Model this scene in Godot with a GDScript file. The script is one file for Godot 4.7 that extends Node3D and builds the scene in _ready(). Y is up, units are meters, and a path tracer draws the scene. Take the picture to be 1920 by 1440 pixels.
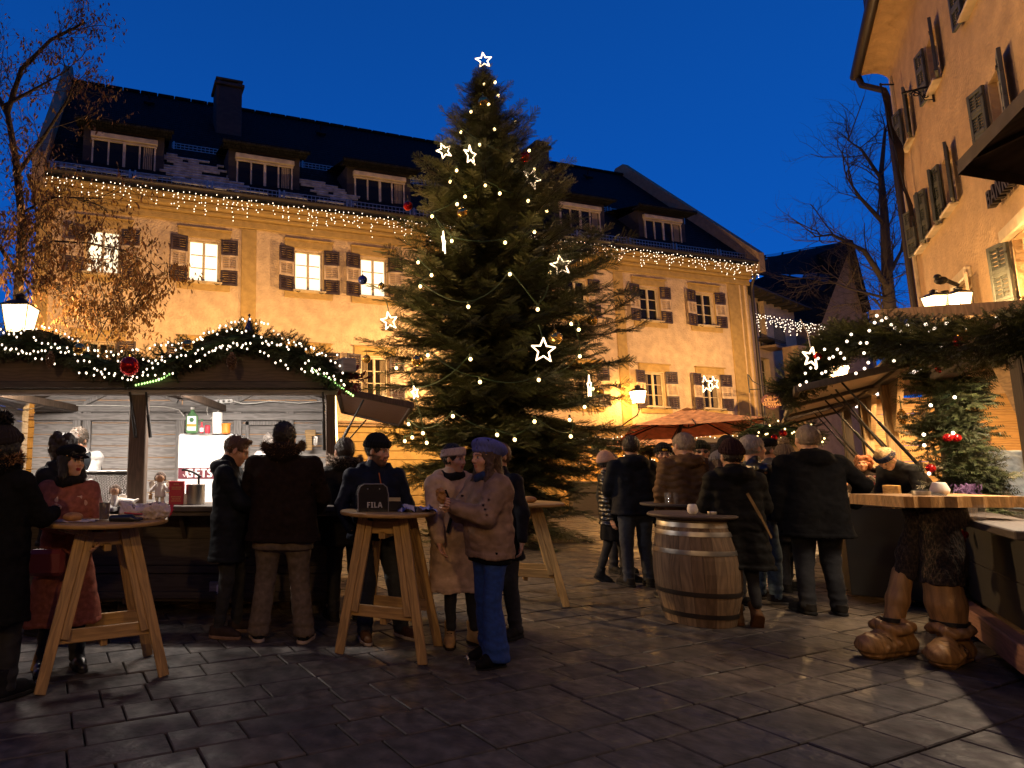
extends Node3D
# A Christmas market at dusk. Metres, y up; the viewer stands at the origin and looks along -z.
const FOCAL := 1157.0
const EYE := 1.5
var sin_p := 0.0
var cos_p := 1.0
var M := {}
var T := {}
var rng := RandomNumberGenerator.new()
var taken := {}

class MB:
	# collects faces given counter-clockwise as seen from outside
	var P := PackedVector3Array()
	var N := PackedVector3Array()
	var C := PackedColorArray()
	var I := PackedInt32Array()
	var U := PackedVector2Array()
	var col := Color.WHITE
	func v(p: Vector3, n: Vector3, u := Vector2.ZERO) -> int:
		P.append(p); N.append(n); C.append(col); U.append(u)
		return P.size() - 1
	func t(a: int, b: int, c: int) -> void:
		I.append(a); I.append(c); I.append(b)
	func poly(pts: Array, hint: Vector3) -> void:
		var n: Vector3 = (pts[1] - pts[0]).cross(pts[2] - pts[0]).normalized()
		var flip := n.dot(hint) < 0.0
		if flip: n = -n
		var b := P.size()
		for p in pts: v(p, n)
		for k in range(1, pts.size() - 1):
			if flip: t(b, b + k + 1, b + k)
			else: t(b, b + k, b + k + 1)
	func box(c: Vector3, s: Vector3, B := Basis.IDENTITY, ch := 0.0) -> void:
		var h := s * 0.5
		if ch <= 0.0:
			for ax in 3:
				for sg in [-1.0, 1.0]:
					var n := Vector3.ZERO; n[ax] = sg
					var a1: int = (ax + 1) % 3
					var a2: int = (ax + 2) % 3
					var q := []
					for k in [[-1, -1], [1, -1], [1, 1], [-1, 1]]:
						var p := n * h[ax]; p[a1] = h[a1] * k[0]; p[a2] = h[a2] * k[1]
						q.append(c + B * p)
					poly(q, B * n)
			return
		ch = minf(ch, minf(h.x, minf(h.y, h.z)) * 0.9)
		var g := h - Vector3(ch, ch, ch)
		for ax in 3:
			var a1: int = (ax + 1) % 3
			var a2: int = (ax + 2) % 3
			for sg in [-1.0, 1.0]:
				var n := Vector3.ZERO; n[ax] = sg
				var q := []
				for k in [[-1, -1], [1, -1], [1, 1], [-1, 1]]:
					var p := n * h[ax]; p[a1] = g[a1] * k[0]; p[a2] = g[a2] * k[1]
					q.append(c + B * p)
				poly(q, B * n)
				for sh in [-1.0, 1.0]:
					var e := []
					for k in [-1.0, 1.0]:
						var p := Vector3.ZERO; p[a1] = h[a1] * sg; p[a2] = g[a2] * sh; p[ax] = g[ax] * k
						e.append(c + B * p)
					for k in [1.0, -1.0]:
						var p := Vector3.ZERO; p[a1] = g[a1] * sg; p[a2] = h[a2] * sh; p[ax] = g[ax] * k
						e.append(c + B * p)
					var hn := Vector3.ZERO; hn[a1] = sg; hn[a2] = sh
					poly(e, B * hn)
		for sx in [-1.0, 1.0]:
			for sy in [-1.0, 1.0]:
				for sz in [-1.0, 1.0]:
					var s3 := Vector3(sx, sy, sz)
					poly([c + B * (s3 * Vector3(h.x, g.y, g.z)), c + B * (s3 * Vector3(g.x, h.y, g.z)), c + B * (s3 * Vector3(g.x, g.y, h.z))], B * s3)
	func bar(a: Vector3, b: Vector3, w: float, d: float, ch := 0.0, up := Vector3.UP) -> void:
		# a box from a to b, w across and d along `up`
		var y := (b - a).normalized()
		var z := up - y * up.dot(y)
		if z.length() < 0.01: z = Vector3.BACK - y * y.z
		z = z.normalized()
		box((a + b) * 0.5, Vector3(w, (b - a).length(), d), Basis(y.cross(z), y, z), ch)
	func ring(c: Vector3, x: Vector3, y: Vector3, n: int, nrm_tilt := Vector3.ZERO) -> int:
		var b := P.size()
		for k in n:
			var a := TAU * k / n
			var d := x * cos(a) + y * sin(a)
			v(c + d, (d.normalized() + nrm_tilt).normalized(), Vector2(float(k) / n, c.y))
		return b
	func stitch(a: int, b: int, n: int) -> void:
		for k in n:
			var k2 := (k + 1) % n
			t(a + k, a + k2, b + k2); t(a + k, b + k2, b + k)
	func tube(pts: Array, rad, n := 8, caps := true) -> void:
		var x := Vector3.ZERO
		var last := -1
		var m := pts.size()
		for i in m:
			var d: Vector3 = (pts[mini(i + 1, m - 1)] - pts[maxi(i - 1, 0)]).normalized()
			if x == Vector3.ZERO:
				x = d.cross(Vector3.UP if absf(d.y) < 0.9 else Vector3.RIGHT).normalized()
			else:
				x = (x - d * x.dot(d)).normalized()
			var y := d.cross(x)
			var r: float = rad[i] if rad is Array or rad is PackedFloat32Array else rad
			var b := ring(pts[i], x * r, y * r, n)
			if last >= 0: stitch(last, b, n)
			if caps and (i == 0 or i == m - 1):
				var cn := -d if i == 0 else d
				var b2 := P.size()
				for k in n: v(P[b + k], cn)
				for k in range(1, n - 1):
					if i == 0: t(b2, b2 + k + 1, b2 + k)
					else: t(b2, b2 + k, b2 + k + 1)
			last = b
	func lathe(prof: Array, n: int, xf := Transform3D.IDENTITY, cap := true) -> void:
		# prof: Vector2(radius, height) from the bottom up
		var last := -1
		var m := prof.size()
		for i in m:
			var a: Vector2 = prof[maxi(i - 1, 0)]
			var c: Vector2 = prof[mini(i + 1, m - 1)]
			var tn := (c - a).normalized()
			var nn := Vector2(tn.y, -tn.x)
			var b := P.size()
			for k in n:
				var an := -TAU * k / n
				var d := Vector3(cos(an), 0, sin(an))
				v(xf * (d * prof[i].x + Vector3(0, prof[i].y, 0)), (xf.basis * (d * nn.x + Vector3(0, nn.y, 0))).normalized(), Vector2(float(k) / n, float(i) / (m - 1)))
			if last >= 0: stitch(last, b, n)
			if cap and prof[i].x > 0.001 and (i == 0 or i == m - 1):
				var cn := (xf.basis * (Vector3.DOWN if i == 0 else Vector3.UP)).normalized()
				var b2 := P.size()
				for k in n: v(P[b + k], cn)
				for k in range(1, n - 1):
					if i == 0: t(b2, b2 + k + 1, b2 + k)
					else: t(b2, b2 + k, b2 + k + 1)
			last = b
	func ball(c: Vector3, r: Vector3, nu := 12, nv := 8, B := Basis.IDENTITY) -> void:
		var prof := []
		for i in nv + 1:
			var a := -PI / 2 + PI * i / nv
			prof.append(Vector2(maxf(cos(a), 0.0005), sin(a)))
		lathe(prof, nu, Transform3D(B * Basis.from_scale(r), c), false)
	func prism(outline: Array, z0: float, z1: float, xf := Transform3D.IDENTITY) -> void:
		# outline in x,y counter-clockwise, extruded along z
		var pk := PackedVector2Array(outline)
		var ix := Geometry2D.triangulate_polygon(pk)
		for f in [[z1, Vector3.BACK], [z0, Vector3.FORWARD]]:
			for k in range(0, ix.size(), 3):
				poly([xf * Vector3(pk[ix[k]].x, pk[ix[k]].y, f[0]), xf * Vector3(pk[ix[k + 1]].x, pk[ix[k + 1]].y, f[0]), xf * Vector3(pk[ix[k + 2]].x, pk[ix[k + 2]].y, f[0])], xf.basis * f[1])
		var ccw := not Geometry2D.is_polygon_clockwise(pk)
		for k in pk.size():
			var a := pk[k]
			var b := pk[(k + 1) % pk.size()]
			var nn := Vector2(b.y - a.y, a.x - b.x) * (1.0 if ccw else -1.0)
			poly([xf * Vector3(a.x, a.y, z0), xf * Vector3(b.x, b.y, z0), xf * Vector3(b.x, b.y, z1), xf * Vector3(a.x, a.y, z1)], xf.basis * Vector3(nn.x, nn.y, 0))
	func add(o: MB, xf: Transform3D) -> void:
		var b := P.size()
		var nb := xf.basis.inverse().transposed()
		for k in o.P.size():
			P.append(xf * o.P[k]); N.append((nb * o.N[k]).normalized()); C.append(o.C[k]); U.append(o.U[k])
		var flip := xf.basis.determinant() < 0.0
		for k in range(0, o.I.size(), 3):
			I.append(b + o.I[k])
			I.append(b + o.I[k + (2 if flip else 1)])
			I.append(b + o.I[k + (1 if flip else 2)])
	func mesh() -> ArrayMesh:
		var m := ArrayMesh.new()
		if P.is_empty(): return m
		var a := []
		a.resize(Mesh.ARRAY_MAX)
		a[Mesh.ARRAY_VERTEX] = P; a[Mesh.ARRAY_NORMAL] = N; a[Mesh.ARRAY_COLOR] = C; a[Mesh.ARRAY_TEX_UV] = U; a[Mesh.ARRAY_INDEX] = I
		m.add_surface_from_arrays(Mesh.PRIMITIVE_TRIANGLES, a)
		return m

class Sdf:
	var o: Vector3
	var h: float
	var nx: int
	var ny: int
	var nz: int
	var d := PackedFloat32Array()
	func _init(lo: Vector3, hi: Vector3, cell: float) -> void:
		o = lo; h = cell
		nx = int((hi.x - lo.x) / cell) + 2; ny = int((hi.y - lo.y) / cell) + 2; nz = int((hi.z - lo.z) / cell) + 2
		d.resize(nx * ny * nz); d.fill(9.0)
	func cone(a: Vector3, b: Vector3, ra: float, rb: float, k := 0.0) -> void:
		var m := maxf(k, h * 3.0)
		var lo := Vector3(minf(a.x - ra, b.x - rb), minf(a.y - ra, b.y - rb), minf(a.z - ra, b.z - rb)) - Vector3(m, m, m)
		var hi := Vector3(maxf(a.x + ra, b.x + rb), maxf(a.y + ra, b.y + rb), maxf(a.z + ra, b.z + rb)) + Vector3(m, m, m)
		var i0 := maxi(0, int((lo.x - o.x) / h)); var i1 := mini(nx - 1, int((hi.x - o.x) / h) + 1)
		var j0 := maxi(0, int((lo.y - o.y) / h)); var j1 := mini(ny - 1, int((hi.y - o.y) / h) + 1)
		var l0 := maxi(0, int((lo.z - o.z) / h)); var l1 := mini(nz - 1, int((hi.z - o.z) / h) + 1)
		var ab := b - a
		var inv := 1.0 / maxf(ab.length_squared(), 1e-9)
		var dr := rb - ra
		var ik := 0.25 / maxf(k, 1e-6)
		for l in range(l0, l1 + 1):
			for j in range(j0, j1 + 1):
				var at := (l * ny + j) * nx + i0
				var p := Vector3(o.x + i0 * h, o.y + j * h, o.z + l * h) - a
				for i in range(i0, i1 + 1):
					var q := clampf(p.dot(ab) * inv, 0.0, 1.0)
					var x := (p - ab * q).length() - ra - dr * q
					var e := d[at]
					var w := k - absf(e - x)
					if w > 0.0: d[at] = minf(e, x) - w * w * ik
					elif x < e: d[at] = x
					at += 1
					p.x += h
	func ell(c: Vector3, r: Vector3, k := 0.0, B := Basis.IDENTITY, carve := false) -> void:
		var m := maxf(r.x, maxf(r.y, r.z)) + maxf(k, h * 2.0)
		if B == Basis.IDENTITY: pass
		var ex := Vector3(m, m, m)
		var i0 := maxi(0, int((c.x - ex.x - o.x) / h)); var i1 := mini(nx - 1, int((c.x + ex.x - o.x) / h) + 1)
		var j0 := maxi(0, int((c.y - ex.y - o.y) / h)); var j1 := mini(ny - 1, int((c.y + ex.y - o.y) / h) + 1)
		var l0 := maxi(0, int((c.z - ex.z - o.z) / h)); var l1 := mini(nz - 1, int((c.z + ex.z - o.z) / h) + 1)
		var Bi := B.inverse()
		var ik := 0.25 / maxf(k, 1e-6)
		var ir := Vector3(1.0 / r.x, 1.0 / r.y, 1.0 / r.z)
		var rm := minf(r.x, minf(r.y, r.z))
		for l in range(l0, l1 + 1):
			for j in range(j0, j1 + 1):
				var at := (l * ny + j) * nx + i0
				for i in range(i0, i1 + 1):
					var q := Bi * (Vector3(o.x + i * h, o.y + j * h, o.z + l * h) - c) * ir
					var k0 := q.length()
					var k1 := (q * ir).length()
					var x := k0 * (k0 - 1.0) / k1 if k1 > 1e-6 else -rm
					var e := d[at]
					if carve:
						var w := k - absf(e + x)
						d[at] = maxf(e, -x) + (w * w * ik if w > 0.0 else 0.0)
					else:
						var w := k - absf(e - x)
						if w > 0.0: d[at] = minf(e, x) - w * w * ik
						elif x < e: d[at] = x
					at += 1
	func cut(n: Vector3, c: float) -> void:
		# keeps what has n.p < c
		for l in nz:
			for j in ny:
				var at := (l * ny + j) * nx
				for i in nx:
					if d[at] < 1.0:
						var x := n.x * (o.x + i * h) + n.y * (o.y + j * h) + n.z * (o.z + l * h) - c
						if x > d[at]: d[at] = x
					at += 1
	func bump(f: Callable, reach := 0.06) -> void:
		for l in nz:
			for j in ny:
				var at := (l * ny + j) * nx
				for i in nx:
					if absf(d[at]) < reach: d[at] += f.call(Vector3(o.x + i * h, o.y + j * h, o.z + l * h))
					at += 1
	func to(mb: MB, xf := Transform3D.IDENTITY, paint = null) -> void:
		var at := PackedInt32Array()
		at.resize(nx * ny * nz); at.fill(-1)
		var sy := nx
		var sz := nx * ny
		var far := h * 1.8
		var nb := xf.basis
		for l in nz - 1:
			for j in ny - 1:
				var b := l * sz + j * sy
				for i in nx - 1:
					var c0 := d[b]
					if c0 < far and c0 > -far:
						var c1 := d[b + 1]; var c2 := d[b + sy]; var c3 := d[b + sy + 1]
						var c4 := d[b + sz]; var c5 := d[b + sz + 1]; var c6 := d[b + sz + sy]; var c7 := d[b + sz + sy + 1]
						var s := int(c0 < 0.0) + int(c1 < 0.0) + int(c2 < 0.0) + int(c3 < 0.0) + int(c4 < 0.0) + int(c5 < 0.0) + int(c6 < 0.0) + int(c7 < 0.0)
						if s > 0 and s < 8:
							var p := Vector3.ZERO
							var n := 0.0
							if (c0 < 0.0) != (c1 < 0.0): p += Vector3(c0 / (c0 - c1), 0, 0); n += 1.0
							if (c2 < 0.0) != (c3 < 0.0): p += Vector3(c2 / (c2 - c3), 1, 0); n += 1.0
							if (c4 < 0.0) != (c5 < 0.0): p += Vector3(c4 / (c4 - c5), 0, 1); n += 1.0
							if (c6 < 0.0) != (c7 < 0.0): p += Vector3(c6 / (c6 - c7), 1, 1); n += 1.0
							if (c0 < 0.0) != (c2 < 0.0): p += Vector3(0, c0 / (c0 - c2), 0); n += 1.0
							if (c1 < 0.0) != (c3 < 0.0): p += Vector3(1, c1 / (c1 - c3), 0); n += 1.0
							if (c4 < 0.0) != (c6 < 0.0): p += Vector3(0, c4 / (c4 - c6), 1); n += 1.0
							if (c5 < 0.0) != (c7 < 0.0): p += Vector3(1, c5 / (c5 - c7), 1); n += 1.0
							if (c0 < 0.0) != (c4 < 0.0): p += Vector3(0, 0, c0 / (c0 - c4)); n += 1.0
							if (c1 < 0.0) != (c5 < 0.0): p += Vector3(1, 0, c1 / (c1 - c5)); n += 1.0
							if (c2 < 0.0) != (c6 < 0.0): p += Vector3(0, 1, c2 / (c2 - c6)); n += 1.0
							if (c3 < 0.0) != (c7 < 0.0): p += Vector3(1, 1, c3 / (c3 - c7)); n += 1.0
							var w := o + (Vector3(i, j, l) + p / n) * h
							var g := Vector3(c1 + c3 + c5 + c7 - c0 - c2 - c4 - c6, c2 + c3 + c6 + c7 - c0 - c1 - c4 - c5, c4 + c5 + c6 + c7 - c0 - c1 - c2 - c3).normalized()
							if paint: mb.col = paint.call(w, g)
							at[b] = mb.v(xf * w, (nb * g).normalized())
					b += 1
		mb.col = Color.WHITE
		var rev := nb.determinant() < 0.0
		var st := [1, sy, sz]
		for l in range(1, nz - 1):
			for j in range(1, ny - 1):
				var b := l * sz + j * sy + 1
				for i in range(1, nx - 1):
					var c0 := d[b]
					if c0 < far and c0 > -far:
						for ax in 3:
							var c1 := d[b + st[ax]]
							if (c0 < 0.0) != (c1 < 0.0):
								var e: int = st[(ax + 1) % 3]
								var f: int = st[(ax + 2) % 3]
								var q0 := at[b - e - f]; var q1 := at[b - f]; var q2 := at[b]; var q3 := at[b - e]
								if q0 >= 0 and q1 >= 0 and q2 >= 0 and q3 >= 0:
									if (c0 < 0.0) != rev: mb.t(q0, q1, q2); mb.t(q0, q2, q3)
									else: mb.t(q0, q2, q1); mb.t(q0, q3, q2)
					b += 1

func at(u: float, v: float, z: float) -> Vector3:
	# the point at depth z that the viewer sees at (u, v) of a 1920 x 1440 view
	var y := (720.0 - v) / FOCAL
	var c := cos_p - y * sin_p
	return Vector3(z * (u - 580.0) / FOCAL / c, EYE + z * (y * cos_p + sin_p) / c, -z)
func gnd(u: float, v: float, h := 0.0) -> Vector3:
	# the point of height h seen there
	var p := at(u, v, 1.0)
	return at(u, v, (EYE - h) / (EYE - p.y))
func lin(r: float, g: float, b: float) -> Color:
	return Color(r, g, b).linear_to_srgb()
func numbered(called: String) -> String:
	var n: int = taken.get(called, 0)
	taken[called] = n + 1
	return called if n == 0 else "%s_%03d" % [called, n]
func tag(o: Node3D, label: String, category: String, group := "", kind := "") -> Node3D:
	if label: o.set_meta("label", label)
	if category: o.set_meta("category", category)
	if group: o.set_meta("group", group)
	if kind: o.set_meta("kind", kind)
	return o
func thing(called: String, label: String, category: String, pos := Vector3.ZERO, turn := 0.0, group := "") -> Node3D:
	var o := Node3D.new()
	o.name = numbered(called)
	add_child(o)
	o.position = pos; o.rotation.y = turn
	tag(o, label, category, group)
	return o
func part(parent: Node3D, called: String, m: Mesh, material: Material, xf := Transform3D.IDENTITY, kind := "") -> MeshInstance3D:
	var o := MeshInstance3D.new()
	o.mesh = m
	o.material_override = material
	o.transform = xf
	if parent == self:
		o.name = numbered(called)
	else:
		var n := 0
		var nm := called
		while parent.has_node(nm):
			n += 1
			nm = "%s_%03d" % [called, n]
		o.name = nm
	parent.add_child(o)
	if kind: o.set_meta("kind", kind)
	return o
func mm(parent: Node3D, called: String, m: Mesh, material: Material, xs: Array, kind := "stuff", cols := []) -> MultiMeshInstance3D:
	var o := MultiMeshInstance3D.new()
	var q := MultiMesh.new()
	q.transform_format = MultiMesh.TRANSFORM_3D
	q.use_colors = not cols.is_empty()
	q.mesh = m
	q.instance_count = xs.size()
	for k in xs.size():
		q.set_instance_transform(k, xs[k])
		if cols: q.set_instance_color(k, cols[k])
	o.multimesh = q
	o.material_override = material
	o.name = numbered(called) if parent == self else called
	parent.add_child(o, true)
	if kind: o.set_meta("kind", kind)
	return o
func omni(called: String, pos: Vector3, color: Color, energy: float, size := 0.1) -> OmniLight3D:
	var l := OmniLight3D.new()
	l.name = called
	l.light_color = color; l.light_energy = energy; l.light_size = size
	l.omni_range = 60.0; l.omni_attenuation = 2.0; l.shadow_enabled = true
	add_child(l, true)
	l.position = pos
	return l
func mat(key: String, c: Color, rough := 0.7, metal := 0.0) -> StandardMaterial3D:
	var m := StandardMaterial3D.new()
	m.resource_name = key
	m.albedo_color = c.linear_to_srgb(); m.roughness = rough; m.metallic = metal
	M[key] = m
	return m
func tri(m: StandardMaterial3D, albedo, height, scale: Vector3, relief := 1.0, world := false, rough = null) -> StandardMaterial3D:
	m.uv1_triplanar = true; m.uv1_world_triplanar = world; m.uv1_scale = scale; m.uv1_triplanar_sharpness = 4.0
	if albedo: m.albedo_texture = albedo
	if height:
		m.heightmap_enabled = true; m.heightmap_texture = height; m.heightmap_scale = relief
	if rough: m.roughness_texture = rough
	return m
func glow(key: String, c: Color, e: float) -> StandardMaterial3D:
	var m := mat(key, Color(0.6, 0.6, 0.6), 0.5)
	m.emission_enabled = true; m.emission = c; m.emission_energy_multiplier = e
	return m
func noise_tex(freq: float, size: int, sd: int, lo: float, hi: float, oct := 4, cell := false, sx := 1) -> ImageTexture:
	var n := FastNoiseLite.new()
	n.seed = sd; n.frequency = freq; n.fractal_octaves = oct
	n.noise_type = FastNoiseLite.TYPE_CELLULAR if cell else FastNoiseLite.TYPE_SIMPLEX_SMOOTH
	var im := n.get_seamless_image(size, size / sx)
	im.convert(Image.FORMAT_RGB8)
	for y in im.get_height():
		for x in im.get_width():
			var g := lerpf(lo, hi, im.get_pixel(x, y).r)
			im.set_pixel(x, y, Color(g, g, g))
	return ImageTexture.create_from_image(im)
func wood_tex(sd: int, along_v: bool, lo: float, hi: float) -> ImageTexture:
	var n := FastNoiseLite.new()
	n.seed = sd; n.frequency = 1.0; n.fractal_octaves = 3
	var im := Image.create(256, 256, false, Image.FORMAT_RGB8)
	for y in 256:
		for x in 256:
			var a := TAU * x / 256.0
			var wob := n.get_noise_3d(cos(a) * 0.35, sin(a) * 0.35, y * 0.012) * 3.0
			var fine := n.get_noise_3d(cos(a) * 0.9 + 9.0, sin(a) * 0.9, y * 0.35)
			var g := 0.5 + 0.28 * sin(y * TAU / 256.0 * 7.0 + wob * 3.0) + 0.35 * fine
			g = lerpf(lo, hi, clampf(g, 0.0, 1.0))
			if along_v: im.set_pixel(y, x, Color(g, g, g))
			else: im.set_pixel(x, y, Color(g, g, g))
	return ImageTexture.create_from_image(im)
func spin(a: float) -> Basis:
	return Basis(Vector3.UP, a)
func frame(x: Vector3, y: Vector3, origin: Vector3) -> Transform3D:
	x = x.normalized()
	var z := x.cross(y).normalized()
	return Transform3D(Basis(x, z.cross(x), z), origin)
func letters(txt: String, px: int, size: float, depth: float, bold := true, serif := false) -> TextMesh:
	var t := TextMesh.new()
	var f := SystemFont.new()
	f.font_names = PackedStringArray(["Droid Serif" if serif else "Droid Sans"])
	if bold: f.font_weight = 700
	t.font = f; t.text = txt; t.font_size = px; t.pixel_size = size / px; t.depth = depth; t.curve_step = 1.5
	return t

func _ready() -> void:
	rng.seed = 20241
	var pitch := atan(152.0 / FOCAL)
	sin_p = sin(pitch); cos_p = cos(pitch)
	var cam := Camera3D.new()
	cam.name = "camera"
	cam.projection = Camera3D.PROJECTION_FRUSTUM
	cam.near = 0.1; cam.far = 400.0
	cam.size = 0.1 * 1440.0 / FOCAL
	cam.frustum_offset = Vector2(0.1 * 380.0 / FOCAL, 0.0)
	cam.position = Vector3(0, EYE, 0)
	cam.rotation.x = pitch
	cam.current = true
	add_child(cam)
	var we := WorldEnvironment.new()
	we.name = "environment"
	var env := Environment.new()
	var sky := Sky.new()
	var sm := PanoramaSkyMaterial.new()
	var si := Image.create(16, 256, false, Image.FORMAT_RGBF)
	for y in 256:
		# deep blue dusk, fading towards the zenith
		var e := 90.0 - (y + 0.5) / 256.0 * 180.0
		var f := clampf(e / 90.0, 0.0, 1.0)
		var k := lerpf(0.66, 0.05, pow(f, 0.70))
		var c := Color(0.0015 + 0.002 * (1.0 - f), k * 0.19, k)
		if e < 0.0: c = Color(0.004, 0.006, 0.012)
		for x in 16: si.set_pixel(x, y, c)
	sm.panorama = ImageTexture.create_from_image(si)
	sky.sky_material = sm
	env.background_mode = Environment.BG_SKY
	env.sky = sky
	env.background_energy_multiplier = 1.0
	env.tonemap_mode = Environment.TONE_MAPPER_LINEAR
	env.tonemap_exposure = 1.0
	env.sdfgi_enabled = true; env.ssao_enabled = true; env.ssil_enabled = true
	we.environment = env
	add_child(we)
	textures()
	materials()
	paving()
	town_house()
	bank_house()
	corner_houses()
	left_stall()
	right_stall()
	umbrellas()
	christmas_tree()
	lanterns()
	garlands()
	bare_trees()
	standing_tables()
	small_things()
	people()

func textures() -> void:
	T.plaster = noise_tex(0.06, 512, 3, 0.0, 1.0, 5)
	T.mottle = noise_tex(0.012, 512, 7, 0.84, 1.0, 5)
	T.wet = noise_tex(0.010, 512, 11, 0.34, 0.95, 4)
	T.stone = noise_tex(0.03, 512, 5, 0.45, 1.0, 6)
	T.grit = noise_tex(0.16, 256, 9, 0.0, 1.0, 3)
	T.weave = noise_tex(0.22, 256, 13, 0.0, 1.0, 2)
	T.cloth = noise_tex(0.02, 256, 14, 0.75, 1.0, 3)
	T.fold = noise_tex(0.018, 256, 15, 0.0, 1.0, 2)
	T.wood_u = wood_tex(21, false, 0.74, 1.0)
	T.wood_v = wood_tex(22, true, 0.70, 1.0)
	T.bark = noise_tex(0.05, 256, 31, 0.0, 1.0, 4, true)
	T.snowy = noise_tex(0.03, 256, 33, 0.6, 1.0, 4)
	var im := Image.create(128, 128, false, Image.FORMAT_RGB8)
	var im2 := Image.create(128, 128, false, Image.FORMAT_RGB8)
	for y in 128:
		for x in 128:
			var row := y / 16
			var fy := (y % 16) / 16.0
			var fx := ((x + (8 if row % 2 else 0)) % 16) / 16.0
			var g := 0.35 + 0.65 * fy
			if fx < 0.1: g *= 0.4
			im.set_pixel(x, y, Color(g, g, g))
			var hsh := float((row * 7919 + ((x + (8 if row % 2 else 0)) / 16 % 8) * 104729) % 97) / 97.0
			g = (0.7 + 0.3 * hsh) * (0.45 if fx < 0.08 or fy < 0.1 else 1.0)
			im2.set_pixel(x, y, Color(g, g, g))
	T.slate = ImageTexture.create_from_image(im)
	T.slate_c = ImageTexture.create_from_image(im2)
	im = Image.create(64, 64, false, Image.FORMAT_RGB8)
	for y in 64:
		for x in 64:
			var a := absf(sin(x * TAU / 32.0)) * absf(sin(y * TAU / 32.0 + (PI / 2 if (x / 16) % 2 else 0.0)))
			im.set_pixel(x, y, Color(a, a, a))
	T.emboss = ImageTexture.create_from_image(im)
	im = Image.create(128, 128, false, Image.FORMAT_RGB8)
	for y in 128:
		for x in 128:
			var a := 0.5 + 0.5 * sin(x * TAU / 16.0 + 1.2 * sin(y * TAU / 8.0))
			im.set_pixel(x, y, Color(a, a, a))
	T.knit = ImageTexture.create_from_image(im)

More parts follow.
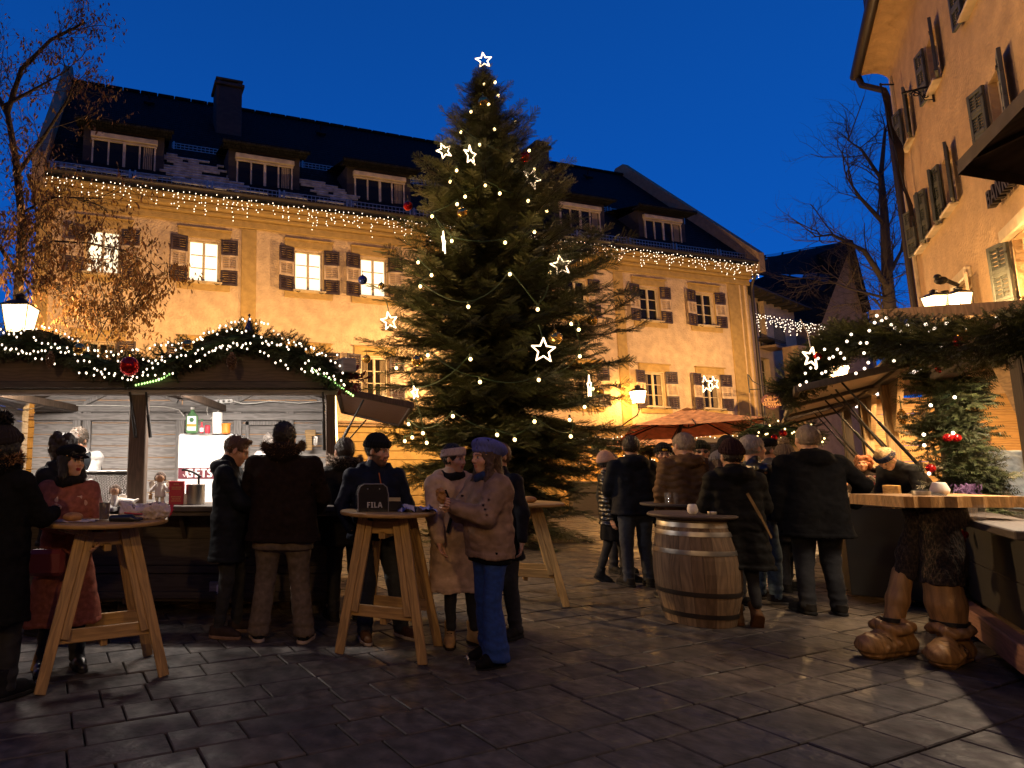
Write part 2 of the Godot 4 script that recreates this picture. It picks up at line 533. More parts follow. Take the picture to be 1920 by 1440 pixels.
func materials() -> void:
	var up := Vector3(0.5, 0.5, 0.5)
	tri(mat("plaster", Color(0.63, 0.45, 0.27), 0.9), T.mottle, T.plaster, Vector3(0.35, 0.35, 0.35), 2.2, true)
	tri(mat("plaster_band", Color(0.44, 0.285, 0.095), 0.9), T.mottle, T.plaster, Vector3(0.6, 0.6, 0.6), 0.8, true)
	tri(mat("plaster_base", Color(0.42, 0.27, 0.085), 0.9), T.mottle, T.plaster, Vector3(0.6, 0.6, 0.6), 0.8, true)
	tri(mat("plaster_bank", Color(0.50, 0.33, 0.165), 0.9), T.mottle, T.plaster, Vector3(0.4, 0.4, 0.4), 1.6, true)
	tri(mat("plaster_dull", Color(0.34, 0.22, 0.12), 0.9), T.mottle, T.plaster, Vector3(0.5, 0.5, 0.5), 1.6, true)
	tri(mat("frame_paint", Color(0.62, 0.49, 0.31), 0.55), T.cloth, null, up)
	tri(mat("shutter_dark", Color(0.055, 0.032, 0.032), 0.6), T.cloth, null, up)
	tri(mat("shutter_pale", Color(0.62, 0.46, 0.30), 0.65), T.cloth, null, up)
	tri(mat("shutter_grey", Color(0.07, 0.075, 0.06), 0.6), T.cloth, null, up)
	mat("dark_glass", Color(0.010, 0.009, 0.008), 0.06)
	M.dark_glass.metallic_specular = 0.22
	mat("curtain", Color(0.30, 0.22, 0.13), 0.9)
	glow("lit_window", Color(1.0, 0.93, 0.78), 1.5)
	tri(mat("slate", Color(0.016, 0.016, 0.018), 0.8), T.slate_c, T.slate, Vector3(0.8, 0.8, 0.8), 3.0)
	M.slate.metallic_specular = 0.2
	tri(mat("roof_wood", Color(0.035, 0.025, 0.02), 0.8), T.wood_u, null, up)
	tri(mat("snow", Color(0.75, 0.76, 0.80), 0.9), T.snowy, null, up)
	mat("gutter", Color(0.05, 0.04, 0.035), 0.45, 0.6)
	mat("iron", Color(0.02, 0.02, 0.02), 0.5, 0.4)
	mat("zinc", Color(0.32, 0.30, 0.28), 0.4, 0.9)
	tri(mat("slab_a", Color(0.105, 0.088, 0.080), 1.0), T.stone, T.plaster, Vector3(0.45, 0.45, 0.45), 0.5, true, T.wet)
	tri(mat("slab_b", Color(0.088, 0.074, 0.068), 1.0), T.stone, T.plaster, Vector3(0.37, 0.37, 0.37), 0.5, true, T.wet)
	tri(mat("slab_c", Color(0.122, 0.101, 0.088), 1.0), T.stone, T.plaster, Vector3(0.41, 0.41, 0.41), 0.5, true, T.wet)
	tri(mat("bedding", Color(0.018, 0.016, 0.015), 0.9), T.stone, null, up, 1.0, true)
	for k in [["wood_grey", Color(0.33, 0.31, 0.30), 0.7], ["wood_brown", Color(0.115, 0.075, 0.05), 0.7], ["wood_dark", Color(0.075, 0.058, 0.046), 0.7], ["wood_red", Color(0.30, 0.15, 0.11), 0.6], ["wood_pine", Color(0.50, 0.30, 0.105), 0.5], ["wood_pale", Color(0.56, 0.38, 0.19), 0.6]]:
		tri(mat(k[0] + "_u", k[1], k[2]), T.wood_u, T.wood_u, Vector3(0.8, 3.0, 3.0), 0.12)
		tri(mat(k[0] + "_v", k[1], k[2]), T.wood_v, T.wood_v, Vector3(3.0, 0.8, 3.0), 0.12)
	tri(mat("bark", Color(0.12, 0.075, 0.046), 0.95), T.bark, T.bark, Vector3(5, 2.2, 5), 1.0)
	tri(mat("twig", Color(0.045, 0.033, 0.025), 0.9), null, null, up)
	var lf := mat("needle", Color(0.7, 0.7, 0.7), 0.55)
	lf.vertex_color_use_as_albedo = true
	lf.backlight_enabled = true; lf.backlight = Color(0.25, 0.25, 0.15)
	lf = mat("dry_leaf", Color(0.7, 0.7, 0.7), 0.7)
	lf.vertex_color_use_as_albedo = true
	lf.backlight_enabled = true; lf.backlight = Color(0.5, 0.5, 0.4)
	glow("bulb_warm", Color(1.0, 0.84, 0.55), 6.0)
	glow("bulb_white", Color(1.0, 0.90, 0.78), 3.5)
	glow("bulb_green", Color(0.75, 1.0, 0.55), 3.0)
	glow("star_glow", Color(1.0, 0.86, 0.68), 4.0)
	glow("lantern_glow", Color(1.0, 0.80, 0.55), 9.0)
	glow("tube_glow", Color(1.0, 0.92, 0.85), 3.0)
	mat("bauble_red", Color(0.45, 0.012, 0.012), 0.12, 0.75)
	mat("bauble_gold", Color(0.60, 0.40, 0.12), 0.12, 0.9)
	mat("bauble_blue", Color(0.03, 0.05, 0.22), 0.12, 0.75)
	mat("cable_green", Color(0.03, 0.07, 0.025), 0.6)
	mat("cable_white", Color(0.7, 0.68, 0.64), 0.5)
	mat("white_paint", Color(0.80, 0.79, 0.77), 0.35)
	mat("maroon", Color(0.115, 0.018, 0.030), 0.5)
	mat("maroon_sign", Color(0.055, 0.014, 0.012), 0.5)
	mat("gold_letters", Color(0.50, 0.30, 0.12), 0.4)
	mat("letters_white", Color(0.8, 0.79, 0.78), 0.5)
	mat("letters_dark", Color(0.012, 0.010, 0.009), 0.5)
	mat("steel", Color(0.55, 0.53, 0.50), 0.28, 0.95)
	tri(mat("embossed", Color(0.085, 0.075, 0.07), 0.3, 0.9), null, T.emboss, Vector3(14, 14, 14), 2.5)
	tri(mat("canvas_red", Color(0.70, 0.36, 0.20), 0.85), T.cloth, T.fold, Vector3(0.8, 0.8, 0.8), 3.0)
	M.canvas_red.backlight_enabled = true; M.canvas_red.backlight = Color(0.5, 0.22, 0.12)
	tri(mat("canvas_taupe", Color(0.10, 0.075, 0.055), 0.85), T.cloth, T.fold, Vector3(0.8, 0.8, 0.8), 2.0)
	tri(mat("ceramic", Color(0.72, 0.66, 0.58), 0.5), null, T.grit, Vector3(6, 6, 6), 0.2)
	tri(mat("bread", Color(0.50, 0.24, 0.07), 0.6), T.cloth, T.grit, Vector3(4, 4, 4), 0.4)
	tri(mat("paper", Color(0.66, 0.55, 0.50), 0.7), T.cloth, T.fold, Vector3(3, 3, 3), 2.0)
	mat("paper_blue", Color(0.30, 0.30, 0.52), 0.6)
	mat("print_red", Color(0.42, 0.02, 0.04), 0.5)
	mat("black_plastic", Color(0.012, 0.012, 0.013), 0.35)
	mat("clear_glass", Color(0.9, 0.95, 0.95), 0.03)
	M.clear_glass.transparency = BaseMaterial3D.TRANSPARENCY_ALPHA; M.clear_glass.albedo_color = Color(0.95, 0.97, 0.97, 0.04); M.clear_glass.metallic_specular = 0.3

func paving() -> void:
	var pm := MB.new()
	pm.box(Vector3(0, -0.09, -40), Vector3(400, 0.1, 400))
	tag(part(self, "ground", pm.mesh(), M.bedding), "", "", "", "structure")
	var root := Node3D.new()
	root.name = "pavement"
	add_child(root)
	root.set_meta("kind", "structure")
	var az := deg_to_rad(66.8)
	var e1 := Vector3(sin(az), 0, -cos(az))
	var e2 := Vector3(-cos(az), 0, -sin(az))
	root.transform = Transform3D(Basis(e1, Vector3.UP, -e2), Vector3.ZERO)
	var lens := [0.30, 0.42, 0.52, 0.62]
	var wid := [0.26, 0.30, 0.34]
	var meshes := {}
	for a in 4:
		for b in 3:
			var m := MB.new()
			m.box(Vector3(0, -0.03, 0), Vector3(lens[a] - 0.011, 0.06, wid[b] - 0.011), Basis.IDENTITY, 0.006)
			meshes[a * 3 + b] = m.mesh()
	var all := []
	var y := -14.0
	var row := 0
	while y < 27.0:
		var b := rng.randi() % 3
		var x := -16.0 + rng.randf() * 0.6
		while x < 26.0:
			var a := rng.randi() % 4
			var c: Vector3 = e1 * (x + lens[a] * 0.5) + e2 * (y + wid[b] * 0.5)
			var z: float = -c.z
			var sx: float = c.x / maxf(z, 0.1)
			if z > 2.4 and z < 27.0 and sx > -0.85 and sx < 1.35:
				all.append([z, a * 3 + b, Transform3D(Basis(Vector3.RIGHT, rng.randf_range(-0.006, 0.006)) * Basis(Vector3.BACK, rng.randf_range(-0.005, 0.005)), Vector3(x + lens[a] * 0.5, rng.randf_range(-0.004, 0.003), -(y + wid[b] * 0.5)))])
			x += lens[a]
		y += wid[b]
		row += 1
	all.sort_custom(func(p, q): return p[0] < q[0])
	var keys := ["slab_a", "slab_b", "slab_c", "slab_a"]
	var rest := {}
	for k in all.size():
		var s = all[k]
		if k < 300:
			part(root, "paving_slab", meshes[s[1]], M[keys[rng.randi() % 4]], s[2])
		else:
			var g: int = s[1] * 3 + rng.randi() % 3
			if not rest.has(g): rest[g] = []
			rest[g].append(s[2])
	var far := MB.new()
	var farb := [MB.new(), MB.new(), MB.new()]
	for g in rest:
		for xf in rest[g]:
			var a: int = (g / 3) / 3
			var b: int = (g / 3) % 3
			farb[g % 3].box(xf * Vector3(0, -0.03, 0), Vector3(lens[a] - 0.012, 0.06, wid[b] - 0.012), xf.basis)
	for k in 3:
		part(root, "paving_slabs", farb[k].mesh(), M[keys[k]], Transform3D.IDENTITY, "stuff")

func wall_holes(x0: float, x1: float, y0: float, y1: float, holes: Array, deep: float) -> MB:
	var m := MB.new()
	var xs := [x0, x1]
	var ys := [y0, y1]
	for h in holes:
		xs.append_array([h.position.x, h.end.x]); ys.append_array([h.position.y, h.end.y])
	xs.sort(); ys.sort()
	for i in xs.size() - 1:
		for j in ys.size() - 1:
			if xs[i + 1] - xs[i] < 1e-4 or ys[j + 1] - ys[j] < 1e-4: continue
			var c := Vector2((xs[i] + xs[i + 1]) / 2, (ys[j] + ys[j + 1]) / 2)
			var open := false
			for h in holes:
				if h.has_point(c): open = true
			if open: continue
			m.poly([Vector3(xs[i], ys[j], 0), Vector3(xs[i + 1], ys[j], 0), Vector3(xs[i + 1], ys[j + 1], 0), Vector3(xs[i], ys[j + 1], 0)], Vector3.BACK)
			m.poly([Vector3(xs[i], ys[j], -deep), Vector3(xs[i + 1], ys[j], -deep), Vector3(xs[i + 1], ys[j + 1], -deep), Vector3(xs[i], ys[j + 1], -deep)], Vector3.FORWARD)
	for h in holes:
		var a: Vector2 = h.position
		var b: Vector2 = h.end
		m.poly([Vector3(a.x, a.y, 0), Vector3(b.x, a.y, 0), Vector3(b.x, a.y, -deep), Vector3(a.x, a.y, -deep)], Vector3.UP)
		m.poly([Vector3(a.x, b.y, 0), Vector3(b.x, b.y, 0), Vector3(b.x, b.y, -deep), Vector3(a.x, b.y, -deep)], Vector3.DOWN)
		m.poly([Vector3(a.x, a.y, 0), Vector3(a.x, b.y, 0), Vector3(a.x, b.y, -deep), Vector3(a.x, a.y, -deep)], Vector3.RIGHT)
		m.poly([Vector3(b.x, a.y, 0), Vector3(b.x, b.y, 0), Vector3(b.x, b.y, -deep), Vector3(b.x, a.y, -deep)], Vector3.LEFT)
	m.poly([Vector3(x1, y0, 0), Vector3(x1, y1, 0), Vector3(x1, y1, -deep), Vector3(x1, y0, -deep)], Vector3.RIGHT)
	m.poly([Vector3(x0, y0, 0), Vector3(x0, y1, 0), Vector3(x0, y1, -deep), Vector3(x0, y0, -deep)], Vector3.LEFT)
	m.poly([Vector3(x0, y1, 0), Vector3(x1, y1, 0), Vector3(x1, y1, -deep), Vector3(x0, y1, -deep)], Vector3.UP)
	return m

var pane_mesh := {}
func window(root: Node3D, x: float, y: float, w: float, h: float, glass: Material, paint: Material, rows := 3, cols := 2, z := -0.10, curtain: Material = null) -> Node3D:
	var m := MB.new()
	var f := 0.055
	m.box(Vector3(-w / 2 + f / 2, 0, 0), Vector3(f, h, 0.07), Basis.IDENTITY, 0.008)
	m.box(Vector3(w / 2 - f / 2, 0, 0), Vector3(f, h, 0.07), Basis.IDENTITY, 0.008)
	m.box(Vector3(0, h / 2 - f / 2, 0), Vector3(w - 2 * f, f, 0.066), Basis.IDENTITY, 0.008)
	m.box(Vector3(0, -h / 2 + f / 2, 0), Vector3(w - 2 * f, f, 0.066), Basis.IDENTITY, 0.008)
	var iw := w - 2 * f
	var ih := h - 2 * f
	var pw := iw / cols
	var ph := ih / rows
	for c in range(1, cols):
		m.box(Vector3(-iw / 2 + pw * c, 0, 0.012), Vector3(0.075 if c * 2 == cols else 0.03, ih, 0.06), Basis.IDENTITY, 0.008)
	for r in range(1, rows):
		for c in cols:
			m.box(Vector3(-iw / 2 + pw * (c + 0.5), -ih / 2 + ph * r, 0.0), Vector3(pw - 0.06, 0.025, 0.04))
	var o := part(root, "window", m.mesh(), paint, Transform3D(Basis.IDENTITY, Vector3(x, y, z)))
	var key := "%.3f_%.3f" % [pw, ph]
	if not pane_mesh.has(key):
		var pm := MB.new()
		pm.box(Vector3.ZERO, Vector3(pw - 0.004, ph - 0.004, 0.006))
		pane_mesh[key] = pm.mesh()
	for r in rows:
		for c in cols:
			part(o, "pane", pane_mesh[key], glass, Transform3D(Basis(Vector3.UP, rng.randf_range(-0.01, 0.01)), Vector3(-iw / 2 + pw * (c + 0.5), -ih / 2 + ph * (r + 0.5), -0.012)))
	return o

var shutter_mesh := {}
func shutter(root: Node3D, x: float, y: float, w: float, h: float, side: float, open: float, mats: Array) -> void:
	# hinged at x, swung back against the wall; side -1: hangs to the left
	var key := "%.2f_%.2f" % [w, h]
	if not shutter_mesh.has(key):
		var pm := MB.new()
		var ph := h / 3.0
		for s in [-1, 1]:
			pm.box(Vector3(s * (w / 2 - 0.03), 0, 0), Vector3(0.06, ph - 0.002, 0.045), Basis.IDENTITY, 0.006)
			pm.box(Vector3(0, s * (ph / 2 - 0.03), 0), Vector3(w - 0.121, 0.058, 0.041), Basis.IDENTITY, 0.006)
		pm.box(Vector3(0, 0, 0), Vector3(0.02, ph - 0.12, 0.03))
		for k in 5:
			pm.box(Vector3(0, -ph / 2 + 0.06 + (ph - 0.12) * (k + 0.5) / 5.0, -0.004), Vector3(w - 0.122, 0.062, 0.01), Basis(Vector3.RIGHT, -0.5))
		shutter_mesh[key] = pm.mesh()
	var hinge := MB.new()
	for s in [-1, 1]:
		hinge.box(Vector3(side * 0.04, s * h * 0.36, 0.028), Vector3(0.1, 0.03, 0.012))
	var o := part(root, "shutter", hinge.mesh(), M.iron, Transform3D(Basis(Vector3.UP, -side * open), Vector3(x, y, 0.05)))
	for k in 3:
		part(o, "panel", shutter_mesh[key], mats[k % mats.size()], Transform3D(Basis.IDENTITY, Vector3(side * w / 2, (k - 1) * h / 3.0, 0)))

func bulbs_multi(root: Node3D, called: String, pts: Array, r: float, material: Material) -> void:
	var m := MB.new()
	m.ball(Vector3.ZERO, Vector3(r, r * 1.25, r), 6, 4)
	var xs := []
	for p in pts: xs.append(Transform3D(Basis.IDENTITY, p))
	mm(root, called, m.mesh(), material, xs)

func icicles(name_: String, label: String, a: Vector3, b: Vector3, step: float, longest: float, r: float) -> void:
	var root := thing(name_, label, "light curtain", a)
	var wire := MB.new()
	var len_ := (b - a).length()
	var d := (b - a) / len_
	var pts := []
	wire.bar(Vector3.ZERO, b - a, 0.014, 0.014)
	var x := 0.05
	var k := 0
	while x < len_:
		var n: int = [2, 6, 3, 7, 4, 5, 1, 4][(k * 5 + rng.randi() % 3) % 8]
		var drop := minf(longest, n * 0.105)
		var p := d * x
		wire.bar(p, p + Vector3(0, -drop, 0), 0.007, 0.007)
		for q in n:
			pts.append(p + Vector3(rng.randf_range(-0.035, 0.035), -0.02 - (q + rng.randf()) * drop / n, rng.randf_range(-0.03, 0.03)))
		x += step * rng.randf_range(0.8, 1.2)
		k += 1
	part(root, "cable", wire.mesh(), M.iron)
	bulbs_multi(root, "light_bulbs", pts, r, M.bulb_white)

func town_house() -> void:
	var az := deg_to_rad(72.8)
	var X := Vector3(sin(az), 0, -cos(az))
	var xf := frame(X, Vector3.UP, Vector3(6.15, 0, -20.5))
	var root := thing("town_house", "long yellow house with lit icicle lights, striped shutters and dark dormer roof", "house")
	root.transform = xf
	var ups := [-12.54, -9.70, -6.46, -4.27, -0.6, 3.6, 6.90, 9.62]
	var lows := [-12.54, -9.70, -6.46, -4.27, -0.6, 3.78, 6.88, 9.57]
	var holes := []
	for x in ups: holes.append(Rect2(x - 0.46, 6.84, 0.92, 1.28))
	for x in lows: holes.append(Rect2(x - 0.46, 3.62, 0.92, 1.26))
	part(root, "wall", wall_holes(-14.3, 11.9, 2.8, 9.3, holes, 0.3).mesh(), M.plaster)
	var side := MB.new()
	side.box(Vector3(-1.2, 4.65, -5.75), Vector3(26.1, 9.2, 10.8))
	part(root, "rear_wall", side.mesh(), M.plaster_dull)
	# rusticated ground floor, one course above the other
	var y := 0.0
	for k in 10:
		var hh := 0.276
		var c := MB.new()
		c.box(Vector3(-1.2, y + hh / 2, -0.15), Vector3(26.3, hh - 0.012, 0.36), Basis.IDENTITY, 0.015)
		part(root, "stone_course", c.mesh(), M.plaster_base)
		y += hh
	var led := MB.new()
	led.box(Vector3(-1.2, 2.80, 0.06), Vector3(26.4, 0.07, 0.26), Basis.IDENTITY, 0.01)
	led.box(Vector3(-1.2, 2.72, 0.05), Vector3(26.36, 0.07, 0.16), Basis.IDENTITY, 0.01)
	part(root, "ledge", led.mesh(), M.plaster_dull)
	var cor := MB.new()
	cor.box(Vector3(-1.2, 8.74, 0.045), Vector3(26.4, 0.24, 0.09), Basis.IDENTITY, 0.02)
	cor.box(Vector3(-1.2, 8.92, 0.10), Vector3(26.5, 0.12, 0.2), Basis.IDENTITY, 0.03)
	cor.box(Vector3(-1.2, 9.08, 0.16), Vector3(26.6, 0.2, 0.32), Basis.IDENTITY, 0.05)
	cor.box(Vector3(-1.2, 9.225, 0.27), Vector3(26.7, 0.09, 0.54), Basis.IDENTITY, 0.02)
	part(root, "cornice", cor.mesh(), M.plaster_band)
	for q in [[-8.59, -8.13], [5.29, 5.71], [-14.3, -13.9], [10.85, 11.9]]:
		var p := MB.new()
		p.box(Vector3((q[0] + q[1]) / 2, 5.71, 0.02), Vector3(q[1] - q[0], 5.8, 0.05), Basis.IDENTITY, 0.01)
		part(root, "pilaster", p.mesh(), M.plaster_band)
	var edge := MB.new()
	edge.box(Vector3(11.72, 5.71, 0.06), Vector3(0.1, 5.8, 0.06), Basis.IDENTITY, 0.01)
	edge.box(Vector3(11.45, 5.71, 0.055), Vector3(0.05, 5.8, 0.04), Basis.IDENTITY, 0.01)
	part(root, "corner_moulding", edge.mesh(), M.plaster)
	# windows and shutters
	var k := 0
	for set_ in [[ups, 7.48, 1.28], [lows, 4.25, 1.26]]:
		for x in set_[0]:
			var yy: float = set_[1]
			var hh: float = set_[2]
			var upper: bool = yy > 6
			var s := MB.new()
			if upper:
				s.box(Vector3(x, yy + 0.83, 0.025), Vector3(1.56, 0.26, 0.05), Basis.IDENTITY, 0.012)
				s.box(Vector3(x, yy + 0.975, 0.06), Vector3(1.62, 0.05, 0.12), Basis.IDENTITY, 0.015)
				s.box(Vector3(x, yy - 0.775, 0.025), Vector3(1.56, 0.22, 0.05), Basis.IDENTITY, 0.012)
				for sd in [-1, 1]: s.box(Vector3(x + sd * 0.62, yy, 0.022), Vector3(0.30, 1.32, 0.044), Basis.IDENTITY, 0.01)
			else:
				s.box(Vector3(x, yy + 0.80, 0.025), Vector3(1.42, 0.26, 0.05), Basis.IDENTITY, 0.012)
				s.box(Vector3(x, yy + 0.945, 0.06), Vector3(1.5, 0.045, 0.1), Basis.IDENTITY, 0.015)
				var ap := MB.new()
				ap.box(Vector3(x, yy - 0.78, 0.025), Vector3(1.42, 0.2, 0.05), Basis.IDENTITY, 0.012)
				part(root, "window_apron", ap.mesh(), M.plaster_band)
			part(root, "window_surround", s.mesh(), M.plaster_band)
			var sill := MB.new()
			sill.box(Vector3(x, yy - hh / 2 - 0.02, 0.06), Vector3(1.06, 0.05, 0.2), Basis.IDENTITY, 0.012)
			sill.box(Vector3(x, yy - hh / 2 - 0.055, 0.03), Vector3(1.0, 0.03, 0.1))
			part(root, "sill", sill.mesh(), M.frame_paint)
			var lit: bool = upper and x < -3.0
			var w := window(root, x, yy, 0.92, hh, M.lit_window if lit else M.dark_glass, M.frame_paint)
			if not lit and not upper:
				var cu := MB.new()
				for sd in [-1, 1]:
					for n in 4:
						cu.tube([Vector3(sd * (0.36 - n * 0.045), -hh / 2 + 0.08, -0.004), Vector3(sd * (0.36 - n * 0.045), hh / 2 - 0.08, -0.004)], 0.012, 6)
				part(w, "curtain", cu.mesh(), M.curtain)
			var sm := [M.shutter_dark, M.shutter_pale, M.shutter_dark]
			for sd in [-1.0, 1.0]:
				shutter(root, x + sd * 0.49, yy, 0.50, hh + 0.12, sd, (0.16 if sd < 0 else 0.06) + rng.randf_range(-0.03, 0.05), sm)
			var hk := MB.new()
			for sd in [-1, 1]: hk.tube([Vector3(x + sd * 0.5, yy - hh / 2 - 0.03, 0.12), Vector3(x + sd * 0.36, yy - hh / 2 - 0.09, 0.13), Vector3(x + sd * 0.3, yy - hh / 2 - 0.05, 0.13)], 0.011, 5)
			part(root, "shutter_hook", hk.mesh(), M.iron)
	# star decorations in one lower window
	for q in [[9.40, 4.55, 0.34], [9.83, 4.62, 0.26]]:
		part(root, "window_star", star_mesh(q[2], q[2] * 0.42, 0.03), M.star_glow, Transform3D(Basis(Vector3.BACK, 0.15), Vector3(q[0], q[1], -0.055)))
	# roof: eave at 9.35 m, ridge at 15.9 m
	var ey := 9.36
	var rz := -5.6
	var ry := 15.9
	var roof := MB.new()
	var A := Vector3(-14.2, ey, 0.55)
	for s in [[A, Vector3(11.8, ey, 0.55), Vector3(11.8, ry, rz), Vector3(-14.2, ry, rz)], [Vector3(-14.2, ry, rz), Vector3(11.8, ry, rz), Vector3(11.8, ey, -11.7), Vector3(-14.2, ey, -11.7)]]:
		roof.poly(s, Vector3(0, 1, 0.6 if s[0] == A else -0.6))
	roof.poly([A, Vector3(11.8, ey, 0.55), Vector3(11.8, ey - 0.08, 0.5), Vector3(-14.2, ey - 0.08, 0.5)], Vector3.BACK)
	roof.poly([Vector3(-14.2, ey - 0.08, 0.5), Vector3(11.8, ey - 0.08, 0.5), Vector3(11.8, ey - 0.08, -0.2), Vector3(-14.2, ey - 0.08, -0.2)], Vector3.DOWN)
	part(root, "roof", roof.mesh(), M.slate)
	var rid := MB.new()
	for n in 40: rid.bar(Vector3(-14.2 + n * 0.65, ry + 0.03, rz), Vector3(-14.2 + n * 0.65 + 0.63, ry + 0.03, rz), 0.2, 0.12, 0.03)
	part(root, "ridge_tiles", rid.mesh(), M.slate)
	# gable parapets
	for x in [-14.25, 11.85]:
		var g := MB.new()
		g.prism([Vector2(-0.75, 9.0), Vector2(-0.75, 9.75), Vector2(5.5, 16.45), Vector2(6.0, 16.45), Vector2(12.0, 9.9), Vector2(12.0, 9.0)], -0.15, 0.15, Transform3D(Basis(Vector3.FORWARD, Vector3.UP, Vector3.RIGHT), Vector3(x, 0, 0)))
		part(root, "gable_parapet", g.mesh(), M.plaster_dull)
	for q in [[-8.5, 15.35, 0.95, -3.7], [5.25, 15.2, 0.65, -3.8]]:
		var c := MB.new()
		c.box(Vector3(q[0], q[1] - 1.3, q[3]), Vector3(q[2], 2.6, 0.8), Basis.IDENTITY, 0.02)
		part(root, "chimney", c.mesh(), M.roof_wood)
		c = MB.new()
		c.box(Vector3(q[0], q[1] + 0.06, q[3]), Vector3(q[2] + 0.16, 0.12, 0.98), Basis.IDENTITY, 0.02)
		c.box(Vector3(q[0], q[1] + 0.26, q[3]), Vector3(q[2] + 0.06, 0.07, 0.9), Basis.IDENTITY, 0.02)
		for sx in [-1, 1]: c.box(Vector3(q[0] + sx * q[2] * 0.4, q[1] + 0.17, q[3]), Vector3(0.12, 0.12, 0.8))
		part(root, "chimney_cap", c.mesh(), M.roof_wood)
	var slope := (ry - ey) / (0.55 - rz)
	# dormers
	for x in [-12.08, -7.83, -3.9, 4.2, 8.12]:
		var w := 2.3
		var z0 := -0.28
		var top := 11.32
		var d := MB.new()
		var back := 0.55 - (top + 0.35 - ey) / slope
		d.prism([Vector2(-w / 2, 9.9), Vector2(w / 2, 9.9), Vector2(w / 2, top), Vector2(-w / 2, top)], back - z0, 0.0, Transform3D(Basis.IDENTITY, Vector3(x, 0, z0)))
		var o := part(root, "dormer", d.mesh(), M.roof_wood)
		d = MB.new()
		d.poly([Vector3(x - w / 2 - 0.2, top + 0.05, z0 + 0.28), Vector3(x + w / 2 + 0.2, top + 0.05, z0 + 0.28), Vector3(x + w / 2 + 0.2, top + 0.5, back - 0.2), Vector3(x - w / 2 - 0.2, top + 0.5, back - 0.2)], Vector3.UP)
		d.box(Vector3(x, top + 0.01, z0 + 0.12), Vector3(w + 0.4, 0.07, 0.36))
		d.tube([Vector3(x - w / 2 - 0.25, top + 0.04, z0 + 0.33), Vector3(x + w / 2 + 0.25, top + 0.04, z0 + 0.33)], 0.07, 8)
		part(o, "dormer_roof", d.mesh(), M.slate)
		var wn := MB.new()
		for n in 5: wn.box(Vector3(x - 0.88 + n * 0.44, 10.52, z0 + 0.02), Vector3(0.085 if n == 2 else 0.05, 0.8, 0.08), Basis.IDENTITY, 0.008)
		for q in [10.115, 10.94]: wn.box(Vector3(x, q, z0 + 0.02), Vector3(1.86, 0.05, 0.09), Basis.IDENTITY, 0.008)
		part(o, "window_frame", wn.mesh(), M.frame_paint)
		wn = MB.new()
		wn.box(Vector3(x, 11.06, z0 + 0.05), Vector3(1.9, 0.17, 0.14), Basis.IDENTITY, 0.02)
		part(o, "blind_box", wn.mesh(), M.frame_paint)
		if not pane_mesh.has("dormer"):
			wn = MB.new()
			wn.box(Vector3.ZERO, Vector3(0.40, 0.79, 0.006))
			pane_mesh["dormer"] = wn.mesh()
		for n in 4: part(o, "pane", pane_mesh["dormer"], M.dark_glass, Transform3D(Basis(Vector3.UP, rng.randf_range(-0.02, 0.02)), Vector3(x - 0.66 + n * 0.44, 10.52, z0 + 0.012)))
		var cu := MB.new()
		for n in 5: cu.tube([Vector3(x + 0.56 + n * 0.055, 10.15, z0 + 0.01), Vector3(x + 0.57 + n * 0.055, 10.9, z0 + 0.01)], 0.022, 6)
		part(o, "curtain", cu.mesh(), M.curtain)
	# snow guards along the eave and along the upper break
	for row in [[ey + 0.32, 0.30, -14.0, 11.6, 0.24], [11.9, 0.55 - (11.86 - ey) / slope + 0.06, -10.6, 11.0, 0.18]]:
		var x: float = row[2]
		while x < row[3] - 1.0:
			var g := MB.new()
			var e := minf(x + 2.15, row[3])
			for q in 3: g.bar(Vector3(x, row[0] + q * row[4] / 2 - 0.1, row[1]), Vector3(e, row[0] + q * row[4] / 2 - 0.1, row[1]), 0.02, 0.02)
			var n := int((e - x) / 0.13)
			for q in n + 1: g.bar(Vector3(x + q * (e - x) / n, row[0] - 0.1, row[1]), Vector3(x + q * (e - x) / n, row[0] - 0.1 + row[4], row[1]), 0.018, 0.018)
			for q in [x + 0.05, e - 0.05]: g.bar(Vector3(q, row[0] - 0.16, row[1] + 0.02), Vector3(q, row[0] + row[4] - 0.06, row[1] + 0.02), 0.05, 0.05)
			part(root, "snow_guard", g.mesh(), M.zinc)
			x += 2.2
	var gt := MB.new()
	var prof := []
	for n in 9: prof.append(Vector2(cos(PI + PI * n / 8.0), sin(PI + PI * n / 8.0)) * 0.09)
	for n in range(8, -1, -1): prof.append(Vector2(cos(PI + PI * n / 8.0), sin(PI + PI * n / 8.0)) * 0.075)
	gt.prism(prof, -11.9, 14.3, Transform3D(Basis(Vector3.BACK, Vector3.UP, Vector3.LEFT) , Vector3(0, 9.42, 0.66)))
	part(root, "gutter", gt.mesh(), M.gutter)
	# snow lying on the tile rows
	var sn := MB.new()
	for blob in [[-10.0, 10.45, 1.35, 0.85], [-5.75, 10.35, 0.75, 0.6], [-12.2, 9.75, 2.2, 0.22], [-9.4, 9.72, 1.6, 0.2], [-6.5, 9.68, 1.3, 0.16]]:
		var yy: float = blob[1] - blob[3]
		while yy < blob[1] + blob[3]:
			var t: float = (yy - blob[1]) / blob[3]
			var half: float = blob[2] * sqrt(maxf(0.0, 1.0 - t * t)) * rng.randf_range(0.75, 1.05)
			var x: float = blob[0] - half - t * 0.5
			while x < blob[0] + half - t * 0.5:
				var l := rng.randf_range(0.14, 0.42)
				if rng.randf() < 0.88:
					var zz := 0.55 - (yy - ey) / slope
					sn.box(Vector3(x + l / 2, yy + 0.035, zz + 0.03), Vector3(l, 0.045, 0.06), Basis(Vector3.RIGHT, -0.75))
				x += l
			yy += 0.15
	part(root, "snow_patches", sn.mesh(), M.snow, Transform3D.IDENTITY, "stuff")
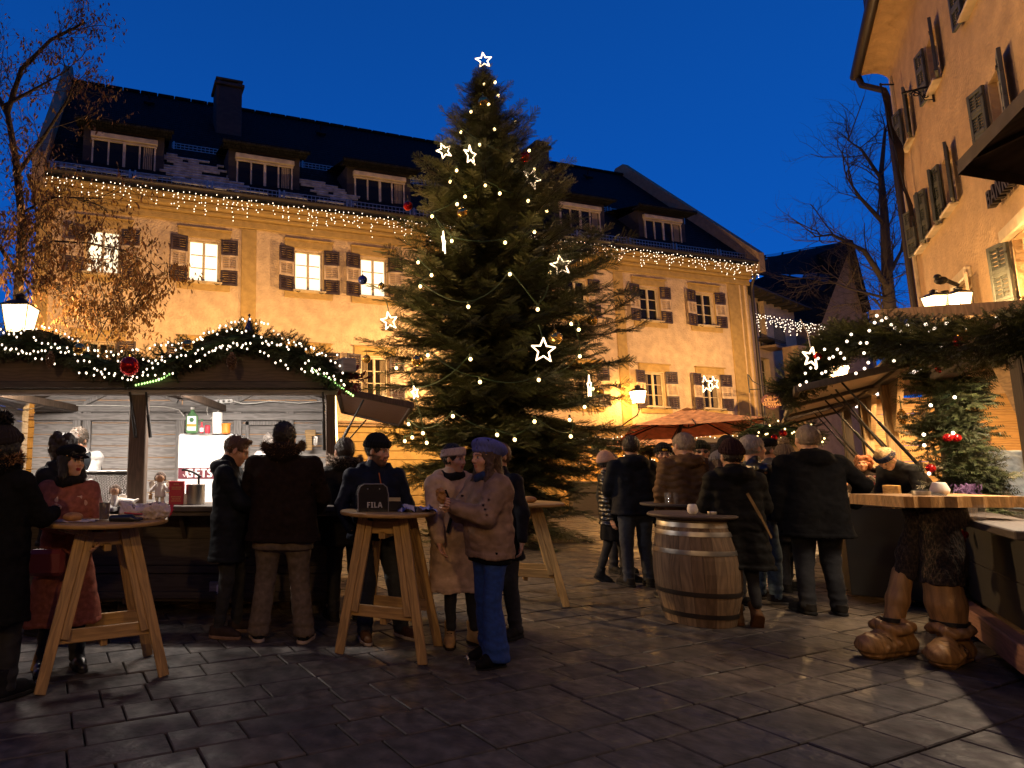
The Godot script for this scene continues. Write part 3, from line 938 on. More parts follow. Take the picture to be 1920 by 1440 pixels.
	# roof vents
	for q in [[-11.3, 14.9], [-4.6, 14.7], [2.4, 14.6], [8.6, 14.8]]:
		var vv := MB.new()
		var zz: float = 0.55 - (q[1] - ey) / slope
		vv.box(Vector3(q[0], q[1] + 0.08, zz + 0.08), Vector3(0.4, 0.1, 0.3), Basis(Vector3.RIGHT, 0.82), 0.02)
		vv.tube([Vector3(q[0], q[1], zz), Vector3(q[0], q[1] + 0.45, zz + 0.1)], 0.03, 6)
		part(root, "roof_vent", vv.mesh(), M.slate)
	var dp := MB.new()
	dp.tube([Vector3(11.75, 9.35, 0.66), Vector3(11.8, 9.1, 0.6), Vector3(11.98, 8.7, 0.2), Vector3(12.02, 8.4, 0.12), Vector3(12.02, 0.2, 0.12)], 0.06, 8)
	part(root, "downpipe", dp.mesh(), M.gutter)
	icicles("icicle_lights", "long curtain of icicle lights along the eave of the yellow house", xf * Vector3(-14.2, 9.30, 0.68), xf * Vector3(11.85, 9.30, 0.68), 0.15, 0.8, 0.0145)

func star_mesh(R: float, r: float, w: float) -> ArrayMesh:
	# a star bent from a rope of light: thick glowing outline
	var m := MB.new()
	var pts := []
	for k in 11:
		var a := PI / 2 + TAU * k / 10.0
		pts.append(Vector3(cos(a), sin(a), 0) * (R if k % 2 == 0 else r))
	for k in 10:
		m.tube([pts[k], pts[k + 1]], w * 0.5, 6)
		m.ball(pts[k], Vector3.ONE * w * 0.55, 6, 4)
	return m.mesh()

func bank_house() -> void:
	var az := deg_to_rad(36.3)
	var X := -Vector3(sin(az), 0, -cos(az))
	var o0 := at(1715, 872, 16.5)
	var root := thing("bank_house", "tall ochre house at the right with grey louvred shutters and raised letters", "house")
	root.transform = frame(X, Vector3.UP, Vector3(o0.x, 0, o0.z))
	var wins := []
	for x in [4.35, 6.95, 9.6]: wins.append([x, 9.15, 0.72, 1.0])
	for x in [4.3, 5.58, 6.88, 10.0]: wins.append([x, 6.75, 0.72, 1.0])
	for x in [6.95, 10.15]: wins.append([x, 4.15, 0.80 if x < 8 else 1.0, 1.25])
	var holes := []
	for w in wins: holes.append(Rect2(w[0] - w[2] / 2, w[1] - w[3] / 2, w[2], w[3]))
	part(root, "wall", wall_holes(3.2, 16.5, 0.0, 11.1, holes, 0.3).mesh(), M.plaster_bank)
	var b := MB.new()
	b.box(Vector3(9.85, 5.5, -5.0), Vector3(13.25, 11.0, 9.3))
	part(root, "rear_wall", b.mesh(), M.plaster_bank)
	var n := 0
	for w in wins:
		var o := window(root, w[0], w[1], w[2], w[3], M.dark_glass, M.frame_paint, 2, 2, -0.13)
		var s := MB.new()
		s.box(Vector3(w[0], w[1] - w[3] / 2 - 0.03, 0.04), Vector3(w[2] + 0.1, 0.05, 0.16), Basis.IDENTITY, 0.01)
		if w[1] < 5:
			var li := MB.new()
			li.box(Vector3(w[0], w[1] + w[3] / 2 + 0.1, 0.05), Vector3(w[2] + 0.3, 0.2, 0.1), Basis.IDENTITY, 0.02)
			part(root, "lintel", li.mesh(), M.frame_paint)
		part(root, "sill", s.mesh(), M.frame_paint)
		var sm := [M.shutter_pale] if w[1] < 5 and n % 2 else [M.shutter_grey]
		var sw := 0.36 if w[1] > 5 else 0.42
		for sd in [-1.0, 1.0]:
			if w[1] < 5 and w[0] < 8 and sd < 0: continue
			shutter(root, w[0] + sd * (w[2] / 2 + 0.02), w[1], sw, w[3] + 0.06, sd, 0.20 + rng.randf_range(-0.08, 0.12), sm)
		n += 1
	var c := MB.new()
	# hollow cornice under the eave
	for k in 6:
		var a0 := PI / 2 * k / 6.0
		var a1 := PI / 2 * (k + 1) / 6.0
		c.poly([Vector3(3.1, 10.75 + 0.4 * sin(a0), 0.45 - 0.45 * cos(a0)), Vector3(16.6, 10.75 + 0.4 * sin(a0), 0.45 - 0.45 * cos(a0)), Vector3(16.6, 10.75 + 0.4 * sin(a1), 0.45 - 0.45 * cos(a1)), Vector3(3.1, 10.75 + 0.4 * sin(a1), 0.45 - 0.45 * cos(a1))], Vector3(0, -1, 1))
	c.box(Vector3(9.85, 11.2, 0.2), Vector3(13.5, 0.1, 0.6))
	part(root, "cornice", c.mesh(), M.plaster_bank)
	c = MB.new()
	c.tube([Vector3(2.9, 11.28, 0.58), Vector3(16.6, 11.28, 0.58)], 0.12, 10)
	part(root, "gutter", c.mesh(), M.gutter)
	c = MB.new()
	c.poly([Vector3(2.9, 11.28, 0.6), Vector3(16.6, 11.28, 0.6), Vector3(16.6, 16.2, -4.8), Vector3(2.9, 16.2, -4.8)], Vector3(0, 1, 1))
	c.poly([Vector3(2.9, 11.28, -10.2), Vector3(16.6, 11.28, -10.2), Vector3(16.6, 16.2, -4.8), Vector3(2.9, 16.2, -4.8)], Vector3(0, 1, -1))
	c.poly([Vector3(3.2, 11.1, 0), Vector3(3.2, 16.1, -4.8), Vector3(3.2, 11.1, -9.6)], Vector3.LEFT)
	part(root, "roof", c.mesh(), M.slate)
	c = MB.new()
	c.box(Vector3(3.4, 12.9, -0.35), Vector3(1.3, 2.6, 1.2), Basis.IDENTITY, 0.03)
	part(root, "dormer", c.mesh(), M.roof_wood)
	c = MB.new()
	c.tube([Vector3(2.98, 11.2, 0.55), Vector3(3.0, 10.95, 0.5), Vector3(3.14, 10.6, 0.14), Vector3(3.14, 10.4, 0.1), Vector3(3.14, 0.2, 0.1)], 0.07, 8)
	part(root, "downpipe", c.mesh(), M.gutter)
	c = MB.new()
	c.box(Vector3(3.34, 5.5, 0.03), Vector3(0.12, 10.6, 0.06), Basis.IDENTITY, 0.01)
	part(root, "corner_moulding", c.mesh(), M.frame_paint)
	var t := letters("BANKHAUS", 64, 0.36, 0.09)
	part(root, "raised_letters", t, M.letters_dark, Transform3D(Basis.IDENTITY, Vector3(10.35, 5.50, 0.1)))
	# scrolled iron bracket under an upper window
	c = MB.new()
	c.tube([Vector3(6.72, 8.85, 0.02), Vector3(6.72, 8.45, 0.02)], 0.018, 6)
	c.tube([Vector3(6.72, 8.78, 0.02), Vector3(6.72, 8.79, 0.45)], 0.022, 6)
	for q in [[0.25, 8.70, 0.075], [0.12, 8.6, 0.05]]:
		var sp := []
		for k in 20:
			var a := 0.45 * k
			var rr: float = q[2] * (1.0 - k / 24.0)
			sp.append(Vector3(6.72, q[1] + sin(a) * rr, q[0] + cos(a) * rr))
		c.tube(sp, 0.012, 5)
	c.tube([Vector3(6.72, 8.5, 0.03), Vector3(6.72, 8.53, 0.14), Vector3(6.72, 8.68, 0.2), Vector3(6.72, 8.78, 0.3)], 0.013, 5)
	part(root, "iron_bracket", c.mesh(), M.iron)

func corner_houses() -> void:
	# the house that steps back beyond the yellow one
	var az := deg_to_rad(55.0)
	var X := Vector3(sin(az), 0, -cos(az))
	var o0 := at(1402, 872, 25.2)
	var xf := frame(X, Vector3.UP, Vector3(o0.x, 0, o0.z))
	var root := thing("side_house", "narrow house set back behind the sign, with a small balcony and roof of skylights", "house")
	root.transform = xf
	var loc := func(u, v) -> Vector2:
		var n: Vector3 = xf.basis.z
		var p := at(u, v, 1.0) - Vector3(0, EYE, 0)
		var t := (xf.origin - Vector3(0, EYE, 0)).dot(n) / p.dot(n)
		var q: Vector3 = xf.affine_inverse() * (p * t + Vector3(0, EYE, 0))
		return Vector2(q.x, q.y)
	var d0: Vector2 = loc.call(1426, 650)
	var d1: Vector2 = loc.call(1441, 568)
	var w0: Vector2 = loc.call(1433, 742)
	var w1: Vector2 = loc.call(1453, 676)
	var dr := Rect2(d0.x, d0.y, 0.85, d1.y - d0.y)
	var wr := Rect2(w0.x, w0.y, 0.95, w1.y - w0.y)
	var dep := loc.call(1500, 700).x as float
	part(root, "wall", wall_holes(0, dep, 0, 9.0, [dr, wr], 0.35).mesh(), M.plaster)
	window(root, dr.get_center().x, dr.get_center().y, dr.size.x, dr.size.y, M.dark_glass, M.frame_paint, 4, 2, -0.2)
	window(root, wr.get_center().x, wr.get_center().y, wr.size.x, wr.size.y, M.dark_glass, M.frame_paint, 3, 2, -0.2)
	var m := MB.new()
	m.box(Vector3(dep / 2 - 0.3, 4.5, -3.4), Vector3(dep - 0.7, 8.9, 6.0))
	part(root, "rear_wall", m.mesh(), M.plaster_dull)
	m = MB.new()
	m.box(Vector3(wr.get_center().x + 0.2, wr.end.y + 0.75, 0.2), Vector3(2.0, 0.12, 0.5), Basis.IDENTITY, 0.03)
	part(root, "door_hood", m.mesh(), M.roof_wood)
	m = MB.new()
	m.box(Vector3(dr.get_center().x + 0.1, dr.position.y - 0.05, 0.3), Vector3(1.3, 0.1, 0.6))
	part(root, "balcony", m.mesh(), M.plaster_dull)
	m = MB.new()
	for k in 12: m.bar(Vector3(dr.get_center().x - 0.5 + k * 0.11, dr.position.y, 0.58), Vector3(dr.get_center().x - 0.5 + k * 0.11, dr.position.y + 0.95, 0.58), 0.02, 0.02)
	for q in [0.08, 0.95]: m.bar(Vector3(dr.get_center().x - 0.55, dr.position.y + q, 0.58), Vector3(dr.get_center().x + 0.78, dr.position.y + q, 0.58), 0.03, 0.03)
	part(root, "railing", m.mesh(), M.iron)
	m = MB.new()
	m.poly([Vector3(-0.3, 8.9, 0.7), Vector3(dep, 8.9, 0.7), Vector3(dep, 9.5, -0.2), Vector3(-0.3, 9.5, -0.2)], Vector3(0, 1, 0.3))
	m.box(Vector3(dep / 2 - 0.1, 8.88, 0.35), Vector3(dep + 0.3, 0.06, 0.75))
	for k in 8: m.box(Vector3(dep * k / 8.0 + 0.2, 8.8, 0.3), Vector3(0.1, 0.12, 0.66))
	part(root, "eave", m.mesh(), M.roof_wood)
	m = MB.new()
	var z := 31.0
	var g := [at(1400, 510, 26.0), at(1545, 545, 28.0), at(1592, 452, 34.0), at(1398, 484, 31.0)]
	m.poly([xf.affine_inverse() * g[0], xf.affine_inverse() * g[1], xf.affine_inverse() * g[2], xf.affine_inverse() * g[3]], Vector3.UP)
	part(root, "roof", m.mesh(), M.slate)
	var up_ := (g[3] - g[0]).cross(g[1] - g[0]).normalized() as Vector3
	up_ = up_ * 0.10 * signf(up_.y)
	for r in 4:
		for c in 6:
			var q := []
			for e in [[0.0, 0.0], [1.0, 0.0], [1.0, 1.0], [0.0, 1.0]]:
				var fu: float = (c + 0.06 + 0.88 * e[0]) / 6.0
				var fv: float = 0.08 + (r + 0.1 + 0.62 * e[1]) / 4.0 * 0.9
				var lo: Vector3 = g[0].lerp(g[1], fu)
				var hi: Vector3 = g[3].lerp(g[2], fu)
				q.append(xf.affine_inverse() * (lo.lerp(hi, fv) + up_))
			m = MB.new()
			m.poly(q, Vector3.UP)
			part(root, "skylight", m.mesh(), M.sky_glass if M.has("sky_glass") else mat("sky_glass", Color(0.62, 0.66, 0.72), 0.12, 0.9))
	# the dark gable to its right
	var g2 := thing("gable_house", "dark brown gabled house behind the right garland", "house", Vector3.ZERO)
	m = MB.new()
	var zz := 29.0
	var poly := []
	for q in [[1505, 880], [1660, 880], [1640, 640], [1622, 575], [1590, 455], [1570, 505], [1535, 600]]:
		var p := at(q[0], q[1], zz)
		poly.append(Vector2(p.x, maxf(p.y, 0.0)))
	m.prism(poly, -7.0, 0.0, Transform3D(Basis.IDENTITY, Vector3(0, 0, -zz)))
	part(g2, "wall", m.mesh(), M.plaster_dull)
	m = MB.new()
	var ap := at(1591, 452, zz - 0.2)
	for q in [[1626, 585], [1533, 605]]:
		var e := at(q[0], q[1], zz - 0.2)
		m.poly([ap, ap + Vector3(0, 0.0, -7.2), e + Vector3(0, 0, -7.2), e], Vector3(1.0 if q[0] > 1591 else -1.0, 1, 0))
		m.bar(ap, e, 0.3, 0.16)
	part(g2, "roof", m.mesh(), M.slate)
	# a wall that closes the lane
	var g3 := thing("lane_house", "low ochre house front closing the lane beside the dark gable", "house", Vector3.ZERO)
	m = MB.new()
	var a := at(1496, 872, 26.5)
	var b := at(1580, 872, 25.0)
	m.box(Vector3((a.x + b.x) / 2 + 1.2, 3.2, (a.z + b.z) / 2 - 0.5), Vector3(5.0, 6.4, 0.6), Basis(Vector3.UP, 0.4))
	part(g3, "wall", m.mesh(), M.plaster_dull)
	icicles("icicle_lights", "short icicle light curtain above the door hood of the side house", xf * Vector3(0.2, wr.end.y + 1.55, 0.6), xf * Vector3(dep - 0.3, wr.end.y + 1.75, 1.2), 0.2, 0.8, 0.018)
	icicles("icicle_lights", "small icicle light curtain hanging across the lane behind the right garland", at(1534, 626, 22.0), at(1578, 622, 21.5), 0.18, 0.6, 0.017)
	# unseen houses behind and beside the viewer, placed to block the low sky
	for q in [["plain house closing the square behind the viewer", Vector3(2, 0, 13.0), PI, 34.0, 11.0], ["plain house closing the square beyond the left edge", Vector3(-14.5, 0, 0.5), PI / 2, 26.0, 10.0]]:
		var bh := thing("sky_blocking_house", q[0], "house", q[1], q[2])
		var hl := []
		var hw: float = q[3] / 2
		for n in int(q[3] / 3.4):
			for y in [2.6, 5.6, 8.4]: hl.append(Rect2(-hw + 1.2 + n * 3.4, y - 0.7, 1.0, 1.4))
		part(bh, "wall", wall_holes(-hw, hw, 0, q[4], hl, 0.3).mesh(), M.plaster_bank)
		for hr in hl: window(bh, hr.get_center().x, hr.get_center().y, 1.0, 1.4, M.dark_glass, M.frame_paint, 1, 2)
		m = MB.new()
		m.prism([Vector2(0.5, q[4]), Vector2(-4.5, q[4] + 5.0), Vector2(-9.5, q[4])], -hw, hw, Transform3D(Basis(Vector3.BACK, Vector3.UP, Vector3.LEFT), Vector3.ZERO))
		part(bh, "roof", m.mesh(), M.slate)
	# hotel sign on its bracket
	var sp := at(1446, 752, 22.0)
	var sg := thing("hanging_sign", "maroon oval hotel sign hanging from an iron bracket over the lane", "sign", sp, 0.0)
	m = MB.new()
	var ol := []
	for k in 32:
		var an := TAU * k / 32.0
		var rr := 1.0 + 0.05 * cos(an * 4.0)
		ol.append(Vector2(cos(an) * 0.36 * rr, sin(an) * 0.29 * rr))
	m.prism(ol, -0.02, 0.02)
	part(sg, "board", m.mesh(), M.maroon_sign)
	for q in [["HOTEL", 0.15, 0.09], ["CELLA", 0.03, 0.17], ["CENTRAL", -0.11, 0.15], ["* * * *", -0.235, 0.10]]:
		part(sg, "letters", letters(q[0], 48, q[2], 0.012, false, true), M.gold_letters, Transform3D(Basis.IDENTITY, Vector3(0, q[1], 0.03)))
	m = MB.new()
	m.tube([Vector3(-0.75, 0.42, 0), Vector3(0.5, 0.46, 0)], 0.018, 6)
	m.tube([Vector3(-0.72, 0.95, 0), Vector3(-0.6, 0.72, 0), Vector3(-0.3, 0.55, 0), Vector3(0.1, 0.46, 0)], 0.016, 6)
	m.tube([Vector3(-0.75, 0.98, 0), Vector3(-0.75, 0.3, 0)], 0.02, 6)
	for sd in [-1, 1]: m.tube([Vector3(sd * 0.14, 0.45, 0), Vector3(sd * 0.17, 0.24, 0)], 0.01, 5)
	part(sg, "bracket", m.mesh(), M.iron)

func planks(root: Node3D, called: String, x0: float, x1: float, y0: float, y1: float, hgt: float, material: Material, xf: Transform3D, gap := 0.006) -> void:
	# boards laid one above the other in the x,y plane of xf, each a piece of its own
	var n := maxi(1, int(round((y1 - y0) / hgt)))
	var hh := (y1 - y0) / n
	var m := MB.new()
	m.box(Vector3.ZERO, Vector3(x1 - x0, hh - gap, 0.022), Basis.IDENTITY, 0.004)
	var me := m.mesh()
	for k in n:
		part(root, "plank", me, material, xf * Transform3D(Basis(Vector3.RIGHT, rng.randf_range(-0.012, 0.012)), Vector3((x0 + x1) / 2 + rng.randf_range(-0.002, 0.002), y0 + hh * (k + 0.5), rng.randf_range(-0.003, 0.003))))

func strut(root: Node3D, a: Vector3, b: Vector3) -> void:
	var m := MB.new()
	var c := a.lerp(b, 0.5)
	m.tube([a, c], 0.011, 7)
	m.tube([c, b], 0.018, 7)
	part(root, "gas_strut", m.mesh(), M.iron)

func left_stall() -> void:
	var root := thing("market_stall", "grey wooden market stall with two arched gables and brightly lit inside", "market stall", Vector3(-1.88, 0, -6.4))
	# local: x across, z towards the viewer, front plane at z = 0
	var I := Transform3D.IDENTITY
	for q in [[0.10, 0.18], [2.10, 0.10], [-2.05, 0.16]]:
		var m := MB.new()
		m.box(Vector3(q[0], 1.24, -0.05), Vector3(q[1], 2.24, 0.12), Basis.IDENTITY, 0.008)
		part(root, "post", m.mesh(), M.wood_brown_v)
	var m := MB.new()
	m.box(Vector3(0.02, 2.325, 0.0), Vector3(4.36, 0.075, 0.16), Basis.IDENTITY, 0.01)
	part(root, "front_beam", m.mesh(), M.wood_dark_u)
	m = MB.new()
	m.box(Vector3(0.02, 2.255, -0.03), Vector3(4.3, 0.06, 0.1), Basis.IDENTITY, 0.008)
	part(root, "front_beam", m.mesh(), M.wood_grey_u)
	# arched gable boards
	for cx in [-1.0, 1.10]:
		var o := []
		var hw := 1.06
		for k in 25:
			var t := -1.0 + 2.0 * k / 24.0
			o.append(Vector2(-t * hw, 2.365 + 0.10 + 0.44 * (0.5 + 0.5 * cos(t * PI))))
		o.append(Vector2(-hw, 2.365)); o.append(Vector2(hw, 2.365))
		m = MB.new()
		m.prism(o, 0.0, 0.03, Transform3D(Basis.IDENTITY, Vector3(cx, 0, 0.02)))
		part(root, "gable_board", m.mesh(), M.wood_brown_u)
		# the vaulted roof behind it
		m = MB.new()
		for k in 24:
			var a: Vector2 = o[k]
			var b: Vector2 = o[k + 1]
			m.poly([Vector3(cx + a.x, a.y, 0.1), Vector3(cx + b.x, b.y, 0.1), Vector3(cx + b.x, b.y, -2.6), Vector3(cx + a.x, a.y, -2.6)], Vector3.UP)
			m.poly([Vector3(cx + a.x, a.y - 0.03, 0.1), Vector3(cx + b.x, b.y - 0.03, 0.1), Vector3(cx + b.x, b.y - 0.03, -2.6), Vector3(cx + a.x, a.y - 0.03, -2.6)], Vector3.DOWN)
		part(root, "vault_roof", m.mesh(), M.wood_brown_u)
		m = MB.new()
		m.bar(Vector3(cx - 0.75, 2.32, -0.1), Vector3(cx - 0.42, 2.30, -2.45), 0.07, 0.09, 0.006)
		part(root, "tie_beam", m.mesh(), M.wood_brown_v)
		m = MB.new()
		m.bar(Vector3(cx - 0.35, 2.36, -2.38), Vector3(cx + 0.35, 2.7, -2.38), 0.07, 0.06, 0.006)
		m.bar(Vector3(cx + 0.35, 2.7, -2.38), Vector3(cx + 1.0, 2.4, -2.38), 0.07, 0.06, 0.006)
		part(root, "rafter", m.mesh(), M.wood_grey_v)
	# back wall: boards between posts and rails
	var back := Transform3D(Basis.IDENTITY, Vector3(0, 0, -2.42))
	planks(root, "plank", -2.05, 0.05, 0.3, 2.75, 0.165, M.wood_grey_u, back)
	planks(root, "plank", 0.06, 2.12, 0.3, 2.75, 0.165, M.wood_grey_u, back)
	for x in [-1.42, -1.28, 0.05, 0.86, 1.60]:
		m = MB.new()
		m.box(Vector3(x, 1.3, -2.375), Vector3(0.12, 2.1, 0.05), Basis.IDENTITY, 0.006)
		part(root, "wall_post", m.mesh(), M.wood_grey_v)
	for y in [2.30, 2.18]:
		m = MB.new()
		m.box(Vector3(0.03, y, -2.365), Vector3(4.12, 0.10, 0.06), Basis.IDENTITY, 0.006)
		part(root, "wall_rail", m.mesh(), M.wood_grey_u)
	# side door set in the back wall
	m = MB.new()
	for q in [[1.0, 0.05], [1.5, 0.05]]: m.box(Vector3(q[0], 1.2, -2.38), Vector3(q[1], 1.85, 0.05), Basis.IDENTITY, 0.005)
	m.box(Vector3(1.25, 2.09, -2.38), Vector3(0.55, 0.06, 0.05), Basis.IDENTITY, 0.005)
	part(root, "door_frame", m.mesh(), M.wood_grey_v)
	# floor, side walls
	m = MB.new()
	m.box(Vector3(0.02, 0.22, -1.2), Vector3(4.3, 0.06, 2.5))
	part(root, "floor", m.mesh(), M.wood_dark_u)
	for sd in [-1.0, 1.0]:
		var wx := Transform3D(Basis(Vector3.UP, PI / 2), Vector3(-2.16 if sd < 0 else 2.16, 0, 0))
		planks(root, "plank", 0.0, 2.45, 0.3, 1.15 if sd > 0 else 2.6, 0.17, M.wood_grey_u, wx)
	m = MB.new()
	m.box(Vector3(2.16, 1.3, -2.4), Vector3(0.1, 2.2, 0.12), Basis.IDENTITY, 0.006)
	m.box(Vector3(2.16, 2.36, -1.2), Vector3(0.08, 0.1, 2.4), Basis.IDENTITY, 0.006)
	part(root, "post", m.mesh(), M.wood_grey_v)
	# front panels, plinth, counter
	for q in [[-2.1, 0.0], [0.01, 2.14]]:
		planks(root, "plank", q[0], q[1], 0.5, 1.03, 0.265, M.wood_dark_u, Transform3D(Basis.IDENTITY, Vector3(0, 0, -0.01)), 0.002)
	m = MB.new()
	m.box(Vector3(0.02, 0.46, 0.0), Vector3(4.36, 0.07, 0.03), Basis.IDENTITY, 0.003)
	part(root, "front_rail", m.mesh(), M.wood_dark_u)
	m = MB.new()
	m.box(Vector3(0.02, 0.66, -0.055), Vector3(4.3, 0.78, 0.04))  # added behind the planks to stop lamp light leaking through the gaps
	part(root, "light_stop_board", m.mesh(), M.wood_dark_u)
	m = MB.new()
	m.box(Vector3(0.02, 0.28, -0.03), Vector3(4.3, 0.27, 0.06), Basis.IDENTITY, 0.006)
	part(root, "plinth", m.mesh(), M.wood_dark_u)
	for x in [-1.9, 0.02, 1.95]:
		for z in [-0.25, -2.2]:
			m = MB.new()
			m.box(Vector3(x, 0.075, z), Vector3(0.2, 0.15, 0.2))
			part(root, "foot", m.mesh(), M.wood_dark_v)
	m = MB.new()
	m.box(Vector3(-1.02, 1.075, 0.06), Vector3(2.04, 0.045, 0.62), Basis.IDENTITY, 0.008)
	part(root, "counter", m.mesh(), M.wood_grey_u)
	m = MB.new()
	m.box(Vector3(1.13, 1.085, 0.08), Vector3(2.1, 0.055, 0.66), Basis.IDENTITY, 0.008)
	m.box(Vector3(1.13, 1.035, 0.36), Vector3(2.1, 0.04, 0.04), Basis.IDENTITY, 0.006)
	part(root, "counter", m.mesh(), M.wood_dark_u)
	for x in [-1.5, -0.4, 0.62, 1.7]:
		m = MB.new()
		m.prism([Vector2(0, 0.76), Vector2(0.30, 1.03), Vector2(0.30, 1.05), Vector2(0, 1.05)], -0.02, 0.02, Transform3D(Basis(Vector3.BACK, Vector3.UP, Vector3.LEFT), Vector3(x, 0, 0.0)))
		part(root, "counter_bracket", m.mesh(), M.wood_dark_v)
	strut(root, Vector3(0.02, 2.25, 0.06), Vector3(0.09, 1.78, 0.02))
	strut(root, Vector3(0.19, 2.25, 0.06), Vector3(0.24, 1.78, 0.02))
	strut(root, Vector3(2.02, 2.25, 0.06), Vector3(2.035, 1.65, 0.02))
	m = MB.new()
	m.box(Vector3(0.98, 0.27, 0.012), Vector3(0.20, 0.15, 0.03), Basis.IDENTITY, 0.008)
	part(root, "socket_plate", m.mesh(), M.wood_grey_u)
	m = MB.new()
	m.box(Vector3(0.98, 0.27, 0.035), Vector3(0.05, 0.09, 0.03), Basis.IDENTITY, 0.006)
	part(root, "socket", m.mesh(), M.white_paint)
	# the hatch at the right side, propped open
	m = MB.new()
	var h0 := at(633, 733, 6.72) - root.position
	var h1 := at(772, 762, 6.88) - root.position
	var h2 := at(749, 797, 9.0) - root.position
	var h3 := at(642, 772, 8.95) - root.position
	var up := Vector3(0.08, 1, 0).normalized() * 0.035
	m.poly([h0, h1, h2, h3], Vector3.DOWN)
	m.poly([h0 + up, h1 + up, h2 + up, h3 + up], Vector3.UP)
	var hatch := part(root, "side_hatch", m.mesh(), M.wood_red_u)
	m = MB.new()
	for q in [[h0, h1], [h1, h2], [h2, h3], [h3, h0]]: m.bar(q[0] + up * 0.3, q[1] + up * 0.3, 0.05, 0.07, 0.006)
	part(hatch, "frame", m.mesh(), M.wood_brown_v)
	strut(root, h0.lerp(h1, 0.35) - up, Vector3(2.16, 1.62, -0.42))
	strut(root, h3.lerp(h2, 0.42) - up, Vector3(2.16, 1.55, -2.2))
	m = MB.new()
	m.box(Vector3(2.17, 2.50, 0.05), Vector3(0.16, 0.14, 0.5), Basis(Vector3.UP, 0.5), 0.01)
	part(root, "beam_end", m.mesh(), M.wood_grey_u)
	var tb := MB.new()
	tb.tube([Vector3(2.15, 2.3, -0.12), Vector3(2.19, 1.3, -0.12)], 0.012, 6)
	part(root, "rope_light", tb.mesh(), M.bulb_warm)
	# unseen lamps behind the front beam, placed to light the stall inside
	for x in [-1.0, 1.1]:
		tb = MB.new()
		tb.tube([Vector3(x - 0.6, 2.40, -0.14), Vector3(x + 0.6, 2.40, -0.14)], 0.018, 8)
		part(root, "unseen_lamp_tube", tb.mesh(), M.tube_glow)
		var l := AreaLight3D.new()
		l.name = "unseen_stall_lamp"
		l.area_size = Vector2(1.2, 0.06)
		l.light_color = Color(1.0, 0.94, 0.88); l.light_energy = 11.0; l.area_range = 20.0; l.area_attenuation = 2.0; l.shadow_enabled = true
		add_child(l, true)
		l.position = root.position + Vector3(x, 2.36, -0.30)
		l.rotation = Vector3(-1.25, 0, 0)

func flap(called: String, label: String, a: Vector3, b: Vector3, c: Vector3, d: Vector3, posts: Array) -> void:
	# a-b hinge, c-d outer edge
	var root := thing(called, label, "awning flap", a, 0.0, "flaps of the right stall")
	var m := MB.new()
	var up := Vector3.UP * 0.03
	var q := [a - a, b - a, c - a, d - a]
	m.poly(q, Vector3.DOWN)
	m.poly([q[0] + up, q[1] + up, q[2] + up, q[3] + up], Vector3.UP)
	part(root, "panel", m.mesh(), M.flap_panel)
	for k in 4:
		m = MB.new()
		m.bar(q[k] - up * 0.2, q[(k + 1) % 4] - up * 0.2, 0.055, 0.08, 0.006)
		part(root, "frame_bar", m.mesh(), M.wood_dark_v)
	for p in posts:
		strut(root, q[0].lerp(q[1], p[0]).lerp(q[3].lerp(q[2], p[0]), 0.55) - up, p[1] - a)

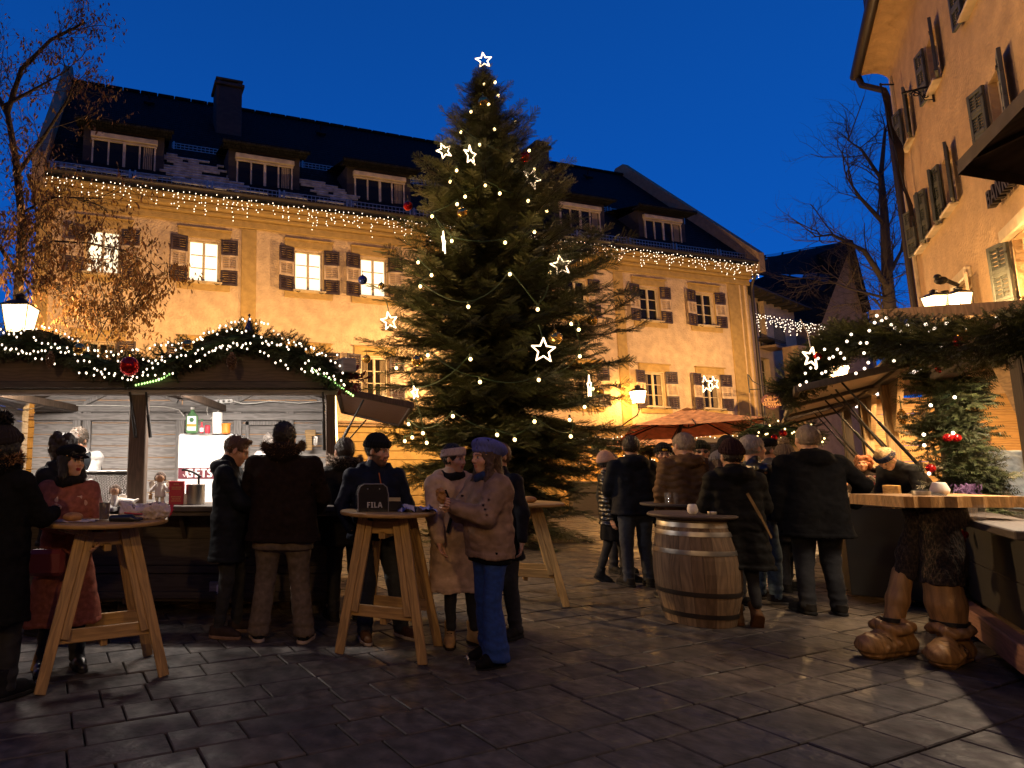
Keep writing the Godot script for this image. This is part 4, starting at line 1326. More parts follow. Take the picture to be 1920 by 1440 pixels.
func right_stall() -> void:
	tri(mat("flap_panel", Color(0.46, 0.37, 0.27), 0.7), T.wood_u, T.wood_u, Vector3(0.8, 3, 3), 0.1)
	var az := deg_to_rad(36.0)
	var X := -Vector3(sin(az), 0, -cos(az))
	var o := Vector3(7.93, 0, -8.5)
	var xf := frame(X, Vector3.UP, o)
	var root := thing("market_stall", "pine market stall at the right with open flaps and a fir wrapped post", "market stall")
	root.transform = xf
	# local x runs towards the viewer along the front, z out into the market
	var m: MB
	for q in [[0.0, 0.14], [-2.55, 0.13], [-2.25, 0.10], [-5.0, 0.12], [3.12, 0.16], [5.45, 0.2]]:
		m = MB.new()
		var ph := 2.5 if q[0] < 5.0 else 2.2
		m.box(Vector3(q[0], 0.15 + ph / 2, -0.06), Vector3(q[1], ph, 0.12), Basis.IDENTITY, 0.008)
		part(root, "post", m.mesh(), M.wood_pale_v if q[0] > -2.3 and q[0] < 0.1 else M.wood_dark_v)
	m = MB.new()
	m.box(Vector3(-1.0, 2.66, -0.02), Vector3(8.6, 0.13, 0.14), Basis.IDENTITY, 0.01)
	part(root, "front_beam", m.mesh(), M.wood_dark_u)
	m = MB.new()
	m.box(Vector3(4.4, 2.36, -0.02), Vector3(2.4, 0.12, 0.14), Basis.IDENTITY, 0.01)
	part(root, "front_beam", m.mesh(), M.wood_dark_u)
	# diagonal braces of pale wood at the posts
	for q in [[-2.25, 1.0], [-0.1, -1.0], [0.1, 1.0], [5.35, -1.0]]:
		m = MB.new()
		m.prism([Vector2(0, 1.95), Vector2(0.12, 1.95), Vector2(0.75, 2.6), Vector2(0, 2.6)] if q[1] > 0 else [Vector2(0, 1.95), Vector2(0, 2.6), Vector2(-0.75, 2.6), Vector2(-0.12, 1.95)], -0.03, 0.03, Transform3D(Basis.IDENTITY, Vector3(q[0], -0.28 if q[0] > 4.0 else 0.0, -0.1)))
		part(root, "corner_brace", m.mesh(), M.wood_pale_u)
	# back wall boards, floor, roof
	var back := Transform3D(Basis.IDENTITY, Vector3(0, 0, -2.25))
	for q in [[-5.2, -2.4], [-2.38, -0.05], [-0.03, 2.9], [2.92, 5.6]]:
		planks(root, "plank", q[0], q[1], 0.25, 3.0 if q[0] < 2.0 else 2.4, 0.25, M.wood_pine_u, back)
	for x in [-2.39, -0.04, 2.91]:
		var sx := Transform3D(Basis(Vector3.UP, PI / 2), Vector3(x, 0, 0))
		if x < -1.0: planks(root, "plank", 0.1, 2.2, 0.25, 2.6, 0.25, M.wood_pine_u, sx)
	m = MB.new()
	m.box(Vector3(0.2, 0.2, -1.1), Vector3(11.0, 0.08, 2.4))
	part(root, "floor", m.mesh(), M.wood_dark_u)
	m = MB.new()
	for q in [[-5.3, 3.3, 2.72, 0.14, 3.05], [3.3, 5.6, 2.42, 0.06, 2.46]]:
		m = MB.new()
		m.poly([Vector3(q[0], q[2] + 0.03, q[3]), Vector3(q[1], q[2] + 0.03, q[3]), Vector3(q[1], q[4] + 0.03, -2.4), Vector3(q[0], q[4] + 0.03, -2.4)], Vector3.UP)
		m.poly([Vector3(q[0], q[2], q[3]), Vector3(q[1], q[2], q[3]), Vector3(q[1], q[4], -2.4), Vector3(q[0], q[4], -2.4)], Vector3.DOWN)
		m.poly([Vector3(q[0], q[2], q[3]), Vector3(q[1], q[2], q[3]), Vector3(q[1], q[2] + 0.03, q[3]), Vector3(q[0], q[2] + 0.03, q[3])], Vector3.BACK)
		part(root, "roof", m.mesh(), M.wood_brown_u)
	for y in [1.95, 2.25]:
		m = MB.new()
		m.box(Vector3(2.8, y, -1.9), Vector3(5.6, 0.16, 0.1), Basis.IDENTITY, 0.008)
		part(root, "inner_beam", m.mesh(), M.wood_pale_u)
	# near end wall of dark boards
	planks(root, "plank", 0.0, 2.3, 0.25, 2.35, 0.25, M.wood_dark_u, Transform3D(Basis(Vector3.UP, PI / 2), Vector3(5.62, 0, 0.0)))
	# counters: a bar that stands out in front of the far bays, a plain one at the near bay
	m = MB.new()
	m.box(Vector3(-0.1, 1.06, 0.28), Vector3(4.7, 0.05, 0.95), Basis.IDENTITY, 0.008)
	part(root, "counter", m.mesh(), M.wood_dark_u)
	for q in [[-2.45, 2.25, 0.70]]:
		m = MB.new()
		m.box(Vector3((q[0] + q[1]) / 2, 0.55, q[2]), Vector3(q[1] - q[0], 0.96, 0.04), Basis.IDENTITY, 0.004)
		m.box(Vector3(q[1] - 0.02, 0.55, 0.34), Vector3(0.04, 0.96, 0.70), Basis.IDENTITY, 0.004)
		part(root, "counter_front", m.mesh(), M.counter_black if M.has("counter_black") else mat("counter_black", Color(0.012, 0.011, 0.011), 0.7))
	m = MB.new()
	m.box(Vector3(4.35, 1.05, -0.04), Vector3(2.5, 0.06, 0.36), Basis.IDENTITY, 0.008)
	part(root, "counter", m.mesh(), M.wood_dark_u)
	planks(root, "plank", 3.2, 5.6, 0.32, 1.0, 0.34, M.counter_black, Transform3D(Basis.IDENTITY, Vector3(0, 0, -0.02)))
	m = MB.new()
	m.box(Vector3(4.2, 0.2, 0.05), Vector3(3.2, 0.2, 0.12), Basis.IDENTITY, 0.01)
	part(root, "plinth", m.mesh(), M.wood_red_u)
	# lamps under the roof, out of view, placed to brighten the bays
	for q in [[1.5, 15.0], [4.3, 12.0], [-1.2, 14.0], [-3.8, 8.0]]:
		var ly := 2.52 if q[0] < 4.0 else 2.3
		var tb := MB.new()
		tb.tube([Vector3(q[0] - 0.5, ly + 0.09, -0.15), Vector3(q[0] + 0.5, ly + 0.09, -0.15)], 0.018, 8)
		part(root, "unseen_lamp_tube", tb.mesh(), M.tube_glow)
		var l := AreaLight3D.new()
		l.name = "unseen_stall_lamp"
		l.area_size = Vector2(1.0, 0.06)
		l.light_color = Color(1.0, 0.80, 0.56) if q[0] != 4.3 else Color(1.0, 0.88, 0.74)
		l.light_energy = q[1]; l.area_range = 20.0; l.area_attenuation = 2.0; l.shadow_enabled = true
		add_child(l, true)
		l.transform = xf * Transform3D(Basis(Vector3.RIGHT, -1.15), Vector3(q[0], ly, -0.22))
	# flaps, hinged on the front beam
	var P := func(x, y, z) -> Vector3: return xf * Vector3(x, y, z)
	flap("awning_flap", "nearest propped awning flap of the right stall, under the garland", P.call(0.0, 2.62, 0.05), P.call(2.08, 2.62, 0.05), P.call(2.08, 2.42, 1.0), P.call(0.0, 2.38, 1.0), [[0.55, P.call(1.0, 1.45, 0.02)], [0.25, P.call(0.02, 1.75, 0.02)], [0.92, P.call(2.05, 1.5, 0.02)]])
	flap("awning_flap", "middle propped awning flap of the right stall, half behind the nearest", P.call(-2.35, 2.62, 0.05), P.call(-0.1, 2.62, 0.05), P.call(-0.1, 2.38, 1.0), P.call(-2.35, 2.38, 1.0), [[0.1, P.call(-2.2, 1.5, 0.02)], [0.85, P.call(-0.2, 1.5, 0.02)]])
	flap("awning_flap", "farthest awning flap of the right stall, above the white bobble hat", P.call(-4.9, 2.60, 0.05), P.call(-2.6, 2.60, 0.05), P.call(-2.6, 2.34, 1.0), P.call(-4.9, 2.34, 1.0), [[0.9, P.call(-2.7, 1.5, 0.02)]])

func umbrellas() -> void:
	var root := thing("market_umbrella", "large orange red market umbrella on a slanted pole behind the crowd", "umbrella")
	var ap := at(1287, 764, 14.8)
	var cs := [at(1185, 797, 14.5), at(1445, 782, 12.25), at(1372, 813, 15.0), at(1160, 825, 17.0)]
	umbrella(root, ap, cs, M.canvas_red, M.canvas_red)
	var m := MB.new()
	m.tube([at(1279, 790, 14.6), at(1262, 850, 14.8), Vector3(at(1262, 850, 14.8).x - 0.1, 0.0, -14.9)], 0.045, 8)
	part(root, "pole", m.mesh(), M.iron)
	root = thing("market_umbrella", "smaller faded umbrella behind the large one, beside the fir tree", "umbrella")
	ap = at(1215, 806, 18.5)
	cs = [at(1112, 838, 17.5), at(1305, 826, 16.6), at(1320, 826, 19.5), at(1140, 830, 20.5)]
	umbrella(root, ap, cs, M.canvas_red, M.canvas_red)
	m = MB.new()
	m.tube([ap, Vector3(ap.x, 0, ap.z)], 0.04, 8)
	part(root, "pole", m.mesh(), M.iron)
	# the corner of a parasol over the viewer's right
	root = thing("parasol", "dark taupe parasol, one corner reaching in at the upper right", "parasol")
	var c0 := Vector3(5.76, 0, -2.24)
	var hem := []
	var R := 2.2
	var a0 := atan2(-4.0 + 2.24, 4.44 - 5.76)
	for k in 8: hem.append(c0 + Vector3(cos(a0 + TAU * k / 8) * R, 3.56, sin(a0 + TAU * k / 8) * R))
	var top := c0 + Vector3(0, 4.25, 0)
	m = MB.new()
	for k in 8:
		m.poly([hem[k], hem[(k + 1) % 8], top], Vector3.UP)
		m.poly([hem[k] - Vector3(0, 0.01, 0), hem[(k + 1) % 8] - Vector3(0, 0.01, 0), top - Vector3(0, 0.01, 0)], Vector3.DOWN)
	var can := part(root, "canopy", m.mesh(), M.canvas_taupe)
	m = MB.new()
	for k in 8:
		var a: Vector3 = hem[k]
		var b: Vector3 = hem[(k + 1) % 8]
		m.poly([a, b, b - Vector3(0, 0.09, 0), a - Vector3(0, 0.09, 0)], (a + b) / 2 - top)
	part(can, "valance", m.mesh(), M.canvas_taupe)
	for k in 8:
		m = MB.new()
		m.bar(hem[k] - Vector3(0, 0.02, 0), top - Vector3(0, 0.05, 0), 0.03, 0.04)
		part(root, "rib", m.mesh(), M.wood_brown_v)
	m = MB.new()
	m.tube([top, c0 + Vector3(0, 0, 0)], 0.035, 10)
	part(root, "pole", m.mesh(), M.wood_brown_v)

func umbrella(root: Node3D, ap: Vector3, cs: Array, top: Material, under: Material) -> void:
	var m := MB.new()
	for k in 4:
		var a: Vector3 = cs[k]
		var b: Vector3 = cs[(k + 1) % 4]
		# slack cloth between the ribs
		var n := 6
		for i in n:
			for j in n:
				var g := func(s: float, t: float) -> Vector3:
					var p: Vector3 = ap.lerp(a.lerp(b, s), t)
					return p - Vector3(0, 0.16 * t * (1 - t) + 0.05 * sin(s * PI) * t, 0)
				m.poly([g.call(float(i) / n, float(j) / n), g.call(float(i + 1) / n, float(j) / n), g.call(float(i + 1) / n, float(j + 1) / n), g.call(float(i) / n, float(j + 1) / n)], Vector3.UP)
	part(root, "canopy", m.mesh(), top)
	m = MB.new()
	for k in 8:
		var e: Vector3 = cs[k / 2] if k % 2 == 0 else (cs[k / 2] + cs[(k / 2 + 1) % 4]) / 2
		m.tube([ap - Vector3(0, 0.1, 0), ap.lerp(e, 0.5) - Vector3(0, 0.09, 0), e - Vector3(0, 0.06, 0)], 0.018, 6)
		m.tube([ap - Vector3(0, 0.5, 0), ap.lerp(e, 0.45) - Vector3(0, 0.09, 0)], 0.014, 6)
	part(root, "ribs", m.mesh(), M.iron)

func needle_spray(len_: float, sides: int, nl: float, sd: int, flat := true) -> MB:
	# one spray of fir: a twig, side twigs and their needles
	var r := RandomNumberGenerator.new()
	r.seed = sd
	var m := MB.new()
	var twigs := [[Vector3.ZERO, Vector3(0, 0, len_), len_]]
	for k in sides:
		var f := 0.12 + 0.78 * k / float(sides)
		var s := -1.0 if k % 2 else 1.0
		var l := len_ * (0.62 * (1.0 - f) + 0.14) * r.randf_range(0.8, 1.15)
		var a := deg_to_rad(r.randf_range(40, 58))
		var dir := Vector3(s * sin(a), r.randf_range(-0.16, 0.12), cos(a)).normalized()
		twigs.append([Vector3(0, 0, f * len_), dir * l, l])
	for t in twigs:
		var d: Vector3 = t[1].normalized()
		m.col = Color(0.045, 0.028, 0.014)
		var e: Vector3 = t[0] + t[1]
		var sx := d.cross(Vector3.UP).normalized() * 0.0035
		var i0 := m.v(t[0] - sx, Vector3.UP); var i1 := m.v(t[0] + sx, Vector3.UP); var i2 := m.v(e, Vector3.UP)
		m.t(i0, i1, i2)
		var n := int(t[2] / 0.0135)
		var x := d.cross(Vector3.UP).normalized()
		var y := x.cross(d)
		for k in n:
			var p: Vector3 = t[0] + t[1] * ((k + 0.5) / n)
			for q in 3:
				var an := [0.25, PI - 0.25, PI * 0.5][q] as float + r.randf_range(-0.5, 0.5)
				var nd := (x * cos(an) + y * sin(an) * (0.75 if flat else 1.0) + d * r.randf_range(0.5, 0.95)).normalized()
				var l := nl * r.randf_range(0.75, 1.15)
				var wv := nd.cross(y if q < 2 else x).normalized() * 0.0042
				var g := r.randf_range(0.7, 1.25)
				m.col = Color(0.058 * g, 0.070 * g, 0.026 * g)
				var nn := (y * 0.8 + nd * 0.3).normalized()
				var a0 := m.v(p - wv, nn); var a1 := m.v(p + wv, nn); var a2 := m.v(p + nd * l, nn)
				m.t(a0, a1, a2)
	m.col = Color.WHITE
	return m

var spray_big: ArrayMesh
var spray_small: ArrayMesh

func christmas_tree() -> void:
	spray_big = needle_spray(0.44, 11, 0.032, 5).mesh()
	spray_small = needle_spray(0.27, 6, 0.028, 6, false).mesh()
	M.needle.albedo_color = Color.WHITE
	var base := gnd(935, 1012)
	base = Vector3(at(935, 900, 12.7).x, 0, -12.7)
	var root := thing("christmas_tree", "tall decorated fir tree in the middle of the square", "fir tree", base)
	var H := 10.15
	var m := MB.new()
	var pts := []
	var rad := []
	for k in 12:
		pts.append(Vector3(sin(k * 1.3) * 0.03, H * k / 11.0, cos(k * 1.7) * 0.03)); rad.append(0.16 * (1.0 - k / 11.5) + 0.010)
	m.tube(pts, rad, 10)
	part(root, "trunk", m.mesh(), M.bark)
	var r := RandomNumberGenerator.new()
	r.seed = 77
	# branch length by height, in uneven whorls
	var wood := MB.new()
	var xs := []
	var cols := []
	var y := 0.32
	while y < H - 0.1:
		var L := crown_reach(y)
		var n := 7 if y < 8.0 else 5
		var off := r.randf() * TAU
		for k in n:
			var a := off + TAU * k / n + r.randf_range(-0.2, 0.2)
			var l := L * r.randf_range(0.60, 1.04)
			if r.randf() < 0.12: l *= 1.10
			var out := Vector3(cos(a), 0, sin(a))
			var rise := lerpf(-0.10, 0.85, clampf((y - 1.2) / 8.8, 0.0, 1.0)) + r.randf_range(-0.18, 0.20)
			var p0 := Vector3(0.0, y + r.randf_range(-0.12, 0.12), 0)
			var bp := []
			for q in 6:
				var t := q / 5.0
				bp.append(p0 + out * l * t + Vector3(0, l * (rise * t - 0.46 * t * t + 0.34 * t * t * t), 0))
			wood.tube(bp, [0.022, 0.018, 0.014, 0.010, 0.007, 0.004], 5, false)
			var cnt := int(l / 0.075) + 3
			for q in cnt:
				var t := lerpf(0.08, 1.0, (q + r.randf() * 0.6) / cnt)
				var fi := minf(t * 5.0, 4.99)
				var p: Vector3 = bp[int(fi)].lerp(bp[int(fi) + 1], fi - int(fi))
				var d: Vector3 = (bp[int(fi) + 1] - bp[int(fi)]).normalized()
				var s := -1.0 if q % 2 else 1.0
				if q == cnt - 1: s = 0.0
				var z := d.rotated(Vector3.UP, s * r.randf_range(0.45, 1.0))
				z = (z + Vector3(0, r.randf_range(-0.38, 0.30), 0)).normalized()
				var x := Vector3.UP.cross(z).normalized()
				x = x.rotated(z, r.randf_range(-0.7, 0.7))
				var sc := clampf(0.42 + l * 0.26, 0.45, 1.05) * r.randf_range(0.75, 1.15) * (1.15 - 0.5 * t if s != 0.0 else 0.8)
				xs.append(Transform3D(Basis(x, z.cross(x), z) * Basis.from_scale(Vector3.ONE * sc), p))
				var g := r.randf_range(0.6, 1.35)
				cols.append(Color(g * r.randf_range(0.9, 1.15), g, g * 0.95))
		y += lerpf(0.105, 0.075, y / H)
	part(root, "branches", wood.mesh(), M.bark, Transform3D.IDENTITY, "stuff")
	mm(root, "crown", spray_big, M.needle, xs, "stuff", cols)
	decorate(base)

func crown_reach(y: float) -> float:
	var prof := [[0.25, 1.5], [1.0, 1.85], [1.9, 2.3], [2.8, 2.35], [3.7, 2.55], [4.7, 2.45], [5.6, 2.15], [6.3, 1.66], [7.0, 1.62], [7.6, 1.10], [8.3, 0.98], [8.9, 0.62], [9.5, 0.42], [9.9, 0.2], [10.2, 0.06]]
	for k in prof.size() - 1:
		if y >= prof[k][0] and y <= prof[k + 1][0]: return lerpf(prof[k][1], prof[k + 1][1], (y - prof[k][0]) / (prof[k + 1][0] - prof[k][0]))
	return 0.06 if y > 1.0 else 1.5
func on_tree(u: float, v: float, base: Vector3, depth := 0.93) -> Vector3:
	# a point on the near side of the tree
	var p := at(u, v, -base.z)
	var L := crown_reach(p.y)
	var dx := p.x - base.x
	var dz := sqrt(maxf(0.0, L * L - dx * dx)) * depth + 0.05
	return at(u, v, -base.z - dz)

func decorate(base: Vector3) -> void:
	var bulb := MB.new()
	bulb.ball(Vector3(0, -0.03, 0), Vector3(0.029, 0.033, 0.029), 10, 8)
	var sock := MB.new()
	sock.tube([Vector3(0, 0.0, 0), Vector3(0, 0.06, 0)], 0.02, 8)
	var bm := bulb.mesh()
	var skm := sock.mesh()
	var strings := [
		[[928, 152], [907, 156], [934, 177], [916, 193], [883, 207], [927, 240], [966, 226]],
		[[864, 245], [899, 269], [960, 298], [992, 280], [1002, 315]],
		[[856, 317], [844, 338], [872, 366], [910, 345], [937, 360], [990, 374], [1025, 393]],
		[[857, 380], [810, 403], [847, 449], [947, 452], [1002, 432]],
		[[784, 489], [809, 513], [788, 534], [878, 572], [956, 511], [1008, 577], [1031, 508]],
		[[743, 687], [802, 663], [900, 713], [1010, 709], [1087, 665], [1071, 604], [1085, 615]],
		[[759, 824], [773, 817], [766, 792], [793, 809], [849, 777], [932, 812], [965, 821], [1002, 787], [1070, 815], [1068, 784]],
		[[800, 827], [775, 733], [882, 670]], [[1111, 726], [1096, 760]]]
	var words := ["topmost string of round bulbs just below the tree's top star", "string of bulbs beside the high red bauble on the fir tree", "string of bulbs across the upper fir tree above the gold bauble", "string of bulbs round the fir tree between eave and dormers", "string of bulbs looping across the middle of the fir tree", "long green cable with bulbs sagging below the low right star", "lowest long string of bulbs on the fir tree, down to the stall hatch", "short string of bulbs at the fir tree's lower left", "pair of bulbs at the fir tree's right edge near the wall lamp"]
	for k in strings.size():
		var pts := []
		for q in strings[k]: pts.append(on_tree(q[0], q[1], base, 1.0))
		var root := thing("light_string", words[k], "light string", pts[0], 0.0, "strings of bulbs on the fir tree")
		var cab := MB.new()
		for q in pts.size() - 1:
			var a: Vector3 = pts[q] - pts[0] + Vector3(0, 0.06, 0)
			var b: Vector3 = pts[q + 1] - pts[0] + Vector3(0, 0.06, 0)
			var sag := a.distance_to(b) * 0.13
			var c := []
			for e in 9:
				var t := e / 8.0
				c.append(a.lerp(b, t) - Vector3(0, sag * 4.0 * t * (1.0 - t), 0) + Vector3(0, 0, 0.12 * sin(t * PI)))
			cab.tube(c, 0.008, 5)
		part(root, "cable", cab.mesh(), M.cable_green)
		for q in pts.size():
			var o := part(root, "bulb", bm, M.bulb_warm, Transform3D(Basis.IDENTITY, pts[q] - pts[0]))
			part(o, "socket", skm, M.cable_green)
			if q % 2 == 0:
				omni("bulb_light", pts[q] + Vector3(0, -0.03, 0), Color(1.0, 0.82, 0.42), 0.035, 0.04)
	var stars := [[907, 113, 0.23, 0.1, 0.0, "star of light at the very top of the fir tree"], [833, 283, 0.22, 0.4, 0.2, "upper left light star on the fir tree, half in needles"], [882, 291, 0.26, 0.1, 0.7, "narrow turned light star left of the upper trunk"], [997, 335, 0.27, -0.3, 0.3, "upper right light star half hidden by fir twigs"], [832, 455, 0.27, 0.1, 1.2, "light star seen edge on at the left of the fir tree"], [1052, 498, 0.25, 0.15, 0.0, "bright light star at the right edge over the facade"], [1019, 657, 0.27, -0.05, 0.1, "light star low on the right beside a gold bauble"], [730, 602, 0.22, 0.2, 0.3, "light star at the fir tree's left edge above the stall"], [1105, 725, 0.26, 0.1, 1.3, "edge-on light star at the right edge near the wall lamp"], [778, 736, 0.14, 0.3, 0.8, "small dangling light star at the lower left of the fir tree"]]
	for s in stars:
		var p := on_tree(s[0], s[1], base, 1.02)
		if s[1] < 120: p = at(907, 113, 12.7)
		var o := thing("light_star", s[5], "star", p, s[4], "light stars on the fir tree")
		part(o, "rope_light_outline", star_mesh(s[2] * 0.8, s[2] * 0.36, 0.024), M.star_glow, Transform3D(Basis(Vector3.BACK, s[3]), Vector3.ZERO))
		var hook := MB.new()
		hook.tube([Vector3(0, -s[2] * 0.35, -0.02), Vector3(-0.02, -s[2] - 0.25, -0.25)] if s[1] < 120 else [Vector3(0, s[2] * 0.9, -0.02), Vector3(0.0, s[2] + 0.2, -0.12)], 0.01, 5)
		part(o, "wire", hook.mesh(), M.cable_green)
		omni("star_light", p, Color(1.0, 0.86, 0.68), 0.10, 0.12)
	var bs := [[906, 191, 0.11, "gold", "gold bauble high up below the top star"], [867, 399, 0.10, "gold", "gold bauble left of the trunk above the edge-on star"], [983, 295, 0.12, "red", "dark red bauble high on the right of the fir tree"], [765, 386, 0.10, "red", "dark red bauble at the left tip in front of the dormer"], [1041, 634, 0.12, "gold", "gold bauble above the low right star"], [1111, 600, 0.10, "gold", "gold bauble at the right tip before a shutter"], [783, 676, 0.11, "gold", "gold bauble with bluish top on the lower left"], [687, 673, 0.09, "gold", "dark gold bauble at the far left tip over the window"], [680, 525, 0.10, "blue", "dark blue bauble at the left tip over the lit window"], [1123, 735, 0.09, "gold", "gold bauble at the lower right tip near the shutter"], [715, 536, 0.07, "gold", "small gold bauble before the lit window"]]
	for b in bs:
		var p := on_tree(b[0], b[1], base, 1.0)
		var o := thing("bauble", b[4], "bauble", p, 0.0, "baubles on the fir tree")
		var m := MB.new()
		m.ball(Vector3.ZERO, Vector3.ONE * b[2], 18, 12)
		part(o, "ball", m.mesh(), M["bauble_" + b[3]])
		m = MB.new()
		m.tube([Vector3(0, b[2] * 0.96, 0), Vector3(0, b[2] * 1.18, 0)], b[2] * 0.2, 8)
		m.tube([Vector3(0, b[2] * 1.15, 0), Vector3(0, b[2] * 1.15 + 0.12, -0.03)], 0.005, 4)
		part(o, "cap", m.mesh(), M.bauble_gold)

func lantern_head(root: Node3D, pos: Vector3, s: float, energy: float, color: Color) -> void:
	# four sided lantern with sloping panes, s = width at the top
	var g := MB.new()
	var t := s * 0.46
	var b := s * 0.32
	var h := s * 0.88
	for k in 4:
		var a := PI / 4 + k * PI / 2
		var a2 := a + PI / 2
		g.poly([Vector3(cos(a) * b, 0, sin(a) * b) * 1.3, Vector3(cos(a2) * b, 0, sin(a2) * b) * 1.3, Vector3(cos(a2) * t * 1.3, h, sin(a2) * t * 1.3), Vector3(cos(a) * t * 1.3, h, sin(a) * t * 1.3)], Vector3(cos(a + PI / 4), 0, sin(a + PI / 4)))
	g.poly([Vector3(b, 0.0, b) * 0.92, Vector3(-b, 0, b) * 0.92, Vector3(-b, 0, -b) * 0.92, Vector3(b, 0, -b) * 0.92], Vector3.DOWN)
	var X := Transform3D(Basis.IDENTITY, pos)
	part(root, "lantern_glass", g.mesh(), M.lantern_glow, X)
	var f := MB.new()
	for k in 4:
		var a := PI / 4 + k * PI / 2
		f.bar(Vector3(cos(a) * b * 1.32, 0, sin(a) * b * 1.32), Vector3(cos(a) * t * 1.32, h, sin(a) * t * 1.32), s * 0.035, s * 0.035)
	f.box(Vector3(0, h + s * 0.02, 0), Vector3(t * 2.05, s * 0.04, t * 2.05), Basis.IDENTITY, 0.006)
	f.lathe([Vector2(t * 1.45, h + s * 0.04), Vector2(t * 0.7, h + s * 0.22), Vector2(t * 0.42, h + s * 0.26), Vector2(t * 0.42, h + s * 0.36), Vector2(t * 0.55, h + s * 0.38), Vector2(t * 0.08, h + s * 0.5)], 4, Transform3D(Basis(Vector3.UP, PI / 4), Vector3.ZERO))
	f.box(Vector3(0, -s * 0.03, 0), Vector3(b * 2.0, s * 0.05, b * 2.0), Basis.IDENTITY, 0.006)
	part(root, "lantern_frame", f.mesh(), M.iron, X)
	omni("lantern_light", root.position + pos + Vector3(0, h * 0.5, 0), color, energy, s * 0.3)

func lanterns() -> void:
	var amber := Color(1.0, 0.79, 0.52)
	var m := MB.new()
	for q in [[at(36, 626, 9.2), 0.46, 18.0, "street lantern glowing beneath the brown leaves at the left edge"], [at(420, 672, 12.6), 0.46, 62.0, "street lantern standing behind the left stall, hidden by its gable"], [at(930, 700, 16.6), 0.46, 58.0, "street lantern standing behind the fir tree"], [Vector3(2.6, 4.0, 2.8), 0.46, 6.0, "street lantern behind the viewer, right of the square's entrance"], [Vector3(-2.2, 4.0, 2.4), 0.46, 9.0, "street lantern behind the viewer, left of the square's entrance"], [at(1572, 712, 18.5), 0.46, 48.0, "street lantern in the lane behind the right garland"]]:  # only the first is visible; the rest are out of view, lighting facades and foreground
		var p: Vector3 = q[0]
		var root := thing("street_lantern", q[3], "lantern", Vector3(p.x, 0, p.z), 0.0, "street lanterns on poles")
		lantern_head(root, Vector3(0, p.y, 0), q[1], q[2], amber)  # the one behind the viewer at left is added fill
		m = MB.new()
		m.lathe([Vector2(0.13, 0), Vector2(0.13, 0.25), Vector2(0.085, 0.3), Vector2(0.06, 0.9), Vector2(0.045, 1.0), Vector2(0.038, p.y - 0.15), Vector2(0.07, p.y - 0.12), Vector2(0.07, p.y - 0.03)], 12)
		part(root, "pole", m.mesh(), M.iron)
	var p := at(1776, 582, 9.0)
	var root := thing("street_lantern", "cluster of small lanterns on one pole behind the right garland", "lantern", Vector3(p.x, 0, p.z), 0.0)
	for q in [[-0.17, 0.0, 0.0], [0.12, 0.02, 0.08]]:
		lantern_head(root, Vector3(q[0], p.y + q[1], q[2]), 0.235, 8.0, amber)
	m = MB.new()
	m.tube([Vector3(0, 0, 0), Vector3(0, p.y + 0.3, 0)], 0.045, 8)
	for q in [[-0.17, 0.0], [0.12, 0.08]]:
		m.tube([Vector3(0, p.y - 0.25, 0), Vector3(q[0] * 0.8, p.y - 0.22, q[1] * 0.8), Vector3(q[0], p.y - 0.01, q[1])], 0.014, 6)
	part(root, "pole", m.mesh(), M.iron)
	m = MB.new()
	m.ball(Vector3(-0.03, p.y + 0.46, 0), Vector3(0.08, 0.06, 0.08), 10, 7)
	m.ball(Vector3(-0.10, p.y + 0.51, 0.02), Vector3(0.045, 0.045, 0.045), 8, 6)
	m.bar(Vector3(0.03, p.y + 0.47, 0), Vector3(0.2, p.y + 0.38, 0.02), 0.03, 0.05)
	part(root, "finial", m.mesh(), M.iron)
	# wall lamp on a curled bracket
	p = at(1197, 756, 21.3)
	root = thing("wall_lantern", "lit wall lantern on a curled bracket beside the lower shutters", "lantern", p)
	lantern_head(root, Vector3(0, 0, 0), 0.47, 9.0, Color(1.0, 0.74, 0.38))
	m = MB.new()
	m.tube([Vector3(0, -0.03, 0), Vector3(0, -0.28, 0), Vector3(-0.05, -0.42, -0.05), Vector3(-0.2, -0.6, -0.4), Vector3(-0.33, -0.8, -0.75), Vector3(-0.36, -1.1, -1.05)], 0.022, 7)
	part(root, "bracket", m.mesh(), M.iron)

